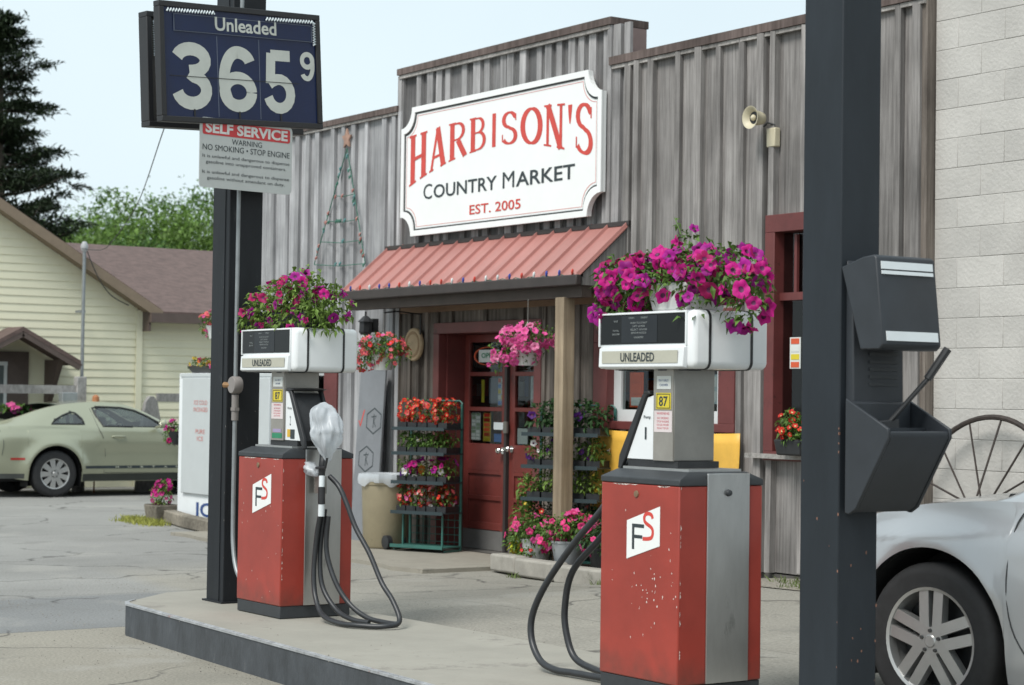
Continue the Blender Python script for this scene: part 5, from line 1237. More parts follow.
def car(root,C,paint,dark):
    """local x forward from the rear bumper minus half length, y left, z up"""
    Lh=C['L']/2; zt=sm(C['top']); zb=sm(C['belt']); yb=sm(C['ybelt']); yt=sm(C['ytop']); ym=sm(C['ymax']); zl=sm(C['low'])
    wheels=C['wheels']; Ra=C['arch']; zw=C['zw']
    def zbot(x):
        z=zl(x)
        for xw in wheels:
            d=abs(x-xw)
            if d<Ra: z=max(z,zw+math.sqrt(Ra*Ra-d*d))
        return z
    def yside(x,z):
        b=zb(x); m_=ym(x); k=max(0,min(1,(z-zl(x))/(b-zl(x))))
        prof=C['prof']; y=m_*np.interp(k,[p[0] for p in prof],[p[1] for p in prof])
        # blend to the belt half width near the shoulder
        kk=max(0,(k-.80)/.20); y=y*(1-kk)+yb(x)*kk if kk>0 else y
        for xw in wheels:
            d=math.hypot(x-xw,z-zw); y+=C['flare']*math.exp(-((d-Ra)/.055)**2)*(1 if z>.2 else .5)
            if 'flare2' in C: y+=C['flare2']*math.exp(-((d-Ra-.03)/.10)**2)
        for (cz,dep,wd,xa,xb2) in C.get('crease',[]):
            f=sst((x-xa)/.25)*sst((xb2-x)/.25); y-=dep*f*math.exp(-((z-cz)/wd)**2)
        return float(y)
    def ygh(x,z):   # greenhouse side
        b=zb(x); te=zt(x)-C['crown'](x); 
        k=0 if te-b<1e-3 else max(0,min(1,(z-b)/(te-b))); 
        return yb(x)*(1-k)+yt(x)*k+.012*math.sin(math.pi*k)
    nx=C.get('nx',150); X=[C['L']*i/nx for i in range(nx+1)]
    X=sorted(set(X+[xw+s_*Ra*c_ for xw in wheels for s_ in (-1,1) for c_ in (1.,.995,.98,.94,.87)]))
    X=[x for x in X if 0<=x<=C['L']]
    ks=[0,.06,.14,.24,.36,.48,.60,.70,.78,.86,.93,1.]; kg=[.04,.12,.25,.4,.55,.7,.85,.96,1.]; kr=[.92,.75,.5,.25,0]
    rows=[]
    for x in X:
        z0=zbot(x); b=zb(x); r=[]
        e=min(x,C['L']-x); 
        for k in ks:
            z=z0+(b-z0)*k; r.append((yside(x,z),z))
        te=zt(x)-C['crown'](x)
        for k in kg: z=b+(te-b)*k; r.append((ygh(x,z),z))
        for k in kr:
            y=yt(x)*k; r.append((y,te+C['crown'](x)*(1-k*k)))
        rows.append(r)
    for sd in (1,):
        pass
    mb=MB(); nr=len(rows[0]); base={}
    for sd in (1,-1):
        base[sd]=mb.pts([(X[i]-Lh,sd*rows[i][j][0],rows[i][j][1]) for i in range(len(X)) for j in range(nr)])
    ng0=len(ks); 
    for i in range(len(X)-1):
        for j in range(nr-1):
            xm=(X[i]+X[i+1])/2; zm=(rows[i][j][1]+rows[i+1][j+1][1])/2; hole=False
            if j>=ng0-1 and j<ng0+len(kg)-1:
                for W_ in C['windows']:
                    if inpoly(xm,zm,W_): hole=True
            if j>=ng0+len(kg)-1:
                ymid=yt(xm)*.5*((kr[j-ng0-len(kg)] if j-ng0-len(kg)>=0 else 1)+kr[j-ng0-len(kg)+1])
                for (xa,xb2,ky) in C['screens']:
                    if xa+.03<xm<xb2-.03 and ymid<yt(xm)*(ky-.03): hole=True
            if hole: continue
            for sd in (1,-1):
                a=base[sd]+i*nr+j; q=[a,a+1,a+nr+1,a+nr]; mb.face(q if sd<0 else q[::-1])
    body=mb.build('body',paint,root,smooth=True,ang=38,fix=False)
    # ends
    for i,nm in ((0,'rear_bumper'),(len(X)-1,'front_bumper')):
        mb=MB(); P=[(X[i]-Lh,r[0],r[1]) for r in rows[i]]+[(X[i]-Lh,-r[0],r[1]) for r in rows[i][::-1][1:]]
        c0=mb.pts([(X[i]-Lh+(-.03 if i==0 else .03),0,.6)]); b0=mb.pts(P)
        for k in range(len(P)): mb.face([c0,b0+k,b0+(k+1)%len(P)])
        mb.build(nm,paint,root,smooth=True)
    # underbody, inner arches, cabin floor
    mb=MB(); mb.box((-Lh+.25,-C['hw']+.25,.22),(Lh-.25,C['hw']-.25,.34)); mb.build('underbody',dark,root)
    for xw in wheels:
        for sd in (1,-1):
            mb=MB(); n=20; Y1=sd*(C['hw']-.03); Y0=sd*(C['hw']-.33)
            A=[(xw-Lh+(Ra+.0)*math.cos(math.pi*k/n),zw+(Ra+.0)*math.sin(math.pi*k/n)) for k in range(n+1)]; A=[(A[0][0],.15)]+A+[(A[-1][0],.15)]
            for k in range(len(A)-1): mb.poly([(A[k][0],Y0,A[k][1]),(A[k+1][0],Y0,A[k+1][1]),(A[k+1][0],Y1,A[k+1][1]),(A[k][0],Y1,A[k][1])])
            mb.poly([(a[0],Y0,a[1]) for a in A]); mb.build('wheel_well',dark,root)
    # windows
    for W_ in C['windows']:
        for sd in (1,-1):
            n=len(W_); mb=MB(); cxw=sum(p[0] for p in W_)/n; czw=sum(p[1] for p in W_)/n
            P=[(x-Lh,sd*(ygh(x,z)-.004),z) for x,z in W_]; cc=mb.pts([(cxw-Lh,sd*(ygh(cxw,czw)-.004),czw)]); b0=mb.pts(P)
            for k in range(n): mb.face([cc,b0+k,b0+(k+1)%n])
            wn=mb.build('side_window',GLASSC,root,fix=False)
            mb=MB(); mb.tube([(x-Lh,sd*(ygh(x,z)+.001),z) for x,z in W_],.014,6,closed=True); mb.build('window_seal',BLACKR,wn,smooth=True)
    for (xa,xb2,ky) in C['screens']:
        mb=MB(); n=12; m_=10; b0=None
        P=[(x-Lh,yt(x)*ky*v_,zt(x)-C['crown'](x)*(ky*v_)**2+.003) for x in [xa+(xb2-xa)*i/n for i in range(n+1)] for v_ in [-1+2*j/m_ for j in range(m_+1)]]
        b0=mb.pts(P)
        for i in range(n):
            for j in range(m_): a=b0+i*(m_+1)+j; mb.face([a,a+1,a+m_+2,a+m_+1])
        mb.build('windscreen' if xa>C['L']*.5 else 'rear_window',GLASSC,root,smooth=True,fix=False)
    # seams
    for S_ in C['seams']:
        for sd in (1,-1):
            P=[]
            for x,z in S_: y=ygh(x,z) if z>zb(x) else yside(x,z); P.append((x-Lh,sd*(y+.0005),z))
            mb=MB(); mb.tube(spline(P,4),.0035,5); mb.build('door_gap',BLACKR,root)
    for (xa,xb2) in C.get('hoodline',[]):
        for sd in (1,-1):
            mb=MB(); mb.tube([(xa+(xb2-xa)*i/24-Lh,sd*(yt(xa+(xb2-xa)*i/24)+.002),zt(xa+(xb2-xa)*i/24)-C['crown'](xa+(xb2-xa)*i/24)+.0005) for i in range(25)],.0035,5); mb.build('hood_gap',BLACKR,root)
    return yside,ygh,Lh
def wheel(root,x,y,sd,r,rr,w_,style,zc):
    c=(x,y,zc); mb=MB()   # y = outer face
    mb.lathe([(rr-.004,-sd*.012),(rr+.004,sd*.0),(rr+.018,-sd*.002),(r-.05,sd*.004),(r-.025,-sd*.002),(r-.008,-sd*.016),(r,-sd*.036),(r,-sd*(w_-.036)),(r-.02,-sd*(w_-.01)),(rr,-sd*w_)],c,axis='y',n=48)
    tw=mb.build('wheel',M('tyre_rubber',(.022,.022,.022),rough=.75,var=.2,vs=15) if 'TYRE' not in globals() else TYRE,root,smooth=True,ang=40)
    mb=MB(); mb.lathe([(rr-.018,-sd*.05),(rr-.012,-sd*.006),(rr+.002,-sd*.001),(rr+.003,-sd*.02)],c,axis='y',n=48)
    mb.lathe([(rr-.004,-sd*.05),(rr-.02,-sd*.10),(rr-.03,-sd*.16)],c,axis='y',n=40)
    ns,dbl=style
    for i in range(ns):
        a0=2*math.pi*i/ns+math.pi/2+(.0 if dbl else .2)
        for da in ((-.17,.17) if dbl else (-.10,.10)):
            wi,wo=(.030,.042) if dbl else (.022,.030)
            p0=(.055*math.cos(a0+da*1.0),.055*math.sin(a0+da)); p1=((rr-.008)*math.cos(a0+da),(rr-.008)*math.sin(a0+da))
            dx,dz=p1[0]-p0[0],p1[1]-p0[1]; l=math.hypot(dx,dz); nx_,nz_=-dz/l,dx/l
            A=[(p0[0]+nx_*wi,p0[1]+nz_*wi),(p0[0]-nx_*wi,p0[1]-nz_*wi),(p1[0]-nx_*wo,p1[1]-nz_*wo),(p1[0]+nx_*wo,p1[1]+nz_*wo)] if dbl else [(p0[0]+nx_*wi,p0[1]+nz_*wi),(p0[0]-nx_*wi,p0[1]-nz_*wi),(p1[0]-nx_*wo*.7,p1[1]-nz_*wo*.7),(p1[0]+nx_*wo*.7,p1[1]+nz_*wo*.7)]
            if dbl:
                ca,sa=math.cos(a0),math.sin(a0); o_=.032*(1 if da>0 else -1); h_=.025
                A=[(.03*ca-sa*(o_+h_),.03*sa+ca*(o_+h_)),(.03*ca-sa*(o_-h_),.03*sa+ca*(o_-h_)),((rr-.012)*ca-sa*(o_*1.25-h_),(rr-.012)*sa+ca*(o_*1.25-h_)),((rr-.012)*ca-sa*(o_*1.25+h_),(rr-.012)*sa+ca*(o_*1.25+h_))]
            b=mb.pts([(x+q[0],y-sd*(.012 if k>1 else .008),zc+q[1]) for k,q in enumerate(A)]); d=mb.pts([(x+q[0]*1.0,y-sd*.055,zc+q[1]) for q in A])
            mb.face([b,b+1,b+2,b+3]); 
            for k in range(4): j=(k+1)%4; mb.face([b+k,b+j,d+j,d+k])
    hub=.062 if dbl else .05
    mb.lathe([(0,-sd*.003),(.024,-sd*.003),(.030,-sd*.008),(hub,-sd*.009),(hub+.006,-sd*.05)],c,axis='y',n=30)
    mb.build('rim',RIMM,tw,smooth=True,ang=30)
    mb=MB()
    for i in range(5): a=2*math.pi*i/5+math.pi/2+.6*0; mb.lathe([(0,sd*.000),(.008,-sd*.0),(.010,-sd*.012)],(x+.047*math.cos(a),y,zc+.047*math.sin(a)),axis='y',n=8)
    mb.build('lug_nuts',CHROMED,tw)
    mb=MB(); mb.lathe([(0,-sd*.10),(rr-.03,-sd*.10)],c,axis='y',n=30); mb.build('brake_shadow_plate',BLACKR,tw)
RIMM=M('alloy_rim',(.52,.52,.51),rough=.38,metal=.75,var=.08); CHROMED=M('lug_metal',(.12,.12,.12),rough=.4,metal=.8); TYRE=M('tyre_rubber',(.022,.022,.023),rough=.72,var=.25,vs=15)
def paintm(name,col,metal=.45,rough=.32):
    return M(name,col,rough=rough,metal=metal,var=.02,vs=1,coat=1.)
GRNP=paintm('pale_olive_paint',(.37,.38,.275),.5,.30); SILP=paintm('silver_paint',(.47,.48,.49),.55,.36)
DKU=M('car_underside',(.012,.012,.013),rough=.8); SEATM=M('dark_seat',(.03,.035,.045),rough=.8)
# green coupe
gr=thing('parked_coupe','pale green two door coupe with black side stripe parked before the cream house','car',(-28.22,12.06,0),R_(90))
GC=dict(L=4.77,hw=.93,wheels=[1.05,3.77],arch=.395,zw=.345,flare=.018,flare2=.035,
 top=[(0,.95),(.12,1.075),(.35,1.10),(.6,1.165),(.95,1.275),(1.35,1.355),(1.8,1.385),(2.15,1.365),(2.45,1.28),(2.85,1.10),(3.1,1.02),(3.6,.97),(4.2,.90),(4.6,.80),(4.77,.70)],
 belt=[(0,.90),(.2,1.0),(.8,1.02),(1.4,1.0),(2.,.985),(2.9,.97),(3.5,.93),(4.2,.85),(4.77,.66)],
 ybelt=[(0,.66),(.15,.78),(.6,.84),(1.2,.86),(2.2,.87),(3.2,.85),(4.2,.80),(4.77,.60)],
 ytop=[(0,.60),(.3,.66),(.8,.62),(1.3,.58),(1.8,.575),(2.2,.59),(2.8,.70),(3.2,.74),(4.2,.70),(4.77,.50)],
 ymax=[(0,.72),(.15,.86),(.5,.91),(1.05,.935),(2.4,.925),(3.8,.93),(4.4,.88),(4.77,.68)],
 low=[(0,.36),(.3,.30),(.7,.24),(1.5,.22),(3.3,.22),(4.2,.24),(4.77,.28)],
 prof=[(0,.945),(.12,.965),(.2,.99),(.45,1.0),(.7,1.0),(.82,.985),(.9,.965),(1,.94)],
 crease=[(.62,.030,.13,1.55,3.4),(.93,-.012,.03,.1,4.2)],
 crown=lambda x:.02+.03*math.exp(-((x-3.8)/1.)**2),
 windows=[[(1.02,1.045),(1.52,1.045),(1.50,1.12),(1.42,1.20),(1.36,1.215),(1.22,1.165),(1.08,1.095)],
          [(1.80,1.015),(2.80,1.00),(2.72,1.06),(2.55,1.16),(2.36,1.245),(2.15,1.285),(1.85,1.295),(1.70,1.275),(1.72,1.18)]],
 screens=[(.42,1.22,.9),(2.22,2.92,.9)],
 seams=[[(1.66,1.27),(1.72,1.0),(1.78,.85),(1.82,.60),(1.80,.36)],[(2.98,1.0),(3.02,.7),(3.0,.4),(2.95,.30)],[(1.80,.345),(2.4,.34),(2.95,.335)],[(.25,.98),(.3,.80),(.28,.6)]])
ys,yg,Lh=car(gr,GC,GRNP,DKU)
for xw in GC['wheels']:
    for sd in (1,-1): wheel(gr,xw-Lh,sd*.935,sd,.335,.215,.22,(9,False),.335)
def side_strip(root,name,x0,x1,z0,z1,mat,ysf,Lh,off=.003,n=24,sides=(-1,1)):
    for sd in sides:
        mb=MB(); b=mb.pts([(x0+(x1-x0)*i/n-Lh,sd*(ysf(x0+(x1-x0)*i/n,z)+off),z) for i in range(n+1) for z in (z0,(z0+z1)/2,z1)])
        for i in range(n):
            for j in range(2): a=b+i*3+j; mb.face([a,a+1,a+4,a+3])
        mb.build(name,mat,root,smooth=True,fix=False)
side_strip(gr,'side_stripe',1.50,3.33,.405,.445,LETDK,ys,Lh)
side_strip(gr,'rocker_panel',1.46,3.36,.225,.33,M('dark_rocker',(.03,.035,.03),rough=.4),ys,Lh)
side_strip(gr,'side_marker',.40,.60,.535,.565,M('marker_red',(.35,.02,.015),rough=.3),ys,Lh,off=.006,n=6)
side_strip(gr,'lower_bumper',.05,.60,.27,.34,M('dark_valance',(.06,.065,.06),rough=.5),ys,Lh,n=10)
for sd in (-1,1):
    mb=MB(); y_=ys(1.98,.86); mb.tube([(1.92-Lh,sd*(y_+.005),.868),(1.96-Lh,sd*(y_+.03),.872),(2.08-Lh,sd*(y_+.03),.872),(2.12-Lh,sd*(y_+.005),.868)],.012,8); mb.build('door_handle',GRNP,gr,smooth=True)
    mb=MB(); mb.tube([(2.62-Lh,sd*.88,1.0),(2.66-Lh,sd*.98,1.03)],.02,8)
    mb.lathe([(0,-.05),(.05,-.045),(.07,0),(.06,.04),(0,.06)],(2.66-Lh,sd*1.02,1.06),axis='x',n=16); mb.build('side_mirror',GRNP,gr,smooth=True)
    mb=MB()
    for i,ch in enumerate('MUSTANG' if sd<0 else ''):
        xx=2.0+i*.19; y_=ys(xx,.42)+.005; text(mb,ch,(xx-Lh,sd*y_,.413),(1,0,0),(0,0,1),w=.05,h=.026,bold=.02)
    if mb.v: mb.build('stripe_lettering',M('stripe_print',(.45,.47,.38)),gr,fix=False)
for (xx,yy) in ((2.05,.36),(2.05,-.36),(1.25,.3),(1.25,-.3)):
    mb=MB(); zz=.62 if xx>1.5 else .7
    mb.prism([(xx-Lh-.1,yy-.22,zz-.2),(xx-Lh+.12,yy-.22,zz-.2),(xx-Lh+.02,yy-.22,zz+.32),(xx-Lh-.12,yy-.22,zz+.36),(xx-Lh-.22,yy-.22,zz+.30)],(0,.44,0)); mb.box((xx-Lh-.12,yy-.12,zz+.36),(xx-Lh-.04,yy+.12,zz+.52)) if xx>1.5 else None
    mb.build('seat',SEATM,gr,bevel=.03)
mb=MB(); mb.box((.95-Lh,-.7,.4),(2.95-Lh,.7,.62)); mb.prism([(2.6-Lh,-.7,.62),(3.0-Lh,-.7,.62),(3.0-Lh,-.7,.95),(2.7-Lh,-.7,.93)],(0,1.4,0)); mb.build('cabin_trim',DKU,gr)
mb=MB(); mb.tube([(2.55-Lh+.03*math.sin(a),.36+.18*math.cos(a),.88+.18*math.sin(a)) for a in [2*math.pi*i/24 for i in range(24)]],.014,6,closed=True); mb.build('steering_wheel',BLACKR,gr)
# silver sedan, nose to the left, near side = its left
ang=math.atan2(-.12,-.993)
SC=dict(L=5.05,hw=.925,wheels=[1.20,4.02],arch=.405,zw=.355,flare=.012,flare2=.02,
 top=[(0,.90),(.1,1.03),(.5,1.08),(.9,1.12),(1.4,1.32),(1.9,1.44),(2.4,1.475),(2.9,1.42),(3.3,1.24),(3.72,1.045),(3.9,1.01),(4.3,.96),(4.75,.87),(5.05,.68)],
 belt=[(0,.84),(.3,.95),(1.,.97),(2.2,.96),(3.3,.965),(3.65,.975),(4.0,.955),(4.4,.89),(4.8,.74),(5.05,.60)],
 ybelt=[(0,.62),(.2,.76),(.8,.83),(2.,.86),(3.2,.86),(3.9,.835),(4.5,.76),(4.85,.62),(5.05,.46)],
 ytop=[(0,.56),(.4,.68),(1.2,.60),(1.8,.56),(2.6,.57),(3.2,.66),(3.7,.755),(4.2,.74),(4.7,.60),(5.05,.38)],
 ymax=[(0,.70),(.2,.84),(.6,.90),(1.2,.925),(2.5,.925),(3.6,.925),(4.05,.925),(4.45,.88),(4.8,.76),(5.05,.58)],
 low=[(0,.34),(.4,.26),(1.,.21),(3.,.20),(4.4,.21),(5.05,.26)],
 prof=[(0,.955),(.1,.975),(.2,.985),(.45,1.0),(.65,1.0),(.8,.985),(.9,.965),(1,.93)],
 crease=[(.60,-.006,.05,.1,4.6),(.80,-.008,.05,.1,4.6)],
 hoodline=[(3.76,4.80)],
 crown=lambda x:.015+.05*sst((x-3.3)/.6),
 windows=[[(1.35,1.0),(2.28,.985),(2.30,1.36),(2.0,1.375),(1.7,1.30),(1.45,1.15)],[(2.38,.985),(3.42,.965),(3.2,1.11),(2.95,1.27),(2.7,1.35),(2.40,1.365)]],
 screens=[(1.0,1.75,.9),(2.86,3.66,.9)],
 seams=[[(3.56,.95),(3.60,.86),(3.61,.65),(3.58,.45),(3.50,.30),(3.42,.22)],[(2.33,1.38),(2.33,.95),(2.30,.6),(2.30,.24)],[(1.4,.95),(1.32,.8),(1.35,.5)]])
Lh=SC['L']/2; fx,fy=math.cos(ang),math.sin(ang); lx,ly=-fy,fx
wx=4.02-Lh; wy=.925
cxr=-6.258-(fx*wx+lx*wy); cyr=6.504-(fy*wx+ly*wy)
sr=thing('parked_sedan','silver four door sedan with five spoke alloy wheels at the right edge','car',(cxr,cyr,.112),ang)
ys,yg,Lh=car(sr,SC,SILP,DKU)
for xw in SC['wheels']:
    for sd in (1,-1): wheel(sr,xw-Lh,sd*.925,sd,.346,.236,.225,(5,True),.346)
side_strip(sr,'side_moulding',2.40,3.50,.60,.622,SILP,ys,Lh,off=.012)
for sd in (-1,1):
    mb=MB(); mb.tube([(3.30-Lh,sd*.86,.98),(3.32-Lh,sd*.96,1.0)],.02,8); mb.lathe([(0,-.06),(.06,-.05),(.085,0),(.07,.05),(0,.07)],(3.33-Lh,sd*1.02,1.03),axis='x',n=18); mb.build('side_mirror',SILP,sr,smooth=True)
    for xx in (2.55,1.55):
        mb=MB(); y_=ys(xx,.86); mb.tube([(xx-.1-Lh,sd*(y_+.0),.868),(xx-.06-Lh,sd*(y_+.03),.872),(xx+.06-Lh,sd*(y_+.03),.872),(xx+.1-Lh,sd*(y_),.868)],.013,8); mb.build('door_handle',SILP,sr,smooth=True)
mb=MB(); mb.hexa([(3.60-Lh,-.72,.985),(3.74-Lh,-.74,.99),(3.74-Lh,.74,.99),(3.60-Lh,.72,.985),(3.60-Lh,-.72,1.0),(3.73-Lh,-.74,1.004),(3.73-Lh,.74,1.004),(3.60-Lh,.72,1.0)]); mb.build('cowl',BLACKR,sr)
for (xx,yy) in ((2.5,.38),(2.5,-.38),(1.55,0)):
    mb=MB(); hwid=.24 if xx>2 else .6
    mb.prism([(xx-Lh-.1,yy-hwid,.45),(xx-Lh+.12,yy-hwid,.45),(xx-Lh+.02,yy-hwid,1.0),(xx-Lh-.12,yy-hwid,1.03),(xx-Lh-.22,yy-hwid,.95)],(0,2*hwid,0)); mb.build('seat',SEATM,sr,bevel=.03)
mb=MB(); mb.box((1.1-Lh,-.7,.36),(3.6-Lh,.7,.6)); mb.prism([(3.2-Lh,-.7,.6),(3.66-Lh,-.7,.6),(3.66-Lh,-.7,.93),(3.3-Lh,-.7,.92)],(0,1.4,0)); mb.build('cabin_trim',DKU,sr)
for sd in (1,-1):
    mb=MB(); mb.lathe([(0,.04),(.06,.03),(.09,-.02),(.09,-.08)],(4.86-Lh,sd*.56,.66),axis='x',n=20); mb.build('headlight',M('lamp_lens',(.6,.62,.64),rough=.1),sr,smooth=True)
# ------------------------------------------------------------------ flowers and foliage
FR=random.Random(21)
def bloom_mesh(name,petalm,throatm,ruf=.12,depth=.35,mini=False):
    n=10 if mini else 20; mb=MB(); rr=[0,.22,.62,1.]; rings=[]
    mb.rv=.5
    c=mb.pts([(0,0,-depth)])
    for r in (.30,.62,1.0):
        P=[]
        for k in range(n):
            a=2*math.pi*k/n; q=1-ruf*(.5+.5*math.cos(5*a+math.pi)) if r>.5 else 1
            z=-depth*(1-r)**1.6*(.8 if r>.5 else 1)+ (.07*math.cos(5*a)*r if r>.5 else 0)+(-.10 if r==1. else 0)
            jq=1+FR.gauss(0,.05)*(r>.5); P.append((r*q*jq*math.cos(a),r*q*jq*math.sin(a),z+FR.gauss(0,.085)*(r>.5)))
        rings.append(mb.pts(P))
    mb.mi=1
    for k in range(n): mb.face([c,rings[0]+k,rings[0]+(k+1)%n])
    for i in range(2):
        mb.mi=0
        for k in range(n): j=(k+1)%n; mb.face([rings[i]+k,rings[i+1]+k,rings[i+1]+j,rings[i]+j])
    # tube behind
    mb.mi=0; b=mb.pts([(.09*math.cos(2*math.pi*k/5),.09*math.sin(2*math.pi*k/5),-depth*1.9) for k in range(5)]); d=mb.pts([(.30*math.cos(2*math.pi*k/5),.30*math.sin(2*math.pi*k/5),-depth*.95) for k in range(5)])
    for k in range(5): j=(k+1)%5; mb.face([b+k,b+j,d+j,d+k])
    me=bpy.data.meshes.new(name); me.from_pydata(mb.v,[],mb.f); me.materials.append(petalm); me.materials.append(throatm)
    me.polygons.foreach_set('material_index',mb.m); me.polygons.foreach_set('use_smooth',[True]*len(me.polygons))
    a=me.attributes.new('rnd','FLOAT','FACE'); a.data.foreach_set('value',[FR.uniform(.2,.9)]*len(me.polygons)); me.update()
    return me,(mb.v,mb.f,mb.m)
BL={}
def bl(pm,tm,**k):
    k.setdefault('depth',.35)
    key=(pm.name,tm.name,k.get('mini',False))
    if key not in BL: BL[key]=[bloom_mesh('blossom',pm,tm,ruf=.10+.04*q_,depth=.28+.09*q_,mini=k.get('mini',False)) for q_ in range(5)]
    return BL[key]
def rotto(n,spin):
    q=V(n).to_track_quat('Z','Y'); return q.to_matrix().to_4x4() @ Matrix.Rotation(spin,4,'Z')
def leaves(mb,c,n,size,nrm=None,rg=FR,narrow=.5,droop=.3):
    """one leaf: 6-vertex folded blade"""
    d=V((rg.gauss(0,1),rg.gauss(0,1),rg.gauss(.1,.8))); 
    if nrm is not None: d=d*.7+V(nrm)*.9
    d.normalize(); up=V((rg.gauss(0,.4),rg.gauss(0,.4),1)); s_=d.cross(up)
    if s_.length<.05: s_=V((1,0,0))
    s_.normalize(); u_=s_.cross(d); w_=size*narrow; l=size
    mb.rv=rg.random()
    a=c; t_=c+d*l-V((0,0,1))*l*droop; m_=c+d*l*.5+u_*l*.08
    b=mb.pts([a,m_+s_*w_*.5+u_*w_*.18,t_,m_-s_*w_*.5+u_*w_*.18,m_])
    mb.face([b,b+1,b+4]); mb.face([b+1,b+2,b+4]); mb.face([b+2,b+3,b+4]); mb.face([b+3,b,b+4])
def samp(lobes,rg,surf=.45):
    L_=lobes[rg.choices(range(len(lobes)),[l[3]*l[4]*l[5]**.5 for l in lobes])[0]]
    d=V((rg.gauss(0,1),rg.gauss(0,1),rg.gauss(0,1))).normalized(); r=(surf+(1-surf)*rg.random())
    return V((L_[0]+d.x*L_[3]*r,L_[1]+d.y*L_[4]*r,L_[2]+d.z*L_[5]*r)),d,r
def plant(name,label,cat,loc,lobes,nleaf,lsize,flowers,fsize,nfl,leafm=None,group=None,pot=None,indiv=True,mini=False,viewbias=.35,root=None,sprigs=0,seed=None,minz=None,surf=.35,rz=0.):
    rg=random.Random(seed if seed is not None else int(abs(loc[0])*977+abs(loc[2])*131+nleaf))
    t=root or thing(name,label,cat,loc,rz,group)
    mb=MB(); 
    for i in range(nleaf):
        p,d,r=samp(lobes,rg,.15 if rg.random()<.4 else .6)
        if minz is not None and p.z<minz: continue
        leaves(mb,p,1,lsize*rg.uniform(.6,1.25),d,rg)
    # stems
    for i in range(sprigs):
        L_=rg.choice(lobes); a=rg.uniform(0,6.28); b=V((L_[0]+L_[3]*.6*math.cos(a),L_[1]+L_[4]*.6*math.sin(a),L_[2]+L_[5]*.5)); e=b+V((rg.gauss(0,.04),rg.gauss(0,.04),L_[5]*rg.uniform(.5,1.1)))
        mb.tube([b,(b+e)/2+V((rg.gauss(0,.01),0,.01)),e],.0025,4)
        for k in range(7): leaves(mb,b+(e-b)*rg.random(),1,lsize*.8,None,rg)
    mb.build('foliage',leafm or LEAF,t,fix=False)
    toC=(V((0,0,1.5))-V(loc)).normalized()
    mats,wts=zip(*[((f[0],f[1]),f[2]) for f in flowers])
    comb={}
    for i in range(nfl):
        for tr in range(8):
            p,d,r=samp(lobes,rg,.9)
            if (minz is None or p.z>minz) and (d.dot(toC)>-.35 or rg.random()<.3): break
        d=(d+toC*viewbias*rg.random()*1.4+V((rg.gauss(0,.25),rg.gauss(0,.25),rg.gauss(.05,.25)))).normalized()
        p=p+d*fsize*.3
        pm,tm=mats[rg.choices(range(len(mats)),wts)[0]]
        me,geo=rg.choice(bl(pm,tm,mini=mini)); s_=fsize*rg.uniform(.62,1.15)
        T_=Matrix.Translation(p)@rotto(d,rg.uniform(0,6.28))@Matrix.Diagonal((s_,s_*rg.uniform(.8,1),s_,1))
        if indiv and i<99:
            o=bpy.data.objects.new('blossom',me); COL.objects.link(o); o.parent=t; o.matrix_local=T_
        else:
            q=comb.setdefault((pm.name,tm.name),(MB(),pm,tm))[0]; b=q.pts([T_@V(v_) for v_ in geo[0]]); q.rv=rg.random()
            for f_,m_ in zip(geo[1],geo[2]): q.mi=m_; q.face([b+k for k in f_])
    for q,pm,tm in comb.values():
        o=q.build('blossoms',[pm,tm],t,smooth=True,ang=180,fix=False)
        if indiv: o['kind']='stuff'
    if pot: pot(t)
    return t
MAGF=[(P_MAG,THROAT,5),(P_PUR,THROAT,3),(P_CRI,THROAT,2)]
# planter on nearer pump (its base rests on the pump head, z=1.90)
def potbox(x0,x1,y0,y1,z0,z1,m=POTW,name='planter_pot'):
    def f(t):
        mb=MB(); mb.hexa([(x0*.85,y0*.85,z0),(x1*.85,y0*.85,z0),(x1*.85,y1*.85,z0),(x0*.85,y1*.85,z0),(x0,y0,z1),(x1,y0,z1),(x1,y1,z1),(x0,y1,z1)]); mb.build(name,m,t,bevel=.012)
        mb=MB(); mb.box((x0+.01,y0+.01,z1-.01),(x1-.01,y1-.01,z1+.004)); mb.build('soil',SOIL,t)
    return f
plant('petunia_planter','white planter of large magenta petunias spilling over the nearer pump head','planter',(-7.035,5.75,1.903),
 [(-.30,-.06,.14,.22,.18,.13),(-.36,-.10,.03,.15,.11,.13),(-.12,-.02,.19,.18,.15,.10),(.30,-.03,.16,.23,.18,.12),(.46,-.06,.05,.14,.10,.15),(.08,-.02,.20,.18,.13,.09),(-.10,-.13,.13,.12,.05,.08),(.14,-.13,.12,.10,.05,.08),(.26,-.17,.0,.07,.05,.14),(-.02,.02,.30,.06,.06,.10)],
 1700,.046,MAGF,.043,215,pot=potbox(-.18,.18,-.10,.10,0,.13),sprigs=4,minz=-.15,viewbias=1.0)
plant('petunia_planter','smaller flowered petunia planter with much green foliage on the farther pump head','planter',(-10.74,5.75,1.903),
 [(-.22,-.03,.14,.26,.18,.15),(.05,-.03,.18,.28,.18,.15),(.30,0,.12,.20,.17,.13),(-.36,-.10,.06,.13,.10,.12),(.38,-.05,.03,.12,.1,.10),(.0,0,.27,.18,.08,.09),(0,-.12,.05,.3,.08,.09)],
 1900,.050,[(P_MAG,THROAT,3),(P_PUR,THROAT,3),(P_CRI,THROAT,4)],.036,78,pot=potbox(-.30,.30,-.12,.12,0,.10,BLACKR),sprigs=12,minz=-.03,viewbias=.5,leafm=LEAFY)
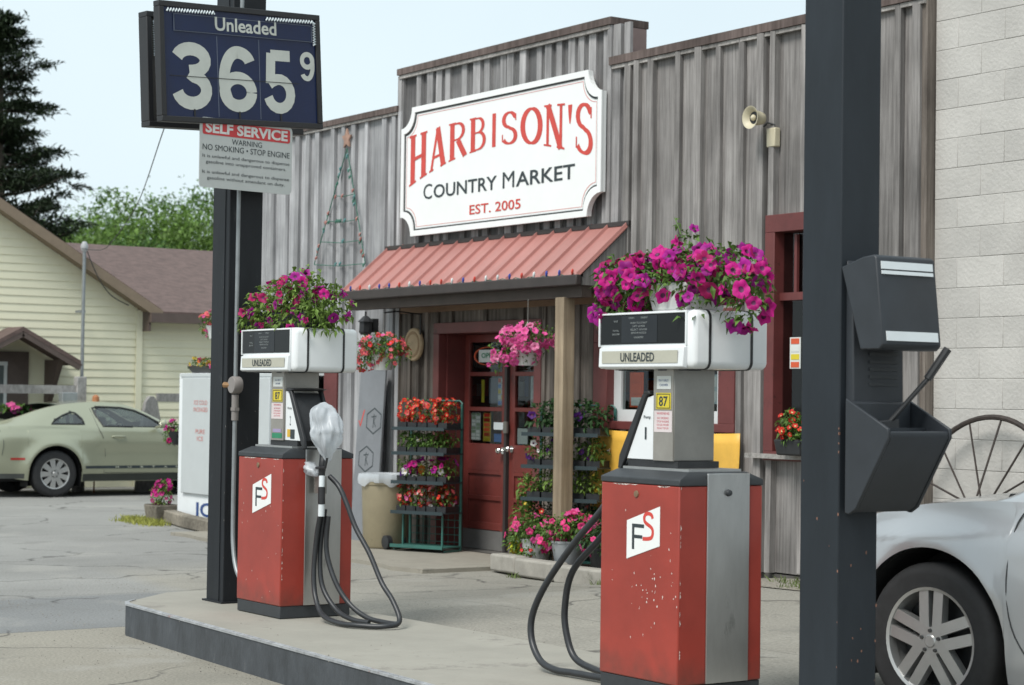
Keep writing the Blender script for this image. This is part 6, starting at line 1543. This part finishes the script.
def hangbasket(label,loc,lobes,flowers,fs,nf,nl,hz,hook,seed):
    def pot(t):
        mb=MB(); mb.lathe([(0,-.14),(.085,-.14),(.10,-.06),(.125,.0),(.13,.01),(.12,.01)],(0,0,0),n=24); mb.build('basket_pot',POTW,t,smooth=True)
        mb=MB(); 
        for a in (.3,2.4,4.5): mb.tube([(.125*math.cos(a),.125*math.sin(a),0),(0,0,hz*.55)],.0025,4)
        mb.tube([(0,0,hz*.55),(0,0,hz)],.003,4); mb.build('hanger_wire',STEELD,t)
        if hook: mb=MB(); mb.tube([(0,0,hz),(0,.15,hz+.02),(0,.42,hz),(0,.42,hz-.2)],.008,6); mb.build('wall_bracket',BLACKR,t)
    plant('hanging_basket',label,'hanging basket',loc,lobes,nl,.045,flowers,fs,nf,pot=pot,group='hanging flower baskets by the doors',seed=seed)
hangbasket('bright pink hanging basket beneath the awning in front of the right door',(-14.34,9.93,1.93),[(0,0,.12,.27,.24,.12),(-.17,-.1,.0,.19,.16,.15),(.14,0,.08,.19,.17,.14),(-.27,-.12,-.10,.12,.10,.10),(.05,-.15,.05,.16,.1,.12),(0,-.08,-.04,.2,.16,.10)],[(P_PNK,THROATP,5),(petal('soft_pink',(.80,.25,.45)),THROATP,2)],.041,125,500,.44,False,3)
hangbasket('coral pink hanging basket on the wall beside the round plaque',(-16.84,9.95,1.90),[(0,0,.10,.30,.22,.12),(-.22,-.08,.02,.17,.13,.17),(.24,0,.02,.17,.14,.13),(0,-.14,.02,.2,.08,.12)],[(P_COR,THROATP,5),(P_PNK,THROATP,1),(P_RED,THROATP,1)],.038,72,1000,.42,True,4)
# ---- racks
def rack(label,x,y,w_,zs,z0,seed,htop):
    t=thing('plant_rack',label,'plant rack',(x,y,z0),RROT,'wheeled plant racks by the doors'); hw=w_/2
    for sx in (-1,1):
        mb=MB()
        mb.box((sx*hw-.010,.11,0),(sx*hw+.010,.13,htop)); mb.box((sx*hw-.008,-.15,.0),(sx*hw+.008,.11,.016)); mb.box((sx*hw*.78-.008,-.10,.016),(sx*hw*.78+.008,-.084,zs[0]-.03)); mb.build('upright',RACKG,t)
    mb=MB()
    mb.tube([(-hw,.13,htop),(-hw+.03,.13,htop+.03),(hw-.03,.13,htop+.03),(hw,.13,htop)],.009,6)
    for i in range(6): mb.tube([(-hw,.13,.08+.07*i),(hw,.13,.08+.07*i)],.0035,4)
    for i in range(9): xx=-hw+w_*i/8; mb.tube([(xx,.13,.05),(xx,.13,htop)],.003,4)
    mb.build('wire_back',RACKG,t)
    for z in zs+[.05]:
        mb=MB(); mb.box((-hw-.01,-.20,z-.012),(hw+.01,.14,z)); mb.box((-hw-.01,-.205,z-.02),(hw+.01,-.195,z+.012)); mb.build('shelf',RACKG if z==.05 else TRAY,t)
    return t
RROT=R_(24)
RX,RY,RW=-16.27,10.14,.58
SK=.036
def oy(px): return px
rack('left plant rack with four flower trays beside the trash can',RX,RY,RW,[.37,.655,.93,1.165],.04,1,1.40)
def tray(label,x,y,z,w_,flowers,nf,fs,nl,hgt=.09,seed=1,leafm=None,ls=.04,mini=True):
    def pot(t):
        mb=MB(); n=5
        for i in range(n): xx=-w_/2+w_*(i+.5)/n; mb.box((xx-w_/n*.44,-.13,0),(xx+w_/n*.44,.11,.055))
        mb.build('cell_tray',BLACKR,t)
    lob=[(-w_/2+w_*(i+.5)/7,FR.uniform(-.03,.02)-.03,.055+hgt*.5,w_/7*.62,.13,hgt*FR.uniform(.55,.85)) for i in range(7)]
    return plant('flower_tray',label,'flower tray',(x,y,z),lob,nl,ls,flowers,fs,nf,leafm=leafm,group='trays of bedding plants on the racks',pot=pot,indiv=False,mini=mini,seed=seed,rz=RROT)
zb=.04
tray('tray of bright red begonias on the top shelf of the left rack',RX,RY,zb+1.166,RW,[(P_RED,THROATG,5),(P_COR,THROATG,1)],230,.026,420,.19,seed=5)
tray('tray of mostly green seedlings on the second shelf of the left rack',RX,RY,zb+.931,RW,[(P_WHT,THROATG,1),(P_YEL,THROATG,1)],8,.016,800,.13,seed=6,leafm=LEAF,ls=.045)
tray('tray of purple, pink and orange petunias on the third shelf of the left rack',RX,RY,zb+.656,RW,[(P_MAG,THROAT,3),(P_PUR,THROAT,2),(P_ORG,THROATG,1),(P_WHT,THROATG,1),(P_VIO,THROAT,1)],44,.040,550,.15,seed=7,leafm=LEAFY,mini=False)
tray('tray of red, pink and white impatiens on the lowest shelf of the left rack',RX,RY,zb+.371,RW,[(P_RED,THROATG,4),(P_COR,THROATG,2),(P_WHT,THROATG,1),(P_PNK,THROATG,1)],150,.026,500,.19,seed=8)
RX2=-14.02; RY2=10.22; RW2=.85
RX2=-14.05; RY2=10.2; RW2=.74
rack('right plant rack half hidden behind the tan porch post',RX2,RY2,RW2,[.30,.58,.86,1.14],.06,2,1.36)
tray('tray of tall green plants with violet blooms on top of the right rack',RX2,RY2,.06+1.141,RW2,[(P_VIO,THROAT,1)],7,.040,480,.19,seed=15,leafm=LEAFD,ls=.07,mini=False)
tray('tray of violet and white pansies on the second shelf of the right rack',RX2,RY2,.06+.861,RW2,[(P_VIO,THROAT,4),(P_WHT,THROAT,2)],16,.03,520,.17,seed=16,leafm=LEAF,ls=.05)
tray('tray of feathery light green plants on the third shelf of the right rack',RX2,RY2,.06+.581,RW2,[(P_YEL,THROATG,1)],9,.02,560,.18,seed=17,leafm=LEAFY,ls=.05)
tray('tray of small red blooms on the lowest shelf of the right rack',RX2,RY2,.06+.301,RW2,[(P_COR,THROATG,2),(P_PNK,THROATG,2),(P_RED,THROATG,1)],24,.026,480,.16,seed=18,leafm=LEAFD,ls=.05)
plant('leafy_plant','tall light green leafy plant standing at the left end of the right rack','plant',(-14.42,10.0,.05),[(0,0,.38,.13,.12,.24),(.03,0,.66,.10,.10,.14)],380,.07,[(P_YEL,THROATG,1)],.02,5,leafm=LEAFY,indiv=False,mini=True,pot=lambda t:[None for mb in [MB()] if mb.lathe([(0,0),(.08,0),(.11,.18),(.10,.18),(0,.16)],(0,0,0),n=20) or mb.build('pot',BLACKR,t,smooth=True)])
# ---- flower bed with hot pink petunias
bed=thing('flower_bed','low concrete edged flower bed at the foot of the porch post','flower bed',(-13.2,10.0,.02)); BT=V((-13.2,10.,.02))
mb=MB(); 
E0=[(-14.42,9.70),(-13.9,9.60),(-13.2,9.50),(-12.4,9.44)]
for a,b in zip(E0,E0[1:]): mb.bar(V((a[0],a[1],.085))-BT,V((b[0],b[1],.10))-BT,.15,.15)
mb.bar(V((-14.40,9.77,.085))-BT,V((-14.5,10.38,.085))-BT,.13,.12)
mb.build('kerb',CONC,bed,bevel=.02)
mb=MB(); P=[V((x,y,.105))-BT for x,y in [(-14.4,9.72),(-13.9,9.66),(-13.2,9.56),(-12.4,9.5),(-12.4,10.38),(-14.42,10.38)]]; mb.prism([p-V((0,0,.1)) for p in P],(0,0,.1)); mb.build('soil',SOIL,bed)
def rpot(r,h,m):
    def f(t): mb=MB(); mb.lathe([(0,0),(r*.72,0),(r*.78,.01),(r,h-.02),(r*1.05,h-.018),(r*1.05,h),(r*.9,h),(0,h-.02)],(0,0,0),n=24); mb.build('pot',m,t,smooth=True)
    return f
HOT=[(P_HOT,THROATP,4),(P_PNK,THROATP,2)]
plant('potted_petunia','mound of hot pink petunias at the left end of the flower bed','potted flowers',(-14.05,9.86,.125),[(0,0,.26,.26,.22,.12),(-.16,-.05,.18,.16,.15,.12),(.15,0,.2,.15,.15,.12)],900,.05,HOT,.040,46,indiv=False,pot=rpot(.14,.18,POTW),group='petunia pots in the flower bed',seed=31)
plant('potted_petunia','taller pink petunias in a pale pot nearer the red pump','potted flowers',(-13.52,9.80,.125),[(0,0,.30,.24,.2,.13),(.14,0,.33,.18,.16,.12),(-.12,-.06,.24,.15,.14,.13)],900,.05,HOT,.040,46,indiv=False,pot=rpot(.14,.2,M('grey_pot',(.33,.35,.36),rough=.5)),group='petunia pots in the flower bed',seed=32)
plant('potted_petunia','low dark leaved pink petunias behind the red pump','potted flowers',(-13.05,9.82,.125),[(0,0,.22,.22,.2,.12),(.1,0,.3,.15,.14,.11)],700,.05,HOT,.038,26,indiv=False,leafm=LEAFD,pot=rpot(.13,.18,M('black_pot',(.03,.03,.03))),group='petunia pots in the flower bed',seed=33)
plant('small_yellow_plant','small yellow green leafy plant at the corner of the flower bed','plant',(-14.25,9.80,.13),[(0,0,.10,.08,.07,.07)],130,.05,[(P_YEL,THROATG,1)],.03,6,leafm=leafmat('lime_leaf',(.42,.45,.03)),indiv=False)
plant('small_red_plant','little red leaved seedling beside the yellow plant','plant',(-13.95,9.68,.17),[(0,0,.03,.07,.05,.05)],60,.04,[(P_RED,THROATP,1)],.018,8,indiv=False,mini=True)
plant('flower_pot','red and white geraniums in a pot on the right window sill','potted flowers',(-11.28,10.27,1.12),[(0,0,.17,.15,.10,.11),(.14,0,.12,.1,.09,.09),(-.05,0,.25,.09,.08,.08)],420,.05,[(P_RED,THROATG,4),(P_PNK,THROATP,1),(P_VIO,THROAT,1)],.03,20,indiv=False,pot=potbox(-.16,.16,-.07,.07,-.02,.10,BLACKR))
mb=MB()
# ---- trash can
t=thing('trash_can','tan wheeled plastic trash can with a white liner beside the plant rack','trash can',(-16.80,9.98,.04))
mb=MB(); mb.lathe([(0,0),(.20,0),(.215,.02),(.235,.60),(.245,.61),(.25,.66),(.235,.67),(.22,.62)],(0,0,0),n=36); mb.build('barrel',BEIGE,t,smooth=True)
mb=MB(); n=48; A=[];rg=random.Random(3)
for lvl,(r,z) in enumerate(((.20,.60),(.225,.70),(.258,.715),(.268,.66),(.262,.62))):
    A.append(mb.pts([((r+(.012*math.sin(a*7+1)+.01*math.sin(a*13))*(lvl>1))*math.cos(a),(r+(.012*math.sin(a*7+1)+.01*math.sin(a*13))*(lvl>1))*math.sin(a),z+(.022*math.sin(a*5)+.012*math.sin(a*11+2))*(lvl==4)) for a in [2*math.pi*k/n for k in range(n)]]))
for B0,B1 in zip(A,A[1:]):
    for k in range(n): j=(k+1)%n; mb.face([B0+k,B0+j,B1+j,B1+k])
mb.build('liner',BAGW,t,smooth=True)
for sx in (-.0,.22):
    mb=MB(); mb.lathe([(0,-.03),(.04,-.03),(.065,-.025),(.065,.025),(.04,.03),(0,.03)],(.18-sx*.5+.06,-.12+sx,.067),axis='y',n=20); mb.build('wheel',BLACKR,t,smooth=True)
# ---- ice merchandiser
ic=thing('ice_freezer','white outdoor ice freezer with grey doors and flower box on top, behind the sign post','ice freezer',(-20.3,10.2,.0))
def ib(name,a,c,m,par=None,bev=0.): mb=MB(); T_=V((-20.3,10.2,0)); mb.box(V(a)-T_,V(c)-T_); return mb.build(name,m,par or ic,bevel=bev)
cb=ib('cabinet',(-21.46,9.93,.06),(-19.05,10.40,1.74),ICEW,bev=.01)
ib('base',(-21.40,9.97,.0),(-19.1,10.38,.059),BLACKR)
for x0,x1 in ((-21.30,-20.30),(-20.26,-19.12)):
    d=ib('freezer_door',(x0,9.895,.36),(x1,9.928,1.69),ICEG,bev=.008)
    mb=MB(); xc=(x0+x1)/2+20.3
    for zz,tx,w_ in ((1.38,'ICE COLD',.34),(1.30,'PACKAGED',.36),(1.05,'PURE',.24),(.97,'ICE',.16)): text(mb,tx,(xc,-.3065,zz),(1,0,0),(0,0,1),w=w_,h=.05)
    mb.build('faded_lettering',FADERED,d,fix=False)
ib('header',(-21.4,9.915,1.70),(-19.1,9.929,1.735),FADERED if False else ICEG)
mb=MB(); text(mb,'ICE',(-20.62+20.3,-.272,.11),(1,0,0),(0,0,1),w=.64,h=.16,bold=.02); mb.build('large_lettering',FADEBLU,ic,fix=False)
plant('flower_box','long box of yellow and orange pansies on top of the ice freezer','flower box',(-20.55,10.1,1.742),[(-.75+.25*i,0,.11,.17,.11,.07) for i in range(7)],900,.04,[(P_YEL,THROATG,4),(P_ORG,THROATG,2),(P_PNK,THROATP,1),(P_CRI,THROAT,1)],.034,60,indiv=False,leafm=LEAF,pot=potbox(-.88,.88,-.1,.1,0,.08,BLACKR))
plant('side_basket','magenta petunias in a half basket on the left side of the ice freezer','hanging basket',(-21.60,9.97,1.06),[(-.02,0,.04,.12,.12,.10),(-.06,-.04,-.05,.10,.10,.10)],350,.045,MAGF,.040,24,indiv=False,leafm=LEAF,pot=lambda t:[None for mb in [MB()] if mb.lathe([(0,-.16),(.05,-.15),(.09,-.06),(.11,.0)],(0.02,0,0),n=18) or mb.build('basket',BLACKR,t,smooth=True)])
plant('potted_petunia','pink petunias in a timber box on the ground beside the ice freezer','potted flowers',(-21.72,9.85,.30),[(0,0,.0,.14,.12,.14),(.05,0,.12,.1,.1,.08)],350,.045,[(P_PNK,THROATP,2),(P_MAG,THROATP,3)],.038,34,indiv=False,leafm=LEAFY,pot=potbox(-.17,.17,-.15,.15,-.29,-.10,TIMBER))
hangbasket('coral flower basket mostly hidden behind the sign post at the far building corner',(-20.95,10.15,2.28),[(0,0,.10,.2,.18,.10),(-.13,-.05,.02,.12,.12,.14),(.12,0,.03,.12,.12,.12)],[(P_COR,THROATP,5),(P_PNK,THROATP,2)],.036,40,500,.42,True,14)
t=thing('landscape_timber','weathered landscape timber lying in front of the ice freezer','timber',(-20.6,9.6,0))
mb=MB(); mb.bar((-1.35,.38,.075),(.0,.06,.075),.15,.14); mb.build('timber',TIMBER,t,bevel=.015)
mb=MB(); mb.bar((.02,.05,.075),(1.7,-.2,.075),.15,.14); mb.build('timber',TIMBER,t,bevel=.015)
gs=MB(); rg=random.Random(5)
def blade(mb,x,y,z,h,rg,w_=.006):
    a=rg.uniform(0,6.28); dx,dy=math.cos(a)*w_,math.sin(a)*w_; l=V((rg.gauss(0,.4)*h,rg.gauss(0,.4)*h,h)); mb.rv=rg.random(); b=mb.pts([(x-dx,y-dy,z),(x+dx,y+dy,z),(x+l.x*.5+dx*.6,y+l.y*.5+dy*.6,z+h*.6),(x+l.x,y+l.y,z+h*.95)]); mb.face([b,b+1,b+2]); mb.face([b,b+2,b+3])
for i in range(900):
    u_=rg.random()**1.4; x=-22.1+1.1*u_; y=9.62-.12*u_+rg.gauss(0,.09); blade(gs,x+rg.gauss(0,.06),y,0,rg.uniform(.03,.09),rg)
o=gs.build('grass',leafmat('dry_grass',(.30,.31,.07)),None,fix=False); o['kind']='stuff'
gs=MB()
for i in range(1500):
    x=rg.uniform(-13.3,-9.9); y=rg.uniform(9.75,10.42); 
    if mnoise.noise(V((x*1.7,y*3,0)))<.08: continue
    blade(gs,x,y,gh(x,y),rg.uniform(.02,.07),rg)
for i in range(260):
    x=rg.uniform(-14.5,-12.4); y=9.60-.12*(x+14.4)/1.4*1. -.06+rg.gauss(0,.02)
    if mnoise.noise(V((x*2.7,3,0)))<.1: continue
    blade(gs,x,y-.02,gh(x,y),rg.uniform(.02,.06),rg)
for i in range(300):
    x=rg.uniform(-20.9,-17.6); blade(gs,x,10.40+rg.gauss(0,.02),0.03,rg.uniform(.02,.08),rg)
o=gs.build('grass',leafmat('green_weeds',(.12,.16,.05)),None,fix=False); o['kind']='stuff'
plant('flower_clump','pink petunia clump on the rail fence before the house door','flowers',(-28.5,10.2,1.25),[(0,-.25,.0,.2,.35,.16),(0,.35,-.05,.2,.30,.12),(0,-.9,0,.2,.4,.16)],900,.09,[(P_PNK,THROATP,3),(P_HOT,THROATP,2)],.07,55,indiv=False,leafm=LEAF,pot=potbox(-.15,.15,-1.2,.6,-.25,-.05,BROWNT))

# loose grit and fallen petals on the paving
gs=MB(); rg=random.Random(55)
for i in range(2600):
    x=rg.uniform(-15.5,-8.); y=rg.uniform(4.0,9.6)
    if 4.8<y<6.25 and x>-12.2: 
        if rg.random()<.8: continue
        z=.2
    else: z=gh(x,y)
    if rg.random()<.5: y=min(y,rg.choice((4.98-.055*(x+11.65),6.3)))+rg.gauss(0,.05); z=gh(x,y)
    r=rg.uniform(.002,.007); gs.rv=rg.random()
    a=gs.pts([(x+r*math.cos(q+i)*rg.uniform(.6,1),y+r*math.sin(q+i)*rg.uniform(.6,1),z+.001) for q in (0,2.1,4.2)]+[(x,y,z+r*.8)]); gs.face([a,a+1,a+3]); gs.face([a+1,a+2,a+3]); gs.face([a+2,a,a+3])
o=gs.build('grit',M('loose_grit',(.20,.185,.16),rough=.9,rnd=.5),None); o['kind']='stuff'
# ------------------------------------------------------------------ trees
def tree(name,label,cat,loc,h,crown,trunk_r,nclump,per,lsize,leafm,seed,group=None,conifer=False):
    rg=random.Random(seed); t=thing(name,label,cat,loc,0,group)
    BARK=M('bark',(.09,.075,.06),rough=.9,var=.3,bump=.6,bs=12) if 'BARKM' not in globals() else BARKM
    mb=MB(); top=h*(.97 if conifer else .8); k_=8
    mb.tube([(rg.gauss(0,.05)*i/k_,rg.gauss(0,.05)*i/k_,top*i/k_) for i in range(k_+1)],[trunk_r*(1-.85*i/k_) for i in range(k_+1)],9)
    mb.build('trunk',BARK,t,smooth=True)
    lm=MB(); lb_=MB()
    cl=[]
    if conifer:
        z=h*.10
        while z<h*.99:
            f=1-(z/h); R0=crown*(f**.95)*rg.uniform(.75,1.15)+.15
            for b in range(rg.randint(4,7)):
                a=rg.uniform(0,6.28); L_=R0*rg.uniform(.6,1.25); up=rg.uniform(.05,.35)
                e=V((L_*math.cos(a),L_*math.sin(a),z+L_*up)); s0=V((0,0,z))
                lb_.tube([s0,(s0+e)/2-V((0,0,L_*.06)),e],[.04*f+.015,.03*f+.01,.008],5)
                n=max(2,int(L_/.32))
                for k in range(n): 
                    q=(k+1)/n; 
                    if q>.25: cl.append((s0+(e-s0)*q+V((rg.gauss(0,.08),rg.gauss(0,.08),rg.gauss(0,.06))),.22+.20*(1-q)+.05*rg.random()))
            z+=rg.uniform(.26,.46)
    else:
        for i in range(nclump):
            d=V((rg.gauss(0,1),rg.gauss(0,1),rg.gauss(0,1))).normalized(); r=rg.random()**.4
            wob=1+.25*mnoise.noise(d*2+V((seed,0,0)))
            p=V((d.x*crown*r*wob,d.y*crown*r*wob,h*.58+d.z*h*.40*r*wob)); cl.append((p,crown*rg.uniform(.13,.26)))
            if i%6==0: lb_.tube([(0,0,h*rg.uniform(.25,.55)),p*.5+V((0,0,h*.25)),p],[.08,.05,.015],5)
    for p,s_ in cl:
        n=per if not conifer else int(per*(s_/.3))
        for j in range(n):
            d=V((rg.gauss(0,1),rg.gauss(0,1),rg.gauss(0,.28 if conifer else .75))); q=p+d*s_*.52
            if conifer: o_=V((p.x,p.y,0)).normalized(); leaves(lm,q,1,lsize*rg.uniform(.6,1.3),o_*1.2+V((0,0,.25)),rg,narrow=.28,droop=.1)
            else: leaves(lm,q,1,lsize*rg.uniform(.6,1.3),None,rg,narrow=.6)
    lb_.build('limbs',BARK,t,smooth=True); lm.build('crown',leafm,t,fix=False)
    return t
BARKM=M('bark',(.09,.075,.06),rough=.9,var=.3,bump=.6,bs=12)
CONL=leafmat('conifer_needles',(.022,.036,.016),rnd=.6,trans=.1)
DEC1=leafmat('summer_leaves',(.10,.185,.04),rnd=.5,trans=.3); DEC2=leafmat('fresh_leaves',(.135,.225,.05),rnd=.5,trans=.3); DEC3=leafmat('deep_leaves',(.07,.14,.035),rnd=.5,trans=.3)
tree('conifer_tree','dark conifer with ragged branches rising behind the cream house','tree',(-48.5,17.45,0),10.9,4.1,.28,0,100,.19,CONL,3,conifer=True,group='trees beyond the cream house')
tree('conifer_tree','second dark conifer crowding the left edge of the photo','tree',(-49.5,14.6,0),10.4,4.4,.28,0,90,.19,CONL,8,conifer=True,group='trees beyond the cream house')
C0=V((-.826,.563,0)); R0=V((.563,.826,0))
lab=['bright green broadleaf tree just right of the dark conifer','broadleaf tree second from the conifer along the skyline','broadleaf tree in the middle of the skyline row above the brown roof','broadleaf tree fourth from the conifer along the skyline','broadleaf tree of the skyline row standing nearest the sign post','deep green broadleaf tree low behind the roof ridge','broadleaf tree hidden mostly behind the conifers']
for i,(px,tt,hh,cr,lm_) in enumerate([(104,66,7.9,3.2,DEC2),(132,72,9.2,3.4,DEC1),(160,68,8.3,3.0,DEC2),(187,74,9.2,3.6,DEC1),(218,70,8.4,3.4,DEC2),(150,60,6.2,3.2,DEC3),(70,70,7.8,3.4,DEC1)]):
    p=C0*tt+R0*((px-512)/2000*tt)
    tree('broadleaf_tree',lab[i],'tree',(p.x,p.y,0),hh,cr,.22,130,100,.17,lm_,40+i,group='trees beyond the cream house')

# ------------------------------------------------------------------ loose pieces become parts of their own
def split_loose(o,newname):
    me=o.data; par=list(range(len(me.vertices)))
    def find(a):
        while par[a]!=a: par[a]=par[par[a]]; a=par[a]
        return a
    for p in me.polygons:
        vs=p.vertices; r=find(vs[0])
        for v_ in vs[1:]: par[find(v_)]=r
    isl={}
    for p in me.polygons: isl.setdefault(find(p.vertices[0]),[]).append(p.index)
    if len(isl)<2 or len(isl)>60: return
    rn=[a.value for a in me.attributes['rnd'].data]
    for k,(root_,ps) in enumerate(isl.items()):
        mp={}; V_=[];F_=[]
        for i in ps:
            f=[]
            for v_ in me.polygons[i].vertices:
                if v_ not in mp: mp[v_]=len(V_); V_.append(me.vertices[v_].co.copy())
                f.append(mp[v_])
            F_.append(f)
        m2=bpy.data.meshes.new(newname); m2.from_pydata(V_,[],F_)
        for q in me.materials: m2.materials.append(q)
        m2.polygons.foreach_set('material_index',[me.polygons[i].material_index for i in ps]); m2.polygons.foreach_set('use_smooth',[me.polygons[i].use_smooth for i in ps])
        a=m2.attributes.new('rnd','FLOAT','FACE'); a.data.foreach_set('value',[rn[i] for i in ps]); m2.set_sharp_from_angle(angle=R_(40)); m2.update()
        n_=bpy.data.objects.new(newname,m2); COL.objects.link(n_); n_.parent=o.parent; n_.matrix_local=o.matrix_local.copy()
        for md in o.modifiers:
            if md.type=='BEVEL': b_=n_.modifiers.new('bevel','BEVEL'); b_.width=md.width; b_.segments=md.segments; b_.limit_method='ANGLE'; b_.angle_limit=md.angle_limit
    bpy.data.objects.remove(o)
SPL={'bucket_sides':'bucket_side','pale_strip':'pale_strip','light_rope':'light_rope','screws':'screw','lug_nuts':'lug_nut','underside_slots':'underside_slot','vent_ribs':'vent_rib','canopy_bracket':'canopy_bracket','raised_panel':'raised_panel','panel_seam':'panel_seam','clamp':'clamp','rear_walls':'rear_wall','clips':'clip','bulbs':'bulb','sides':'side_panel','soffit':'soffit','door_muntin':'door_muntin','driver_box':'driver_box','shade':'shade','star':'star','boot_surround':'boot_surround','display_rim':'display_rim','roof':'roof_slope','rake_board':'rake_board','rear_wall':'rear_wall'}
for o in list(bpy.data.objects):
    nm=o.name.split('.')[0]
    if nm in SPL and o.type=='MESH' and not o.children: split_loose(o,SPL[nm])
